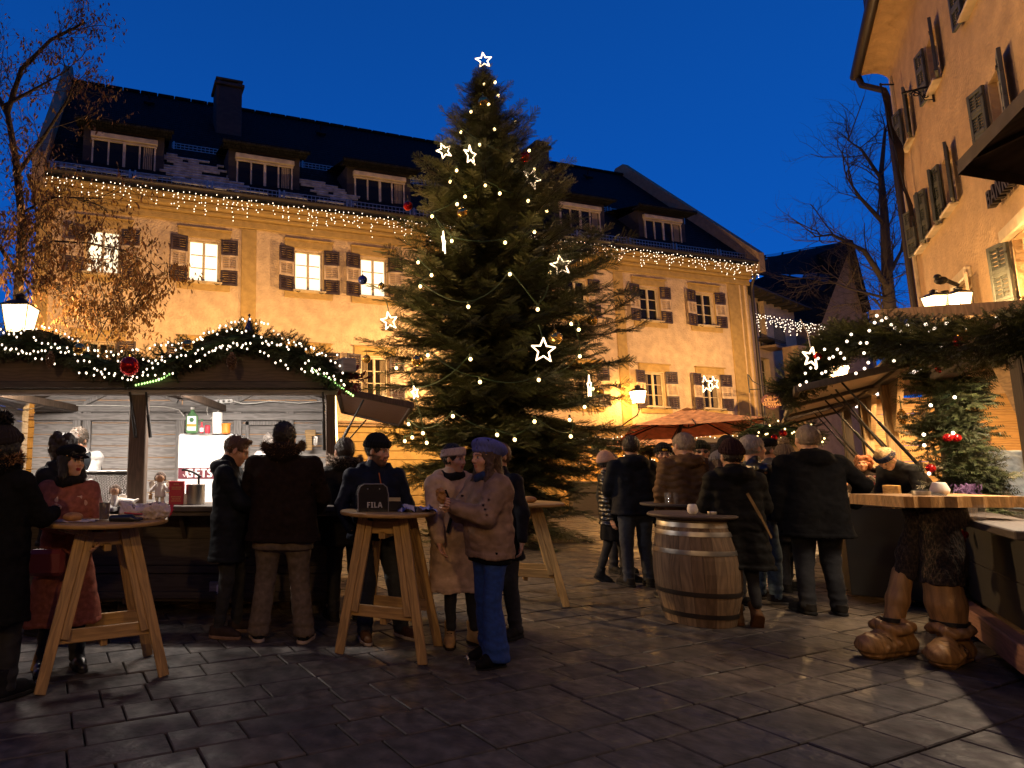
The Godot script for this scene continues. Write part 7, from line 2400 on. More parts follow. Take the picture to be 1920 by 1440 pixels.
	for p in along(path, 0.035): lp2.append(p - path[0] + Vector3(r.randfn() * 0.05, -0.15 + r.randfn() * 0.13, 0.2))
	bulbs_multi(g.root, "light_bulbs", lp2, 0.014, M.bulb_warm)
	path = [at(1110, 838, 17.0), at(1180, 842, 17.2), at(1250, 845, 17.5), at(1320, 838, 17.5)]
	g = garland("fir_garland", "background fir garland hanging along the far stall's front", path, 0.16, 100.0, 45, 0.8)

func roll(o: Node3D, rad: float) -> void:
	var s := Sdf.new(Vector3(-rad * 1.4, -0.01, -rad * 1.4), Vector3(rad * 1.4, rad * 1.4, rad * 1.4), rad / 7.0)
	s.ell(Vector3(0, rad * 0.52, 0), Vector3(rad * 1.15, rad * 0.55, rad), 0.0)
	s.ell(Vector3(0.01, rad * 1.12, 0), Vector3(rad * 0.8, rad * 0.10, rad * 0.08), 0.008, Basis(Vector3.UP, 0.4), true)
	var m := MB.new()
	s.to(m)
	part(o, "crust", m.mesh(), M.bread)

func sheet(o: Node3D, w: float, d: float, amp: float, material: Material, sd: int) -> void:
	var n := FastNoiseLite.new()
	n.seed = sd; n.frequency = 0.32
	var m := MB.new()
	var g := func(i: int, j: int) -> Vector3:
		return Vector3((i / 10.0 - 0.5) * w + n.get_noise_2d(j * 1.3, i) * w * 0.08, maxf(0.0, (n.get_noise_2d(i * 1.5, j * 1.5) + 0.25) * amp * 1.6), (j / 10.0 - 0.5) * d + n.get_noise_2d(i * 1.3, j + 40) * d * 0.1)
	for i in 10:
		for j in 10:
			m.poly([g.call(i, j), g.call(i + 1, j), g.call(i + 1, j + 1), g.call(i, j + 1)], Vector3.UP)
	part(o, "paper_sheet", m.mesh(), material)

func angel(label: String, p: Vector3, lying: bool) -> void:
	var o := thing("angel_figurine", label, "figurine", p, 0.15, "angel figurines")
	var s := Sdf.new(Vector3(-0.2, -0.01, -0.12), Vector3(0.2, 0.36, 0.12), 0.0065)
	var hc := Vector3(0.0, 0.262, 0.01)
	if lying:
		hc = Vector3(-0.06, 0.152, 0.03)
		s.cone(Vector3(-0.06, 0.045, 0), Vector3(0.10, 0.035, -0.01), 0.042, 0.034, 0.02)
		s.cone(Vector3(-0.065, 0.04, 0.01), Vector3(-0.06, 0.115, 0.02), 0.038, 0.028, 0.02)
		s.cone(Vector3(-0.08, 0.09, 0.03), Vector3(-0.115, 0.012, 0.05), 0.018, 0.013, 0.012)
		s.cone(Vector3(-0.045, 0.09, 0.03), Vector3(-0.05, 0.012, 0.06), 0.018, 0.013, 0.012)
		s.cone(Vector3(0.10, 0.03, 0), Vector3(0.16, 0.065, -0.01), 0.022, 0.012, 0.012)
		s.ell(Vector3(0.0, 0.075, -0.04), Vector3(0.055, 0.035, 0.012), 0.01, Basis(Vector3.BACK, 0.5))
	else:
		s.cone(Vector3(0, 0.09, 0), Vector3(0, 0.20, 0), 0.058, 0.036, 0.02)
		s.cut(Vector3.DOWN, -0.075)
		for e in [-1.0, 1.0]:
			s.cone(Vector3(e * 0.026, 0.09, 0), Vector3(e * 0.03, 0.016, 0.0), 0.02, 0.02, 0.008)
			s.cone(Vector3(e * 0.03, 0.014, 0.0), Vector3(e * 0.038, 0.014, 0.03), 0.018, 0.016, 0.008)
			s.cone(Vector3(e * 0.035, 0.19, 0), Vector3(e * 0.082, 0.135, 0.03), 0.02, 0.017, 0.012)
			s.ell(Vector3(e * 0.075, 0.185, -0.035), Vector3(0.035, 0.055, 0.012), 0.01, Basis(Vector3.BACK, -e * 0.5))
	s.cone(hc - Vector3(0, 0.04, 0), hc - Vector3(0, 0.07, 0), 0.02, 0.024, 0.015)
	var m := MB.new()
	s.to(m)
	part(o, "gown", m.mesh(), M.ceramic)
	m = MB.new()
	m.ball(hc, Vector3(0.048, 0.046, 0.046), 18, 12)
	part(o, "head", m.mesh(), M.skin_ceramic)
	s = Sdf.new(hc - Vector3.ONE * 0.08, hc + Vector3.ONE * 0.08, 0.006)
	s.ell(hc + Vector3(0, 0.012, -0.012), Vector3(0.053, 0.048, 0.05), 0.0)
	for e in [-1.0, 1.0]: s.ell(hc + Vector3(e * 0.045, -0.005, -0.005), Vector3(0.014, 0.03, 0.02), 0.01)
	s.ell(hc + Vector3(0, -0.022, 0.045), Vector3(0.05, 0.05, 0.03), 0.006, Basis.IDENTITY, true)
	s.bump(func(q): return 0.003 * sin(q.x * 260.0) * sin(q.y * 240.0))
	m = MB.new()
	s.to(m)
	part(o, "hair", m.mesh(), M.hair_brown)
	m = MB.new()
	for e in [-1.0, 1.0]: m.ball(hc + Vector3(e * 0.017, 0.002, 0.044), Vector3(0.004, 0.005, 0.003), 8, 6)
	part(o, "eye", m.mesh(), M.black_plastic)
	if not lying:
		m = MB.new()
		m.box(Vector3(-0.085, 0.075, 0.035), Vector3(0.035, 0.045, 0.035), Basis.IDENTITY, 0.004)
		m.lathe([Vector2(0.03, 0), Vector2(0.004, 0.025)], 4, Transform3D(Basis(Vector3.UP, PI / 4), Vector3(-0.085, 0.098, 0.035)))
		m.tube([Vector3(-0.085, 0.12, 0.035), Vector3(-0.085, 0.14, 0.035)], 0.002, 4)
		part(o, "tiny_lantern", m.mesh(), M.gold_letters)

var head_t := {}
var hand_t := {}
var shoe_t := {}
var wrinkle := FastNoiseLite.new()

func cloth(c: Color, kind := "weave") -> StandardMaterial3D:
	var key := "cloth_%s_%.3f_%.3f_%.3f" % [kind, c.r, c.g, c.b]
	if M.has(key): return M[key]
	var m: StandardMaterial3D
	if kind == "shiny":
		m = tri(mat(key, c, 0.28), null, T.fold, Vector3(2.0, 2.0, 2.0), 0.7)
	elif kind == "nylon":
		m = tri(mat(key, c, 0.72), T.cloth, T.fold, Vector3(1.6, 1.6, 1.6), 0.45)
		m.metallic_specular = 0.22
	elif kind == "knit":
		m = tri(mat(key, c, 0.95), null, T.knit, Vector3(9, 9, 9), 0.2)
		m.rim_enabled = true; m.rim = 0.12; m.rim_tint = 0.8
		m.metallic_specular = 0.3
	elif kind == "hair":
		m = tri(mat(key, c, 0.5), T.cloth, T.grit, Vector3(9, 3, 9), 0.4)
	elif kind == "denim":
		m = tri(mat(key, c, 0.85), T.cloth, T.weave, Vector3(4, 4, 4), 0.25)
	else:
		m = tri(mat(key, c, 0.88), T.cloth, T.weave, Vector3(3, 3, 3), 0.3)
		m.rim_enabled = true; m.rim = 0.04; m.rim_tint = 0.8
		m.metallic_specular = 0.16
	return m

func head_template(fem: bool) -> MB:
	if head_t.has(fem): return head_t[fem]
	var s := Sdf.new(Vector3(-0.105, -0.22, -0.14), Vector3(0.105, 0.15, 0.145), 0.0062)
	var j := 0.90 if fem else 1.0
	s.ell(Vector3(0, 0.032, -0.016), Vector3(0.076, 0.094, 0.098), 0.02)
	s.ell(Vector3(0, -0.035, 0.030), Vector3(0.060 * j, 0.078, 0.066), 0.03)
	s.ell(Vector3(0, -0.086, 0.062), Vector3(0.028 * j, 0.022, 0.024), 0.03)
	for e in [-1.0, 1.0]:
		s.ell(Vector3(e * 0.040, -0.020, 0.058), Vector3(0.026, 0.026, 0.022), 0.025)
		s.cone(Vector3(e * 0.014, 0.038, 0.084), Vector3(e * 0.050, 0.038, 0.066), 0.011, 0.009, 0.012)
		s.ell(Vector3(e * 0.031, 0.016, 0.094), Vector3(0.017, 0.011, 0.016), 0.010, Basis.IDENTITY, true)
		s.ell(Vector3(e * 0.031, 0.016, 0.0745), Vector3(0.0135, 0.0115, 0.0125), 0.003)
		s.ell(Vector3(e * 0.079, 0.002, -0.004), Vector3(0.010, 0.031, 0.020), 0.008, Basis(Vector3.UP, e * 0.35))
		s.ell(Vector3(e * 0.013, -0.020, 0.093), Vector3(0.009, 0.008, 0.011), 0.008)
	s.cone(Vector3(0, 0.026, 0.088), Vector3(0, -0.014, 0.108), 0.009, 0.012, 0.014)
	s.ell(Vector3(0, -0.047, 0.089), Vector3(0.023, 0.006, 0.010), 0.006)
	s.ell(Vector3(0, -0.058, 0.087), Vector3(0.019, 0.007, 0.010), 0.006)
	s.cone(Vector3(0, -0.06, -0.026), Vector3(0, -0.2, -0.038), 0.056 * j, 0.060 * j, 0.03)
	var m := MB.new()
	s.to(m)
	head_t[fem] = m
	return m

func face_paint(t: MB, skin: Color, hd: Dictionary) -> void:
	# the colours of lips, eyes, brows and beard stay with the head
	var hairc: Color = hd.get("hair_c", Color(0.03, 0.02, 0.015))
	var lips: Color = hd.get("lips", skin * Color(0.85, 0.55, 0.5))
	for k in t.P.size():
		var p := t.P[k]
		var c := skin * (0.94 + 0.12 * sin(p.x * 90.0) * sin(p.y * 70.0))
		if p.z > 0.05:
			var ax := absf(p.x)
			var blush := clampf(1.0 - Vector2(ax - 0.042, p.y + 0.02).length() / 0.03, 0.0, 1.0)
			c = c.lerp(skin * Color(1.0, 0.72, 0.66), blush * 0.5)
			var e := Vector2(ax - 0.031, p.y - 0.016)
			if e.length() < 0.012 and p.z > 0.07:
				c = Color(0.34, 0.30, 0.27)
				if e.length() < 0.0058: c = Color(0.02, 0.014, 0.01)
				if e.y > 0.006: c = Color(0.03, 0.018, 0.012)
			if p.y > 0.034 and p.y < 0.045 and ax > 0.012 and ax < 0.05: c = hairc.lerp(skin, 0.25)
			if absf(p.y + 0.052) < 0.0125 and ax < 0.024 - absf(p.y + 0.052) * 0.6 and p.z > 0.086: c = lips
			if absf(p.y + 0.052) < 0.0018 and ax < 0.02 and p.z > 0.086: c = lips * 0.4
		var bd: float = hd.get("beard", 0.0)
		if bd > 0.0 and p.z > -0.01 and p.y < -0.022 - 0.0 * p.x and p.y > -0.125:
			var mouth := absf(p.y + 0.052) < 0.013 and absf(p.x) < 0.022 and p.z > 0.08
			var nose := p.y > -0.034 and p.z > 0.07 and absf(p.x) < 0.012
			var cheek := p.y > -0.05 and absf(p.x) < 0.055 and p.z > 0.03 and not (p.y < -0.03 and absf(p.x) < 0.03)
			if not mouth and not nose and not cheek: c = c.lerp(hairc, bd)
		t.C[k] = c

func hand_template(grip: bool) -> MB:
	if hand_t.has(grip): return hand_t[grip]
	# wrist at the origin, fingers towards -y, palm towards +z
	var s := Sdf.new(Vector3(-0.075, -0.215, -0.04), Vector3(0.085, 0.03, 0.105), 0.0052)
	s.cone(Vector3(0, 0.02, 0), Vector3(0, -0.02, 0), 0.026, 0.027, 0.01)
	for k in 4: s.cone(Vector3(-0.012 + k * 0.008, -0.02, 0), Vector3(-0.031 + k * 0.0205, -0.088, 0.002), 0.017, 0.0125, 0.012)
	var curl := [0.75, 1.15, 0.9] if grip else [0.25, 0.4, 0.3]
	for k in 4:
		var p := Vector3(-0.031 + k * 0.0205, -0.090, 0.002)
		var a := 0.0
		var ls: Array = [[0.036, 0.024, 0.019], [0.042, 0.028, 0.021], [0.039, 0.026, 0.020], [0.030, 0.019, 0.016]][3 - k] if false else [[0.030, 0.019, 0.016], [0.039, 0.026, 0.020], [0.042, 0.028, 0.021], [0.037, 0.024, 0.019]][k]
		for q in 3:
			a += curl[q] * (1.0 + 0.06 * k)
			var e: Vector3 = p + Vector3((k - 1.5) * 0.0022, -cos(a), sin(a)) * ls[q]
			s.cone(p, e, 0.0098 - q * 0.0009, 0.0092 - q * 0.0010, 0.003)
			p = e
	var tp := Vector3(0.026, -0.030, 0.006)
	var te := Vector3(0.052, -0.062, 0.026 if grip else 0.014)
	s.cone(Vector3(0.014, -0.02, 0.002), te, 0.017, 0.0125, 0.008)
	var t2 := te + (Vector3(-0.005, -0.026, 0.022) if grip else Vector3(0.008, -0.032, 0.008))
	s.cone(te, t2, 0.0115, 0.0095, 0.003)
	s.cone(t2, t2 + (Vector3(-0.016, -0.014, 0.012) if grip else Vector3(0.001, -0.02, 0.006)), 0.0095, 0.008, 0.003)
	var m := MB.new()
	s.to(m)
	hand_t[grip] = m
	return m

func shoe(style: String) -> Array:
	if shoe_t.has(style): return shoe_t[style]
	# heel at the origin, toe along +z
	var s := Sdf.new(Vector3(-0.075, -0.01, -0.09), Vector3(0.075, 0.36, 0.26), 0.0085)
	var heel := 0.06 if style == "heel" else 0.0
	var tall: float = {"sneaker": 0.10, "shoe": 0.10, "boot": 0.20, "tall": 0.34, "heel": 0.18}[style]
	s.cone(Vector3(0, 0.075 + heel, 0.0), Vector3(0, tall, -0.012), 0.046, 0.048 if tall < 0.25 else 0.056, 0.02)
	s.cone(Vector3(0, 0.045 + heel, -0.02), Vector3(0, 0.05, 0.12), 0.045, 0.046, 0.03)
	s.cone(Vector3(0, 0.05, 0.11), Vector3(0.004, 0.035, 0.19), 0.046, 0.036, 0.02)
	s.cone(Vector3(0, 0.085 + heel * 0.7, 0.03), Vector3(0, 0.06, 0.13), 0.035, 0.03, 0.03)
	if style == "heel": s.cone(Vector3(0, 0.06, -0.035), Vector3(0, 0.0, -0.035), 0.034, 0.028, 0.01)
	s.cut(Vector3.DOWN, -0.018 if heel == 0.0 else 0.0)
	s.cut(Vector3.UP, tall)
	var up := MB.new()
	s.to(up)
	var so := Sdf.new(Vector3(-0.075, -0.02, -0.09), Vector3(0.075, 0.06, 0.26), 0.0085)
	so.cone(Vector3(0, 0.015, -0.018), Vector3(0, 0.015, 0.12), 0.051, 0.051, 0.02)
	so.cone(Vector3(0, 0.015, 0.11), Vector3(0.004, 0.015, 0.188), 0.051, 0.041, 0.02)
	so.cut(Vector3.DOWN, 0.0)
	so.cut(Vector3.UP, 0.030 if style != "heel" else 0.012)
	var sole := MB.new()
	so.to(sole)
	shoe_t[style] = [up.mesh(), sole.mesh()]
	return shoe_t[style]

func fur_ring(m: MB, ctr: Callable, n: int, l: float, c: Color, r: RandomNumberGenerator) -> void:
	for k in n:
		var q: Array = ctr.call(r.randf())
		var p: Vector3 = q[0]
		var o: Vector3 = q[1]
		var d := (o + Vector3(r.randfn(), r.randfn(), r.randfn()) * 0.55).normalized()
		var x := d.cross(Vector3(r.randfn(), r.randfn(), r.randfn())).normalized() * 0.004
		var g := r.randf_range(0.55, 1.4)
		m.col = Color(c.r * g, c.g * g, c.b * g)
		p += d * 0.008
		var a := m.v(p - x, o); var b := m.v(p + x, o); var e := m.v(p + d * l * r.randf_range(0.6, 1.3) + Vector3(0, -l * 0.25, 0), (o + d).normalized())
		m.t(a, b, e)
	m.col = Color.WHITE

func person(sp: Dictionary) -> Node3D:
	var r := RandomNumberGenerator.new()
	r.seed = hash(sp.label)
	var pos: Vector3 = sp.at
	var root := thing("person", sp.label, "person", pos, deg_to_rad(sp.get("yaw", 0.0)), sp.get("group", ""))
	var h: float = sp.get("h", 1.75)
	var S := h / 1.75
	root.scale = Vector3.ONE * S
	var W: float = sp.get("w", 1.0)
	var fem: bool = sp.get("fem", false)
	var near: bool = sp.get("near", true)
	var skin: Color = sp.get("skin", Color(0.46, 0.255, 0.16))
	var lean := deg_to_rad(sp.get("lean", 0.0))
	var LB := Basis(Vector3.RIGHT, lean)
	var hip := Vector3(0, 0.95, 0)
	var up := func(p: Vector3) -> Vector3: return hip + LB * (p - hip)
	var sw := (0.168 if fem else 0.188) * W
	var sh := [up.call(Vector3(sw, 1.405, -0.012)), up.call(Vector3(-sw, 1.405, -0.012))]
	var wr := [sp.get("wa", Vector3(0.27, 0.84, 0.03)), sp.get("wb", Vector3(-0.27, 0.84, 0.03))]
	var el := []
	for k in 2:
		var sg := 1.0 if k == 0 else -1.0
		var d: Vector3 = wr[k] - sh[k]
		var l := d.length()
		if l > 0.535: wr[k] = sh[k] + d.normalized() * 0.535; l = 0.535; d = wr[k] - sh[k]
		var a := (0.285 * 0.285 - 0.255 * 0.255 + l * l) / (2.0 * l)
		var hh := sqrt(maxf(0.0, 0.285 * 0.285 - a * a))
		var hint: Vector3 = sp.get("elbow", Vector3(0.55, -0.8, -0.35)) * Vector3(sg, 1, 1)
		var dn := d.normalized()
		hint = (hint - dn * hint.dot(dn)).normalized()
		el.append(sh[k] + dn * a + hint * hh)
	var feet: Array = sp.get("feet", [[0.12, 0.0, 12.0], [-0.12, 0.02, -12.0]])
	var ank := []
	var kn := []
	for k in 2:
		var sg := 1.0 if k == 0 else -1.0
		var fy: float = feet[k][3] if feet[k].size() > 3 else 0.0
		ank.append(Vector3(feet[k][0], 0.09 + fy, feet[k][1]))
		var hp := Vector3(sg * 0.09, 0.92, 0)
		kn.append(hp.lerp(ank[k], 0.5) + Vector3(0, 0, 0.035 + 0.3 * fy))
	var nb: Vector3 = up.call(Vector3(0, 1.45, -0.025))
	var hb := LB * Basis(Vector3.UP, deg_to_rad(sp.get("hy", 0.0))) * Basis(Vector3.RIGHT, deg_to_rad(sp.get("hp", 0.0)) - lean * 0.55) * Basis(Vector3.BACK, deg_to_rad(sp.get("hr", 0.0)))
	var hc: Vector3 = nb + LB * Vector3(0, 0.085, 0.008) + hb * Vector3(0, 0.10, 0.022)
	var hs := 1.04 if fem else 1.09
	var HX := Transform3D(hb * Basis.from_scale(Vector3.ONE * hs), hc)
	# the body: one figure from head to ankles
	var bm := MB.new()
	var s := Sdf.new(Vector3(-0.55, 0.02, -0.5), Vector3(0.55, 1.62, 0.62), 0.03)
	for k in 2:
		var sg := 1.0 if k == 0 else -1.0
		s.cone(Vector3(sg * 0.09, 0.92, 0), kn[k], 0.075, 0.045, 0.03)
		s.cone(kn[k], ank[k], 0.043, 0.026, 0.03)
		s.cone(up.call(Vector3(sg * 0.07, 0.95, 0)), up.call(Vector3(sg * 0.085, 1.32, 0)), 0.10, 0.10, 0.05)
		s.cone(nb, sh[k], 0.05, 0.055, 0.04)
		s.cone(sh[k], el[k], 0.05, 0.042, 0.03)
		s.cone(el[k], wr[k], 0.042, 0.032, 0.02)
	s.cone(nb - Vector3(0, 0.03, 0), hc - hb * Vector3(0, 0.05, 0.02), 0.055, 0.05, 0.02)
	bm.col = skin
	s.to(bm, Transform3D.IDENTITY, func(_p, _n): return skin)
	var hd: Dictionary = sp.get("head", {})
	var ht := MB.new()
	ht.add(head_template(fem), Transform3D.IDENTITY)
	face_paint(ht, skin, hd)
	bm.add(ht, HX)
	for k in 2:
		var hk: String = sp.get("ha" if k == 0 else "hb", "relax")
		if hk == "none": continue
		var sg := 1.0 if k == 0 else -1.0
		var fd: Vector3 = (wr[k] - el[k]).normalized()
		var y := -fd
		var pz: Vector3 = sp.get("palm", Vector3(-0.6, 0.2, 0.5)) * Vector3(sg, 1, 1)
		var z := (pz - y * pz.dot(y)).normalized()
		var x := y.cross(z)
		var B := Basis(x, y, z)
		if (sg > 0.0) : B = Basis(-x, y, z)
		var hm := MB.new()
		hm.add(hand_template(hk == "grip"), Transform3D.IDENTITY)
		for q in hm.C.size(): hm.C[q] = skin * 0.95
		bm.add(hm, Transform3D(B * Basis.from_scale(Vector3.ONE * (0.92 if fem else 1.02)), wr[k]))
	if not M.has("skin"):
		mat("skin", Color.WHITE, 0.48)
		M.skin.vertex_color_use_as_albedo = true
		M.skin.subsurf_scatter_enabled = true; M.skin.subsurf_scatter_strength = 0.15
	var body := part(root, "body", bm.mesh(), M.skin)
	# trousers
	var tr: Dictionary = sp.get("tr", {})
	var tw: float = tr.get("w", 1.0)
	s = Sdf.new(Vector3(-0.42, 0.02, -0.42), Vector3(0.42, 1.04, 0.42), 0.018)
	for k in 2:
		var sg := 1.0 if k == 0 else -1.0
		var hp := Vector3(sg * 0.088 * W, 0.90, -0.005)
		s.cone(hp, kn[k], 0.102 * tw * lerpf(1.0, W, 0.6), 0.072 * tw, 0.03)
		s.cone(kn[k], ank[k] + Vector3(0, tr.get("short", 0.0), 0), 0.072 * tw, tr.get("cuff", 0.062) * tw, 0.03)
		s.cone(hp + Vector3(0, 0.06, -0.03), hp + Vector3(0, -0.05, -0.035), 0.095 * lerpf(1.0, W, 0.6), 0.085, 0.04)
	s.cone(Vector3(0, 0.96, 0), Vector3(0, 0.86, 0), 0.12 * W, 0.11 * W, 0.05)
	wrinkle.seed = 3; wrinkle.frequency = 5.0
	s.bump(func(p): return 0.009 * wrinkle.get_noise_3d(p.x * 1.2, p.y * 2.6, p.z * 1.2) + (0.004 * sin(p.y * 70.0) if p.y < 0.22 else 0.0), 0.04)
	s.cut(Vector3.DOWN, -0.045 - float(tr.get("short", 0.0)))
	var m := MB.new()
	s.to(m)
	part(root, "trousers", m.mesh(), cloth(tr.get("c", Color(0.02, 0.02, 0.025)), tr.get("kind", "denim")))
	if tr.has("skirt"):
		s = Sdf.new(Vector3(-0.4, 0.4, -0.4), Vector3(0.4, 1.05, 0.4), 0.018)
		for sg in [-1.0, 1.0]: s.cone(Vector3(sg * 0.06, 0.98, 0), Vector3(sg * 0.12, tr.skirt, 0.02), 0.12, 0.16, 0.06)
		s.bump(func(p): return 0.010 * sin(atan2(p.x, p.z) * 14.0) * clampf((1.0 - p.y) * 2.0, 0.0, 1.0))
		s.cut(Vector3.DOWN, -float(tr.skirt))
		m = MB.new()
		s.to(m)
		part(root, "skirt", m.mesh(), cloth(tr.get("skirt_c", Color(0.012, 0.012, 0.013))))
	# shoes
	var sd: Dictionary = sp.get("shoe", {})
	var st := shoe(sd.get("style", "shoe"))
	for k in 2:
		var fy: float = feet[k][3] if feet[k].size() > 3 else 0.0
		var fx := Transform3D(Basis(Vector3.UP, deg_to_rad(feet[k][2])) * Basis(Vector3.RIGHT, feet[k][4] if feet[k].size() > 4 else 0.0), Vector3(feet[k][0], fy, feet[k][1] - 0.02))
		var o := part(root, "shoe", st[0], cloth(sd.get("c", Color(0.02, 0.018, 0.016)), sd.get("kind", "nylon")), fx)
		part(o, "sole", st[1], cloth(sd.get("sole", Color(0.02, 0.02, 0.02)), "nylon"))
		if sd.has("lace"):
			var lm := MB.new()
			for q in 5: lm.tube([Vector3(-0.024, 0.085 + q * 0.022, 0.085 - q * 0.013), Vector3(0.024, 0.092 + q * 0.022, 0.084 - q * 0.013)], 0.004, 5)
			part(o, "laces", lm.mesh(), cloth(sd.lace, "nylon"))
	# coat
	var ct: Dictionary = sp.get("coat", {})
	var pf: float = ct.get("puff", 0.0)
	var hem: float = ct.get("hem", 0.80)
	var fl: float = ct.get("flare", 0.02)
	var cell := 0.0145 if near else 0.02
	s = Sdf.new(Vector3(-0.62, minf(hem - 0.05, 0.7), -0.45), Vector3(0.62, 1.66, 0.62), cell) if lean < 0.3 else Sdf.new(Vector3(-0.62, minf(hem - 0.05, 0.7), -0.45), Vector3(0.62, 1.6, 0.95), cell)
	var tr_ := (0.112 if fem else 0.122)
	for k in 2:
		var sg := 1.0 if k == 0 else -1.0
		s.cone(up.call(Vector3(sg * 0.072 * W, 0.98, 0.0)), up.call(Vector3(sg * 0.092 * W, 1.32, -0.012)), tr_ * W + pf, (tr_ - 0.008) * lerpf(1.0, W, 0.7) + pf, 0.07)
		s.cone(up.call(Vector3(sg * 0.072 * W, 0.99, 0.0)), Vector3(sg * (0.075 + fl) * W, hem - 0.03, 0.0), tr_ * W + pf, tr_ * W + pf + fl, 0.06)
	s.cone(up.call(Vector3(0, 1.0, 0.03)), up.call(Vector3(0, 1.25, 0.02)), (tr_ - 0.01) * W + pf + float(ct.get("belly", 0.0)), (tr_ - 0.02) * W + pf, 0.08)
	s.cut(Vector3.DOWN, -hem)
	for k in 2:
		s.cone(nb - LB * Vector3(0, 0.03, 0), sh[k], 0.078 + pf * 0.5, 0.073 + pf * 0.6, 0.05)
		s.cone(sh[k], el[k], 0.071 + pf * 0.7, 0.060 + pf * 0.6, 0.035)
		var cuff: Vector3 = el[k].lerp(wr[k], 0.93)
		s.cone(el[k], cuff, 0.060 + pf * 0.6, 0.047 + pf * 0.35, 0.03)
	var col: float = ct.get("collar", 0.06)
	if col > 0.0: s.cone(nb - LB * Vector3(0, 0.03, 0), nb + LB * Vector3(0, col, 0.012), 0.088 + pf * 0.4, 0.075 + pf * 0.3, 0.03)
	if ct.has("hood"):
		var hu := 0.055 if ct.has("fur") else 0.0
		s.ell(nb + LB * Vector3(0, 0.015 + hu, -0.075), Vector3(0.145, 0.085, 0.09), 0.03, LB)
		for k in 9:
			var a0 := PI * 0.95 + k * PI * 1.1 / 9.0 + PI * 0.0
			var a1 := a0 + PI * 1.1 / 9.0
			s.cone(nb + LB * Vector3(cos(a0) * 0.13, 0.045 + hu + 0.02 * sin(a0), sin(a0) * 0.12), nb + LB * Vector3(cos(a1) * 0.13, 0.045 + hu + 0.02 * sin(a1), sin(a1) * 0.12), 0.034, 0.034, 0.03)
	if ct.has("hood_up"):
		s.ell(hc + hb * Vector3(0, 0.012, -0.03), Vector3(0.118, 0.145, 0.128), 0.03, hb)
		s.ell(hc + hb * Vector3(0, -0.01, 0.11), Vector3(0.082, 0.115, 0.09), 0.02, hb, true)
		s.cone(hc + hb * Vector3(0, -0.08, -0.07), nb + LB * Vector3(0, -0.02, -0.07), 0.10, 0.11, 0.04)
	var qs: float = ct.get("quilt", 0.0)
	var qh: float = ct.get("band", 0.085)
	var diag: bool = ct.get("diag", false)
	wrinkle.seed = hash(sp.label) % 1000
	var amp: float = ct.get("fold", 0.012)
	s.bump(func(p):
		var v := amp * wrinkle.get_noise_3d(p.x * 1.3, p.y * 1.9, p.z * 1.3)
		if p.y < hem + 0.035: v -= 0.006
		if qs > 0.0:
			var t: float = p.y / qh + (0.55 * absf(fmod(absf(p.x) * 9.0, 2.0) - 1.0) if diag else 0.0)
			v -= qs * (absf(sin(t * PI)) - 0.6)
		return v, 0.06)
	m = MB.new()
	s.to(m)
	var coat := part(root, "coat", m.mesh(), cloth(ct.get("c", Color(0.015, 0.015, 0.017)), ct.get("kind", "nylon")))
	if ct.has("fur"):
		m = MB.new()
		var up_: bool = ct.has("hood_up")
		var cf := func(t: float) -> Array:
			var a := PI * 0.92 + t * PI * 1.16
			if up_:
				a = t * TAU
				var d0 := hb * Vector3(cos(a) * 0.095, sin(a) * 0.125, 0.08)
				return [hc + d0, d0.normalized()]
			var d := LB * Vector3(cos(a) * 0.15, 0.11 + 0.03 * sin(a), sin(a) * 0.135)
			return [nb + d + Vector3(0, r.randf_range(-0.03, 0.03), 0), (d + Vector3(0, 0.05, 0)).normalized()]
		fur_ring(m, cf, 2200, 0.045, ct.fur, r)
		if not M.has("fur"):
			mat("fur", Color.WHITE, 0.9)
			M.fur.vertex_color_use_as_albedo = true
		part(coat, "fur_trim", m.mesh(), M.fur)
	if ct.has("zip"):
		m = MB.new()
		for q in ct.zip:
			var pts := []
			for e in q: pts.append(up.call(e))
			m.tube(pts, 0.006, 5)
		part(coat, "zip", m.mesh(), cloth(ct.zip_c, "nylon"))
	# scarf
	if sp.has("scarf"):
		s = Sdf.new(nb + Vector3(-0.2, -0.3, -0.2), nb + Vector3(0.2, 0.16, 0.25), 0.012)
		for k in 12:
			var a := TAU * k / 12
			var a2 := TAU * (k + 1) / 12
			s.cone(nb + LB * Vector3(cos(a) * 0.085, 0.03 + 0.015 * sin(a * 2.0), sin(a) * 0.075 + 0.012), nb + LB * Vector3(cos(a2) * 0.085, 0.03 + 0.015 * sin(a2 * 2.0), sin(a2) * 0.075 + 0.012), 0.036, 0.036, 0.02)
		s.bump(func(p): return 0.007 * wrinkle.get_noise_3d(p.x * 4, p.y * 4, p.z * 4))
		m = MB.new()
		s.to(m)
		part(root, "scarf", m.mesh(), cloth(sp.scarf, "knit"))
	# hair
	var hair: String = hd.get("hair", "short")
	var hcol: Color = hd.get("hair_c", Color(0.03, 0.02, 0.015))
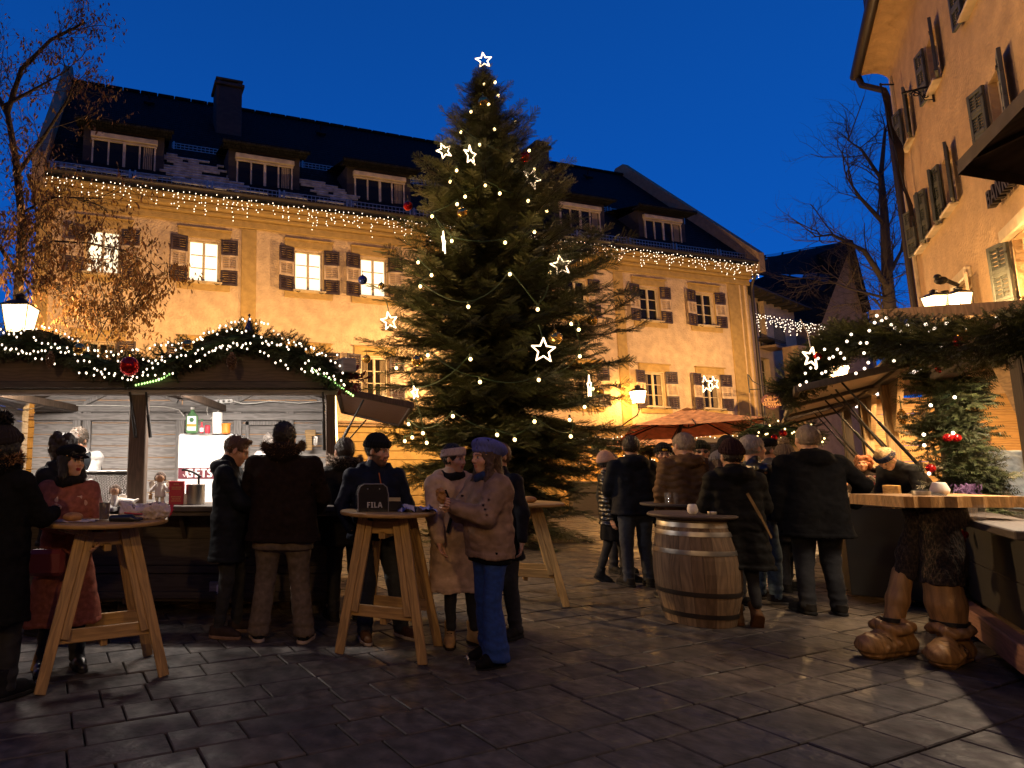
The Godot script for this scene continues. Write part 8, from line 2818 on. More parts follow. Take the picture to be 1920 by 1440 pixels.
	if hair != "none":
		s = Sdf.new(Vector3(-0.17, -0.36, -0.21), Vector3(0.17, 0.19, 0.16), 0.009)
		var th: float = hd.get("thick", 0.012)
		s.ell(Vector3(0, 0.036, -0.022), Vector3(0.077 + th, 0.095 + th, 0.098 + th), 0.0)
		# cleared round the face and the nape
		s.ell(Vector3(0, -0.06, 0.12), Vector3(0.082, 0.142, 0.098), 0.012, Basis.IDENTITY, true)
		if hair == "short":
			s.ell(Vector3(0, -0.13, 0.015), Vector3(0.13, 0.09, 0.115), 0.02, Basis(Vector3.RIGHT, -0.35), true)
			for e in [-1.0, 1.0]: s.ell(Vector3(e * 0.095, -0.01, 0.012), Vector3(0.03, 0.036, 0.03), 0.01, Basis.IDENTITY, true)
			if hd.has("quiff"): s.cone(Vector3(-0.03, 0.118, 0.04), Vector3(0.02, 0.126, 0.072), 0.024, 0.018, 0.03)
		elif hair == "bob":
			for e in [-1.0, 1.0]: s.cone(Vector3(e * 0.068, 0.03, -0.01), Vector3(e * 0.082, -0.11, 0.02), 0.034, 0.036, 0.03)
			s.cone(Vector3(0, 0.0, -0.07), Vector3(0, -0.12, -0.055), 0.07, 0.062, 0.04)
			s.cone(Vector3(-0.045, 0.075, 0.07), Vector3(0.045, 0.075, 0.07), 0.022, 0.022, 0.02)
		elif hair == "long":
			for e in [-1.0, 1.0]:
				s.cone(Vector3(e * 0.066, 0.03, -0.01), Vector3(e * 0.085, -0.16, 0.035), 0.032, 0.036, 0.03)
				s.cone(Vector3(e * 0.085, -0.16, 0.035), Vector3(e * 0.075, -0.31, 0.065), 0.036, 0.024, 0.02)
			s.cone(Vector3(0, 0.0, -0.075), Vector3(0, -0.22, -0.085), 0.07, 0.07, 0.04)
		elif hair == "curly":
			for k in 26:
				var a := k * 2.399
				var yy := 0.11 - 0.2 * k / 26.0
				var rr := 0.085 * sqrt(maxf(0.1, 1.0 - pow((yy - 0.03) / 0.12, 2)))
				var cp := Vector3(cos(a) * rr, yy + 0.01, sin(a) * rr - 0.03)
				if cp.z > 0.045 and cp.y < 0.07: continue
				s.ell(cp, Vector3.ONE * 0.04, 0.01)
		var nf := 60.0 if hair != "curly" else 34.0
		wrinkle.frequency = 1.0
		s.bump(func(p): return 0.011 * wrinkle.get_noise_3d(p.x * nf, p.y * nf * 0.35, p.z * nf), 0.03)
		wrinkle.frequency = 5.0
		m = MB.new()
		s.to(m)
		# loose strands over the mass
		var nv := m.P.size()
		for k in mini(900, nv):
			var q := r.randi() % nv
			var p := m.P[q]
			var n := m.N[q]
			var down := Vector3(0, -1, 0.0) if hair != "short" else Vector3(r.randfn() * 0.4, -0.5, 0.6 if hd.has("quiff") else -0.3)
			var d := ((down - n * down.dot(n)).normalized() + n * (0.45 if hair == "short" else 0.18) + Vector3(r.randfn(), r.randfn(), r.randfn()) * 0.25).normalized()
			var x := d.cross(n).normalized() * 0.0022
			var l := r.randf_range(0.012, 0.028) * (1.8 if hair != "short" else 1.0)
			var a := m.v(p - x, n); var b := m.v(p + x, n); var e := m.v(p + d * l, n)
			m.t(a, b, e)
		part(body, "hair", m.mesh(), cloth(hcol, "hair"), HX)
	# what is worn on the head
	var hat: String = hd.get("hat", "")
	var hatc: Color = hd.get("hat_c", Color(0.012, 0.012, 0.014))
	if hat != "":
		s = Sdf.new(Vector3(-0.19, -0.12, -0.24), Vector3(0.19, 0.30, 0.22), 0.0088)
		var kind := "knit"
		if hat == "beanie" or hat == "bobble":
			s.ell(Vector3(0, 0.058, -0.022), Vector3(0.096, 0.105 + float(hd.get("slouch", 0.0)), 0.116), 0.0)
			s.cut(Basis(Vector3.RIGHT, -0.16) * Vector3.DOWN, -0.030 + 0.0)
			for k in 16:
				var a := TAU * k / 16
				var a2 := TAU * (k + 1) / 16
				var f := func(t: float) -> Vector3: return Vector3(cos(t) * 0.090, 0.052 + 0.018 * sin(t), sin(t) * 0.108 - 0.022)
				s.cone(f.call(a), f.call(a2), 0.017, 0.017, 0.004)
				s.cone(f.call(a) + Vector3(0, 0.022, 0), f.call(a2) + Vector3(0, 0.022, 0), 0.015, 0.015, 0.006)
			s.bump(func(p): return 0.0035 * sin(atan2(p.x, p.z + 0.02) * 26.0), 0.03)
		elif hat == "band":
			for k in 18:
				var a := TAU * k / 18
				var a2 := TAU * (k + 1) / 18
				for e in 4:
					var f := func(t: float) -> Vector3: return Vector3(cos(t) * (0.087 - e * 0.003), 0.035 + e * 0.016 + 0.026 * sin(t), sin(t) * 0.104 - 0.020)
					s.cone(f.call(a), f.call(a2), 0.012, 0.012, 0.006)
			s.bump(func(p): return 0.003 * sin(atan2(p.x, p.z) * 22.0) * sin(p.y * 160.0), 0.03)
		elif hat == "beret":
			var bb := Basis(Vector3.RIGHT, -0.42) * Basis(Vector3.BACK, 0.12)
			s.ell(Vector3(0, 0.088, -0.055), Vector3(0.128, 0.066, 0.150), 0.0, bb)
			s.ell(Vector3(0, 0.055, -0.02), Vector3(0.095, 0.045, 0.11), 0.03, Basis(Vector3.RIGHT, -0.25))
			s.bump(func(p): return 0.0045 * sin(atan2(p.x, p.z + 0.05) * 24.0) * sin(p.length() * 90.0), 0.03)
		elif hat == "cap":
			kind = "weave"
			s.ell(Vector3(0, 0.085, -0.025), Vector3(0.112, 0.058, 0.125), 0.0, Basis(Vector3.RIGHT, -0.1))
			s.ell(Vector3(0, 0.058, -0.02), Vector3(0.095, 0.035, 0.112), 0.015)
			s.ell(Vector3(0, 0.048, 0.100), Vector3(0.078, 0.010, 0.062), 0.006, Basis(Vector3.RIGHT, 0.25))
		m = MB.new()
		s.to(m)
		var hn: String = {"beanie": "beanie", "bobble": "bobble_hat", "band": "headband", "beret": "beret", "cap": "cap"}[hat]
		var ho := part(body, hn, m.mesh(), cloth(hatc, kind), HX)
		if hat == "bobble":
			m = MB.new()
			fur_ring(m, func(_t): var d := Vector3(r.randfn(), r.randfn(), r.randfn()).normalized(); return [Vector3(0, 0.195, -0.03) + d * 0.03, d], 900, 0.03, hd.get("bob_c", Color(0.5, 0.45, 0.4)), r)
			m.ball(Vector3(0, 0.195, -0.03), Vector3.ONE * 0.04, 10, 8)
			for q in range(m.C.size()): if m.C[q] == Color.WHITE: m.C[q] = hd.get("bob_c", Color(0.5, 0.45, 0.4))
			if not M.has("fur"):
				mat("fur", Color.WHITE, 0.9)
				M.fur.vertex_color_use_as_albedo = true
			part(body, "bobble", m.mesh(), M.fur, HX)
		if hd.has("patch"):
			m = MB.new()
			m.ball(Vector3(0.0, 0.066, 0.105), Vector3(0.03, 0.014, 0.006), 10, 6)
			part(body, "hat_patch", m.mesh(), cloth(hd.patch, "nylon"), HX)
		if hat == "cap" and hd.has("button"):
			m = MB.new()
			for e in [-1.0, 1.0]: m.ball(Vector3(e * 0.085, 0.052, 0.055), Vector3.ONE * 0.008, 8, 6)
			part(body, "cap_button", m.mesh(), M.bauble_gold, HX)
	if hd.has("glasses"):
		m = MB.new()
		for e in [-1.0, 1.0]:
			var pts := []
			for k in 15: pts.append(Vector3(e * 0.033 + cos(TAU * k / 14) * 0.021, 0.014 + sin(TAU * k / 14) * 0.017, 0.104))
			m.tube(pts, 0.0022, 5, false)
			m.tube([Vector3(e * 0.054, 0.018, 0.102), Vector3(e * 0.08, 0.018, 0.02)], 0.0025, 5)
			if hd.glasses == "sun": m.lathe([Vector2(0.021, 0), Vector2(0.001, 0.002)], 14, Transform3D(Basis(Vector3.RIGHT, PI / 2), Vector3(e * 0.033, 0.014, 0.103)))
		m.tube([Vector3(-0.012, 0.018, 0.105), Vector3(0.012, 0.018, 0.105)], 0.0022, 5)
		part(body, "glasses", m.mesh(), M.black_plastic, HX)
	for q in sp.get("extra", []): q.call(root, up, wr, hc, hb)
	return root

func people() -> void:
	var V := Vector3(0, 0, 0)
	var black := Color(0.012, 0.012, 0.014)
	var xr := frame(-Vector3(sin(deg_to_rad(36.0)), 0, -cos(deg_to_rad(36.0))), Vector3.UP, Vector3(7.93, 0, -8.5))
	var strap := func(c: Color, pts: Array) -> Callable:
		return func(root: Node3D, up: Callable, _w, _h, _b):
			var m := MB.new()
			var q := []
			for p in pts: q.append(up.call(p))
			for k in q.size() - 1: m.bar(q[k], q[k + 1] + (q[k + 1] - q[k]) * 0.04, 0.028, 0.006, 0.0, Vector3(q[k].x, 0, q[k].z))
			part(root, "bag_strap", m.mesh(), cloth(c, "nylon"))
	# left: at the table
	person({"label": "person at the left edge seen from behind, dark bobble hat and tan fur collar", "at": Vector3(at(-20, 1322, 4.25).x, 0, -4.25), "yaw": 158, "h": 1.72, "w": 1.0, "skin": Color(0.40, 0.22, 0.14), "wa": Vector3(0.30, 0.95, 0.1), "wb": Vector3(-0.12, 1.18, 0.36), "hb": "grip", "ha": "none", "coat": {"hem": 0.50, "puff": 0.012, "c": Color(0.010, 0.010, 0.010), "fur": Color(0.30, 0.15, 0.055), "hood": true, "kind": "weave"}, "tr": {"c": black}, "shoe": {"style": "boot", "c": black}, "head": {"hat": "bobble", "hat_c": Color(0.018, 0.014, 0.014), "bob_c": Color(0.02, 0.016, 0.016), "hair": "bob", "hair_c": black}})
	person({"label": "person in a terracotta wool coat and black peaked cap behind the left table", "at": Vector3(at(112, 1270, 4.82).x, 0, -4.82), "yaw": 22, "h": 1.63, "fem": true, "hy": 32, "hp": 2, "skin": Color(0.52, 0.30, 0.20), "wa": Vector3(0.22, 1.02, 0.30), "wb": Vector3(-0.02, 1.12, 0.34), "ha": "relax", "hb": "grip", "coat": {"hem": 0.36, "flare": 0.06, "c": Color(0.34, 0.115, 0.078), "kind": "weave", "collar": 0.03, "fold": 0.012}, "scarf": Color(0.008, 0.008, 0.009), "tr": {"c": black}, "shoe": {"style": "tall", "c": black, "kind": "shiny"}, "head": {"hat": "cap", "button": true, "hair": "bob", "hair_c": Color(0.008, 0.007, 0.007), "lips": Color(0.22, 0.01, 0.012)}, "extra": [func(root, up, wr, _h, _b):
		var m := MB.new()
		m.tube([wr[1] + Vector3(-0.05, 0.0, 0.05), wr[1] + Vector3(0.12, -0.03, 0.10), wr[1] + Vector3(0.2, -0.06, 0.12)], 0.006, 6)
		part(root, "wooden_fork", m.mesh(), M.wood_pale_v)
		m = MB.new()
		m.poly([Vector3(-0.09, 1.40, 0.075), Vector3(-0.17, 1.36, 0.06), Vector3(-0.03, 1.13, 0.135), Vector3(0.0, 1.18, 0.14)], Vector3.BACK)
		m.poly([Vector3(0.09, 1.40, 0.075), Vector3(0.17, 1.36, 0.06), Vector3(0.03, 1.13, 0.138), Vector3(0.0, 1.18, 0.143)], Vector3.BACK)
		part(root, "lapel", m.mesh(), cloth(Color(0.34, 0.115, 0.078), "weave"))
		m = MB.new()
		m.box(Vector3(-0.14, 0.86, 0.20), Vector3(0.28, 0.2, 0.10), Basis(Vector3.UP, -0.3), 0.03)
		part(root, "maroon_bag", m.mesh(), M.maroon)]})
	person({"label": "person with curly dark hair and glasses at the counter behind the black cap", "at": Vector3(at(105, 1200, 5.82).x, 0, -5.82), "yaw": -118, "h": 1.76, "near": false, "lean": 6, "wa": Vector3(0.1, 1.05, 0.33), "wb": Vector3(-0.12, 1.1, 0.36), "coat": {"hem": 0.78, "c": Color(0.012, 0.013, 0.018), "hood": true}, "head": {"hair": "curly", "hair_c": Color(0.030, 0.019, 0.013), "glasses": "clear", "beard": 0.5}})
	person({"label": "stall vendor in a dark vest with a badge, head bowed behind the left counter", "at": Vector3(at(160, 1000, 7.3).x, 0.25, -7.3), "yaw": -10, "h": 1.68, "near": false, "lean": 20, "hp": 20, "wa": Vector3(0.12, 0.95, 0.42), "wb": Vector3(-0.12, 0.95, 0.42), "coat": {"hem": 0.8, "c": Color(0.35, 0.34, 0.33), "quilt": 0.006}, "head": {"hair": "short", "hair_c": Color(0.05, 0.034, 0.022), "thick": 0.022}, "extra": [func(root, up, _w, _h, _b):
		var s := Sdf.new(Vector3(-0.3, 0.7, -0.3), Vector3(0.3, 1.5, 0.7), 0.02)
		for sg in [-1.0, 1.0]: s.cone(up.call(Vector3(sg * 0.075, 0.95, 0)), up.call(Vector3(sg * 0.09, 1.36, -0.012)), 0.137, 0.128, 0.06)
		s.cut(Vector3.DOWN, -0.82)
		var m := MB.new()
		s.to(m)
		part(root, "vest", m.mesh(), cloth(Color(0.015, 0.018, 0.022), "nylon"))
		m = MB.new()
		m.box(up.call(Vector3(0.09, 1.22, 0.145)), Vector3(0.07, 0.09, 0.01), Basis(Vector3.RIGHT, 0.4))
		part(root, "badge", m.mesh(), M.white_paint)]})
	# at the counter
	person({"label": "person in a black parka with fair hair, in profile looking down at the counter", "at": gnd(428, 1190) , "yaw": 84, "h": 1.76, "w": 1.06, "hy": 6, "hp": 26, "skin": Color(0.48, 0.25, 0.15), "wa": Vector3(0.05, 1.07, 0.36), "wb": Vector3(-0.08, 1.09, 0.36), "ha": "grip", "hb": "grip", "feet": [[0.11, 0.05, 8], [-0.11, -0.06, -10]], "coat": {"hem": 0.66, "c": Color(0.010, 0.012, 0.015), "hood": true, "puff": 0.014, "collar": 0.08, "fold": 0.012}, "tr": {"c": black, "w": 0.92, "cuff": 0.055}, "shoe": {"style": "sneaker", "c": Color(0.045, 0.03, 0.025), "sole": Color(0.24, 0.15, 0.10)}, "head": {"hair": "short", "quiff": true, "hair_c": Color(0.115, 0.055, 0.022), "thick": 0.006}})
	person({"label": "large person from behind in dark brown fur hooded parka and beige trousers", "at": gnd(530, 1203), "yaw": 176, "h": 1.86, "w": 1.30, "hp": 22, "wa": Vector3(0.28, 1.02, 0.30), "wb": Vector3(-0.28, 1.02, 0.30), "ha": "none", "hb": "none", "feet": [[0.20, 0.02, 20], [-0.17, 0.0, -16]], "coat": {"hem": 0.80, "c": Color(0.022, 0.014, 0.010), "kind": "weave", "hood": true, "fur": Color(0.16, 0.09, 0.04), "puff": 0.012, "fold": 0.013}, "tr": {"c": Color(0.15, 0.115, 0.088), "kind": "weave", "w": 1.12, "cuff": 0.078}, "shoe": {"style": "sneaker", "c": Color(0.008, 0.008, 0.009), "sole": Color(0.42, 0.33, 0.26), "lace": Color(0.4, 0.36, 0.32)}, "head": {"hair": "short", "hair_c": Color(0.016, 0.010, 0.007)}, "extra": [func(root, _u, _w, _h, _b):
		var s := Sdf.new(Vector3(-0.32, 0.6, -0.3), Vector3(0.32, 1.0, 0.3), 0.016)
		for sg in [-1.0, 1.0]: s.cone(Vector3(sg * 0.10, 0.95, 0), Vector3(sg * 0.105, 0.76, -0.005), 0.158, 0.15, 0.06)
		s.bump(func(p): return 0.006 * sin(p.y * 46.0 + p.x * 9.0), 0.03)
		s.cut(Vector3.DOWN, -0.73)
		var m := MB.new()
		s.to(m)
		part(root, "sweatshirt_hem", m.mesh(), cloth(Color(0.15, 0.115, 0.088), "weave"))]})
	person({"label": "stall vendor with short grey hair in a silver quilted jacket inside the right bay", "at": Vector3(at(492, 1000, 7.5).x, 0.25, -7.5), "yaw": 62, "h": 1.60, "fem": true, "lean": 10, "hp": 16, "hy": 5, "skin": Color(0.52, 0.27, 0.18), "wa": Vector3(0.06, 1.0, 0.36), "wb": Vector3(-0.1, 1.0, 0.38), "coat": {"hem": 0.74, "c": Color(0.36, 0.33, 0.33), "kind": "shiny", "quilt": 0.010, "band": 0.045, "hood": true, "puff": 0.012}, "head": {"hair": "curly", "hair_c": Color(0.11, 0.095, 0.085)}})
	person({"label": "person with dark hair and grey fur collar seen from behind at the stall's corner", "at": gnd(648, 1162), "yaw": -172, "h": 1.74, "w": 1.0, "hy": 18, "near": false, "wa": Vector3(0.26, 0.86, 0.1), "wb": Vector3(-0.26, 0.86, 0.1), "ha": "none", "hb": "none", "coat": {"hem": 0.72, "c": Color(0.016, 0.014, 0.012), "hood": true, "fur": Color(0.26, 0.19, 0.14), "puff": 0.015}, "tr": {"c": black}, "head": {"hair": "short", "hair_c": Color(0.035, 0.02, 0.012)}})
	person({"label": "bearded person in black beanie and navy jacket with orange zips behind the middle table", "at": gnd(708, 1196), "yaw": 12, "h": 1.74, "w": 1.16, "hy": 34, "hp": 12, "skin": Color(0.47, 0.25, 0.16), "wa": Vector3(0.28, 0.93, 0.16), "wb": Vector3(-0.28, 0.95, 0.16), "ha": "none", "hb": "none", "feet": [[0.22, 0.0, 20], [-0.13, 0.04, -8]], "coat": {"hem": 0.86, "c": Color(0.009, 0.013, 0.030), "kind": "nylon", "hood": true, "collar": 0.07, "belly": 0.03, "zip": [[Vector3(0.0, 1.44, 0.105), Vector3(0.015, 1.25, 0.155), Vector3(0.02, 1.05, 0.185)], [Vector3(0.11, 1.20, 0.125), Vector3(0.12, 1.06, 0.135)]], "zip_c": Color(0.42, 0.13, 0.05)}, "tr": {"c": Color(0.028, 0.032, 0.042), "w": 1.1}, "shoe": {"style": "sneaker", "c": Color(0.12, 0.06, 0.03), "sole": Color(0.4, 0.33, 0.28)}, "head": {"hat": "beanie", "hat_c": Color(0.008, 0.009, 0.011), "beard": 0.75, "hair_c": Color(0.018, 0.011, 0.008)}})
	person({"label": "person with pale knitted headband in a long beige puffer coat", "at": gnd(858, 1208), "yaw": 14, "h": 1.66, "fem": true, "hy": 26, "hp": 8, "skin": Color(0.50, 0.27, 0.175), "wa": Vector3(0.12, 1.14, 0.30), "wb": Vector3(-0.25, 0.92, 0.20), "ha": "none", "hb": "relax", "feet": [[0.14, 0.05, 18], [-0.06, 0.0, -30]], "coat": {"hem": 0.47, "c": Color(0.56, 0.39, 0.28), "kind": "nylon", "hood": true, "puff": 0.028, "quilt": 0.006, "band": 0.30, "flare": 0.02, "collar": 0.05, "fold": 0.014}, "scarf": Color(0.010, 0.009, 0.010), "tr": {"c": black, "w": 0.85, "cuff": 0.05, "short": 0.05}, "shoe": {"style": "boot", "c": Color(0.36, 0.22, 0.10), "sole": Color(0.02, 0.015, 0.012), "lace": black}, "head": {"hat": "band", "hat_c": Color(0.44, 0.34, 0.33), "hair": "short", "hair_c": Color(0.008, 0.006, 0.006), "lips": Color(0.26, 0.06, 0.05)}, "extra": [strap.call(black, [Vector3(-0.15, 1.36, 0.14), Vector3(-0.10, 1.18, 0.185), Vector3(-0.16, 1.0, 0.19)])]})
	person({"label": "person in blue knitted beret, taupe puffer jacket and bright blue flared trousers", "at": gnd(925, 1243), "yaw": -72, "h": 1.66, "fem": true, "hy": 0, "hp": 4, "skin": Color(0.52, 0.285, 0.19), "wa": Vector3(0.06, 1.24, 0.36), "wb": Vector3(-0.02, 1.26, 0.36), "ha": "grip", "hb": "grip", "palm": Vector3(-0.9, 0.1, 0.1), "feet": [[0.09, 0.03, 6], [-0.09, -0.05, -8]], "coat": {"hem": 0.84, "c": Color(0.31, 0.205, 0.15), "kind": "nylon", "puff": 0.036, "quilt": 0.007, "band": 0.24, "collar": 0.05, "fold": 0.016, "flare": 0.0}, "scarf": Color(0.02, 0.035, 0.11), "tr": {"c": Color(0.012, 0.055, 0.27), "cuff": 0.112, "w": 0.95, "kind": "denim"}, "shoe": {"style": "heel", "c": Color(0.008, 0.007, 0.007), "kind": "nylon"}, "head": {"hat": "beret", "hat_c": Color(0.10, 0.115, 0.36), "hair": "long", "hair_c": Color(0.085, 0.042, 0.026)}, "extra": [func(root, _u, wr, _h, _b):
		var p: Vector3 = (wr[0] + wr[1]) / 2 + Vector3(0, 0.085, 0.085)
		var s := Sdf.new(p - Vector3.ONE * 0.1, p + Vector3.ONE * 0.1, 0.008)
		s.ell(p, Vector3(0.042, 0.062, 0.036), 0.01)
		s.ell(p + Vector3(0, 0.035, 0.01), Vector3(0.05, 0.03, 0.03), 0.01)
		s.bump(func(q): return 0.007 * sin(q.x * 120.0) * sin(q.y * 95.0))
		var m := MB.new()
		s.to(m)
		part(root, "bread_sandwich", m.mesh(), M.bread)
		s = Sdf.new(Vector3(-0.3, 0.6, -0.25), Vector3(0.3, 1.0, 0.25), 0.018)
		for sg in [-1.0, 1.0]: s.cone(Vector3(sg * 0.07, 0.95, 0), Vector3(sg * 0.075, 0.78, 0), 0.135, 0.13, 0.05)
		s.cut(Vector3.DOWN, -0.79)
		m = MB.new()
		s.to(m)
		part(root, "black_top_hem", m.mesh(), cloth(Color(0.010, 0.010, 0.011), "weave"))]})
	person({"label": "person with pinned hair and dark backpack mostly hidden behind the blue beret", "at": Vector3(at(948, 1180, 5.75).x, 0, -5.75), "yaw": -60, "h": 1.68, "near": false, "fem": true, "coat": {"hem": 0.7, "c": Color(0.02, 0.02, 0.025)}, "head": {"hair": "short", "hair_c": Color(0.16, 0.08, 0.04)}})
	# the crowd at the right
	person({"label": "person in beige beanie, glossy black puffer jacket and skirt beside the fir tree", "at": gnd(1152, 1090), "yaw": 62, "h": 1.62, "fem": true, "near": false, "hy": 20, "feet": [[0.08, 0.16, 5], [-0.08, -0.18, -5, 0.02, 0.4]], "coat": {"hem": 0.78, "c": Color(0.010, 0.010, 0.011), "kind": "shiny", "quilt": 0.014, "band": 0.06, "puff": 0.02}, "tr": {"c": black, "w": 0.78, "skirt": 0.58}, "shoe": {"style": "boot", "c": black}, "head": {"hat": "beanie", "hat_c": Color(0.42, 0.27, 0.20), "slouch": 0.03, "hair": "short"}})
	person({"label": "person with pale skin and brown hair looking out between beige beanie and navy jacket", "at": Vector3(at(1156, 1000, 9.0).x, 0, -9.0), "yaw": 20, "h": 1.64, "near": false, "coat": {"hem": 0.7, "c": Color(0.03, 0.03, 0.03)}, "head": {"hair": "short", "hair_c": Color(0.06, 0.035, 0.02)}})
	person({"label": "tall person seen from behind in a navy jacket and blue jeans, left of the barrel", "at": gnd(1200, 1100), "yaw": 176, "h": 1.84, "w": 1.12, "near": false, "hy": -18, "wa": Vector3(0.2, 1.0, 0.26), "wb": Vector3(-0.24, 0.98, 0.26), "ha": "none", "hb": "none", "coat": {"hem": 0.84, "c": Color(0.008, 0.010, 0.016), "hood": true, "puff": 0.014}, "tr": {"c": Color(0.022, 0.030, 0.050)}, "head": {"hair": "short", "hair_c": Color(0.022, 0.013, 0.009)}})
	person({"label": "bearded person with glasses and yellow badge on a black beanie, facing the viewer", "at": Vector3(at(1262, 1080, 8.2).x, 0, -8.2), "yaw": -8, "h": 1.74, "near": false, "hy": -14, "skin": Color(0.46, 0.25, 0.16), "wa": Vector3(0.12, 1.12, 0.3), "wb": Vector3(-0.10, 1.16, 0.3), "hb": "grip", "coat": {"hem": 0.76, "c": Color(0.010, 0.010, 0.011), "puff": 0.01}, "head": {"hat": "beanie", "patch": Color(0.40, 0.25, 0.03), "beard": 0.7, "glasses": "clear", "hair_c": Color(0.02, 0.013, 0.01)}})
	person({"label": "grey-haired person seen from behind in a brown jacket quilted in zigzags, at the barrel", "at": Vector3(at(1303, 1080, 7.25).x, 0, -7.25), "yaw": 172, "h": 1.84, "w": 1.14, "hp": 8, "hy": 22, "wa": Vector3(0.26, 0.9, 0.12), "wb": Vector3(-0.26, 0.9, 0.14), "ha": "none", "hb": "none", "coat": {"hem": 0.74, "c": Color(0.14, 0.08, 0.038), "kind": "nylon", "quilt": 0.013, "band": 0.075, "diag": true, "hood": true, "puff": 0.016}, "tr": {"c": black}, "head": {"hair": "short", "hair_c": Color(0.34, 0.27, 0.21), "glasses": "clear"}})
	person({"label": "person in dark green beanie and sunglasses behind the brown zigzag jacket", "at": Vector3(at(1332, 1060, 8.4).x, 0, -8.4), "yaw": -25, "h": 1.78, "near": false, "coat": {"hem": 0.7, "c": Color(0.02, 0.02, 0.02)}, "head": {"hat": "beanie", "hat_c": Color(0.018, 0.02, 0.012), "glasses": "sun"}})
	person({"label": "person with dark hair seen between the sunglasses and the grey beanie", "at": Vector3(at(1354, 1040, 9.0).x, 0, -9.0), "yaw": 150, "h": 1.76, "near": false, "coat": {"hem": 0.7, "c": Color(0.012, 0.012, 0.012)}, "head": {"hair": "short"}})
	person({"label": "person in a tall black beanie above the grey beanie", "at": Vector3(at(1384, 1050, 8.6).x, 0, -8.6), "yaw": 5, "h": 1.82, "near": false, "coat": {"hem": 0.7, "c": Color(0.012, 0.012, 0.012)}, "head": {"hat": "beanie", "slouch": 0.03}})
	person({"label": "smiling person in a grey knitted beanie with long hair beside the dark hood", "at": Vector3(at(1372, 1090, 6.9).x, 0, -6.9), "yaw": 22, "h": 1.62, "fem": true, "near": false, "hr": -6, "skin": Color(0.54, 0.30, 0.21), "coat": {"hem": 0.6, "c": Color(0.016, 0.014, 0.013)}, "head": {"hat": "beanie", "hat_c": Color(0.16, 0.15, 0.15), "hair": "long", "hair_c": Color(0.10, 0.055, 0.03), "lips": Color(0.20, 0.03, 0.03)}})
	person({"label": "person in dark maroon hat and long black coat, tan boot tipped on its toe", "at": gnd(1400, 1172), "yaw": 162, "h": 1.69, "fem": true, "w": 1.1, "hy": 12, "wa": Vector3(0.14, 1.1, 0.26), "wb": Vector3(-0.14, 1.1, 0.28), "ha": "none", "hb": "none", "feet": [[0.07, 0.02, 6], [-0.07, -0.10, -4, 0.075, 0.95]], "coat": {"hem": 0.55, "c": Color(0.010, 0.010, 0.010), "hood": true, "puff": 0.02, "quilt": 0.005, "band": 0.10, "flare": 0.03}, "tr": {"c": black, "w": 0.82, "cuff": 0.055, "short": 0.05}, "shoe": {"style": "boot", "c": Color(0.16, 0.095, 0.05), "sole": Color(0.13, 0.06, 0.025)}, "head": {"hat": "beanie", "hat_c": Color(0.024, 0.009, 0.010), "slouch": 0.025, "hair": "short"}, "extra": [strap.call(Color(0.20, 0.12, 0.05), [Vector3(-0.05, 1.28, -0.18), Vector3(-0.15, 1.05, -0.17), Vector3(-0.24, 0.86, -0.10)])]})
	person({"label": "grey-haired person in a black leather jacket in profile, holding a cup", "at": Vector3(at(1436, 1098, 7.1).x, 0, -7.1), "yaw": 86, "h": 1.80, "near": false, "skin": Color(0.52, 0.27, 0.18), "wa": Vector3(0.05, 1.28, 0.30), "wb": Vector3(-0.06, 1.3, 0.30), "ha": "grip", "hb": "grip", "coat": {"hem": 0.86, "c": Color(0.012, 0.012, 0.013), "kind": "shiny", "fold": 0.02}, "tr": {"c": Color(0.06, 0.12, 0.22)}, "shoe": {"style": "sneaker", "c": Color(0.02, 0.02, 0.03), "sole": Color(0.1, 0.1, 0.1)}, "head": {"hair": "short", "hair_c": Color(0.40, 0.36, 0.33), "thick": 0.017, "beard": 0.3}})
	person({"label": "person in a black baseball cap and grey jacket behind the leather jacket", "at": Vector3(at(1462, 1060, 7.9).x, 0, -7.9), "yaw": 70, "h": 1.80, "near": false, "coat": {"hem": 0.8, "c": Color(0.09, 0.09, 0.095)}, "head": {"hat": "cap", "hair": "short", "hair_c": Color(0.1, 0.08, 0.06)}})
	person({"label": "person in a patterned knit hat with a big white bobble", "at": Vector3(at(1491, 1060, 7.6).x, 0, -7.6), "yaw": 165, "h": 1.70, "near": false, "fem": true, "coat": {"hem": 0.6, "c": Color(0.014, 0.013, 0.013)}, "head": {"hat": "bobble", "hat_c": Color(0.10, 0.075, 0.055), "bob_c": Color(0.55, 0.42, 0.30), "hair": "short", "slouch": 0.02}})
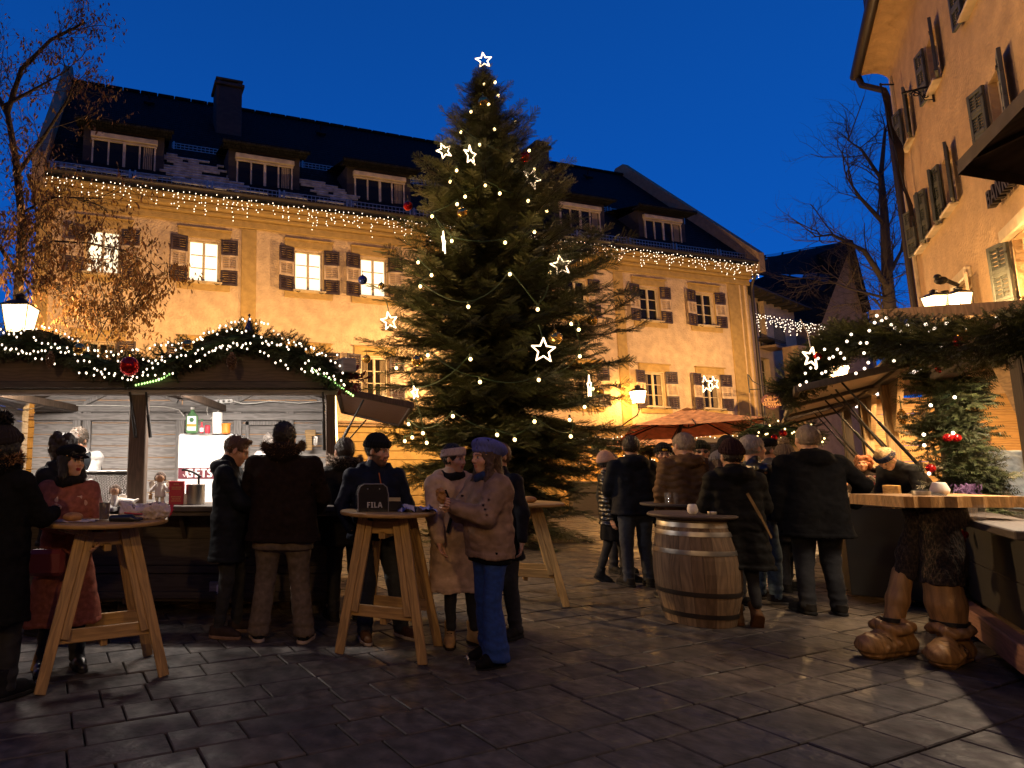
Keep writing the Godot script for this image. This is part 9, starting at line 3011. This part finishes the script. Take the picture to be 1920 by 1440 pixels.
	person({"label": "big grey-haired person in black seen from behind, leaning an arm on the dark bar", "at": gnd(1548, 1152), "yaw": 168, "h": 1.88, "w": 1.22, "wb": Vector3(-0.42, 1.0, 0.16), "wa": Vector3(0.30, 0.86, 0.05), "elbow": Vector3(0.95, -0.3, -0.2), "ha": "none", "hb": "none", "feet": [[0.14, 0.0, 14], [-0.13, 0.02, -18]], "coat": {"hem": 0.72, "c": Color(0.008, 0.008, 0.009), "kind": "weave", "hood": true, "puff": 0.02}, "tr": {"c": Color(0.012, 0.014, 0.020), "w": 1.08}, "head": {"hair": "short", "hair_c": Color(0.30, 0.23, 0.17), "thick": 0.009}})
	person({"label": "person with curly red hair sitting behind the maroon box in the right stall", "at": Vector3(at(1634, 1000, 9.8).x, 0.0, -9.8), "yaw": -55, "h": 1.62, "fem": true, "near": false, "coat": {"hem": 0.7, "c": Color(0.018, 0.012, 0.010), "fur": Color(0.3, 0.2, 0.14), "hood": true}, "head": {"hair": "curly", "hair_c": Color(0.30, 0.085, 0.02)}})
	person({"label": "person with dark red hair at the far end of the bar", "at": Vector3(at(1588, 1000, 9.6).x, 0, -9.6), "yaw": 40, "h": 1.60, "fem": true, "near": false, "coat": {"hem": 0.7, "c": Color(0.02, 0.014, 0.012)}, "head": {"hair": "short", "hair_c": Color(0.10, 0.03, 0.015)}})
	person({"label": "fair-haired vendor with navy headband bending over the right stall's bar", "at": Vector3(at(1740, 1000, 7.5).x, 0.24, -7.5), "yaw": -78, "h": 1.66, "fem": true, "lean": 48, "hp": 34, "skin": Color(0.56, 0.32, 0.22), "wa": Vector3(0.1, 0.86, 0.55), "wb": Vector3(-0.1, 0.86, 0.55), "coat": {"hem": 0.8, "c": Color(0.018, 0.020, 0.026), "kind": "nylon", "puff": 0.008}, "head": {"hat": "band", "hat_c": Color(0.012, 0.018, 0.05), "hair": "short", "hair_c": Color(0.55, 0.37, 0.18), "thick": 0.016}})
	person({"label": "broad person in a pale blue fleece bent over inside the right stall, seen from behind", "at": Vector3(at(1888, 1000, 6.2).x, 0.24, -6.2), "yaw": 150, "h": 1.72, "w": 1.28, "lean": 30, "hp": 30, "skin": Color(0.5, 0.27, 0.17), "wa": Vector3(0.2, 0.95, 0.5), "wb": Vector3(-0.2, 0.95, 0.5), "coat": {"hem": 0.86, "c": Color(0.30, 0.36, 0.42), "kind": "weave", "collar": 0.02}, "tr": {"c": Color(0.25, 0.24, 0.22)}, "head": {"hair": "short", "hair_c": Color(0.09, 0.05, 0.03), "thick": 0.004}})
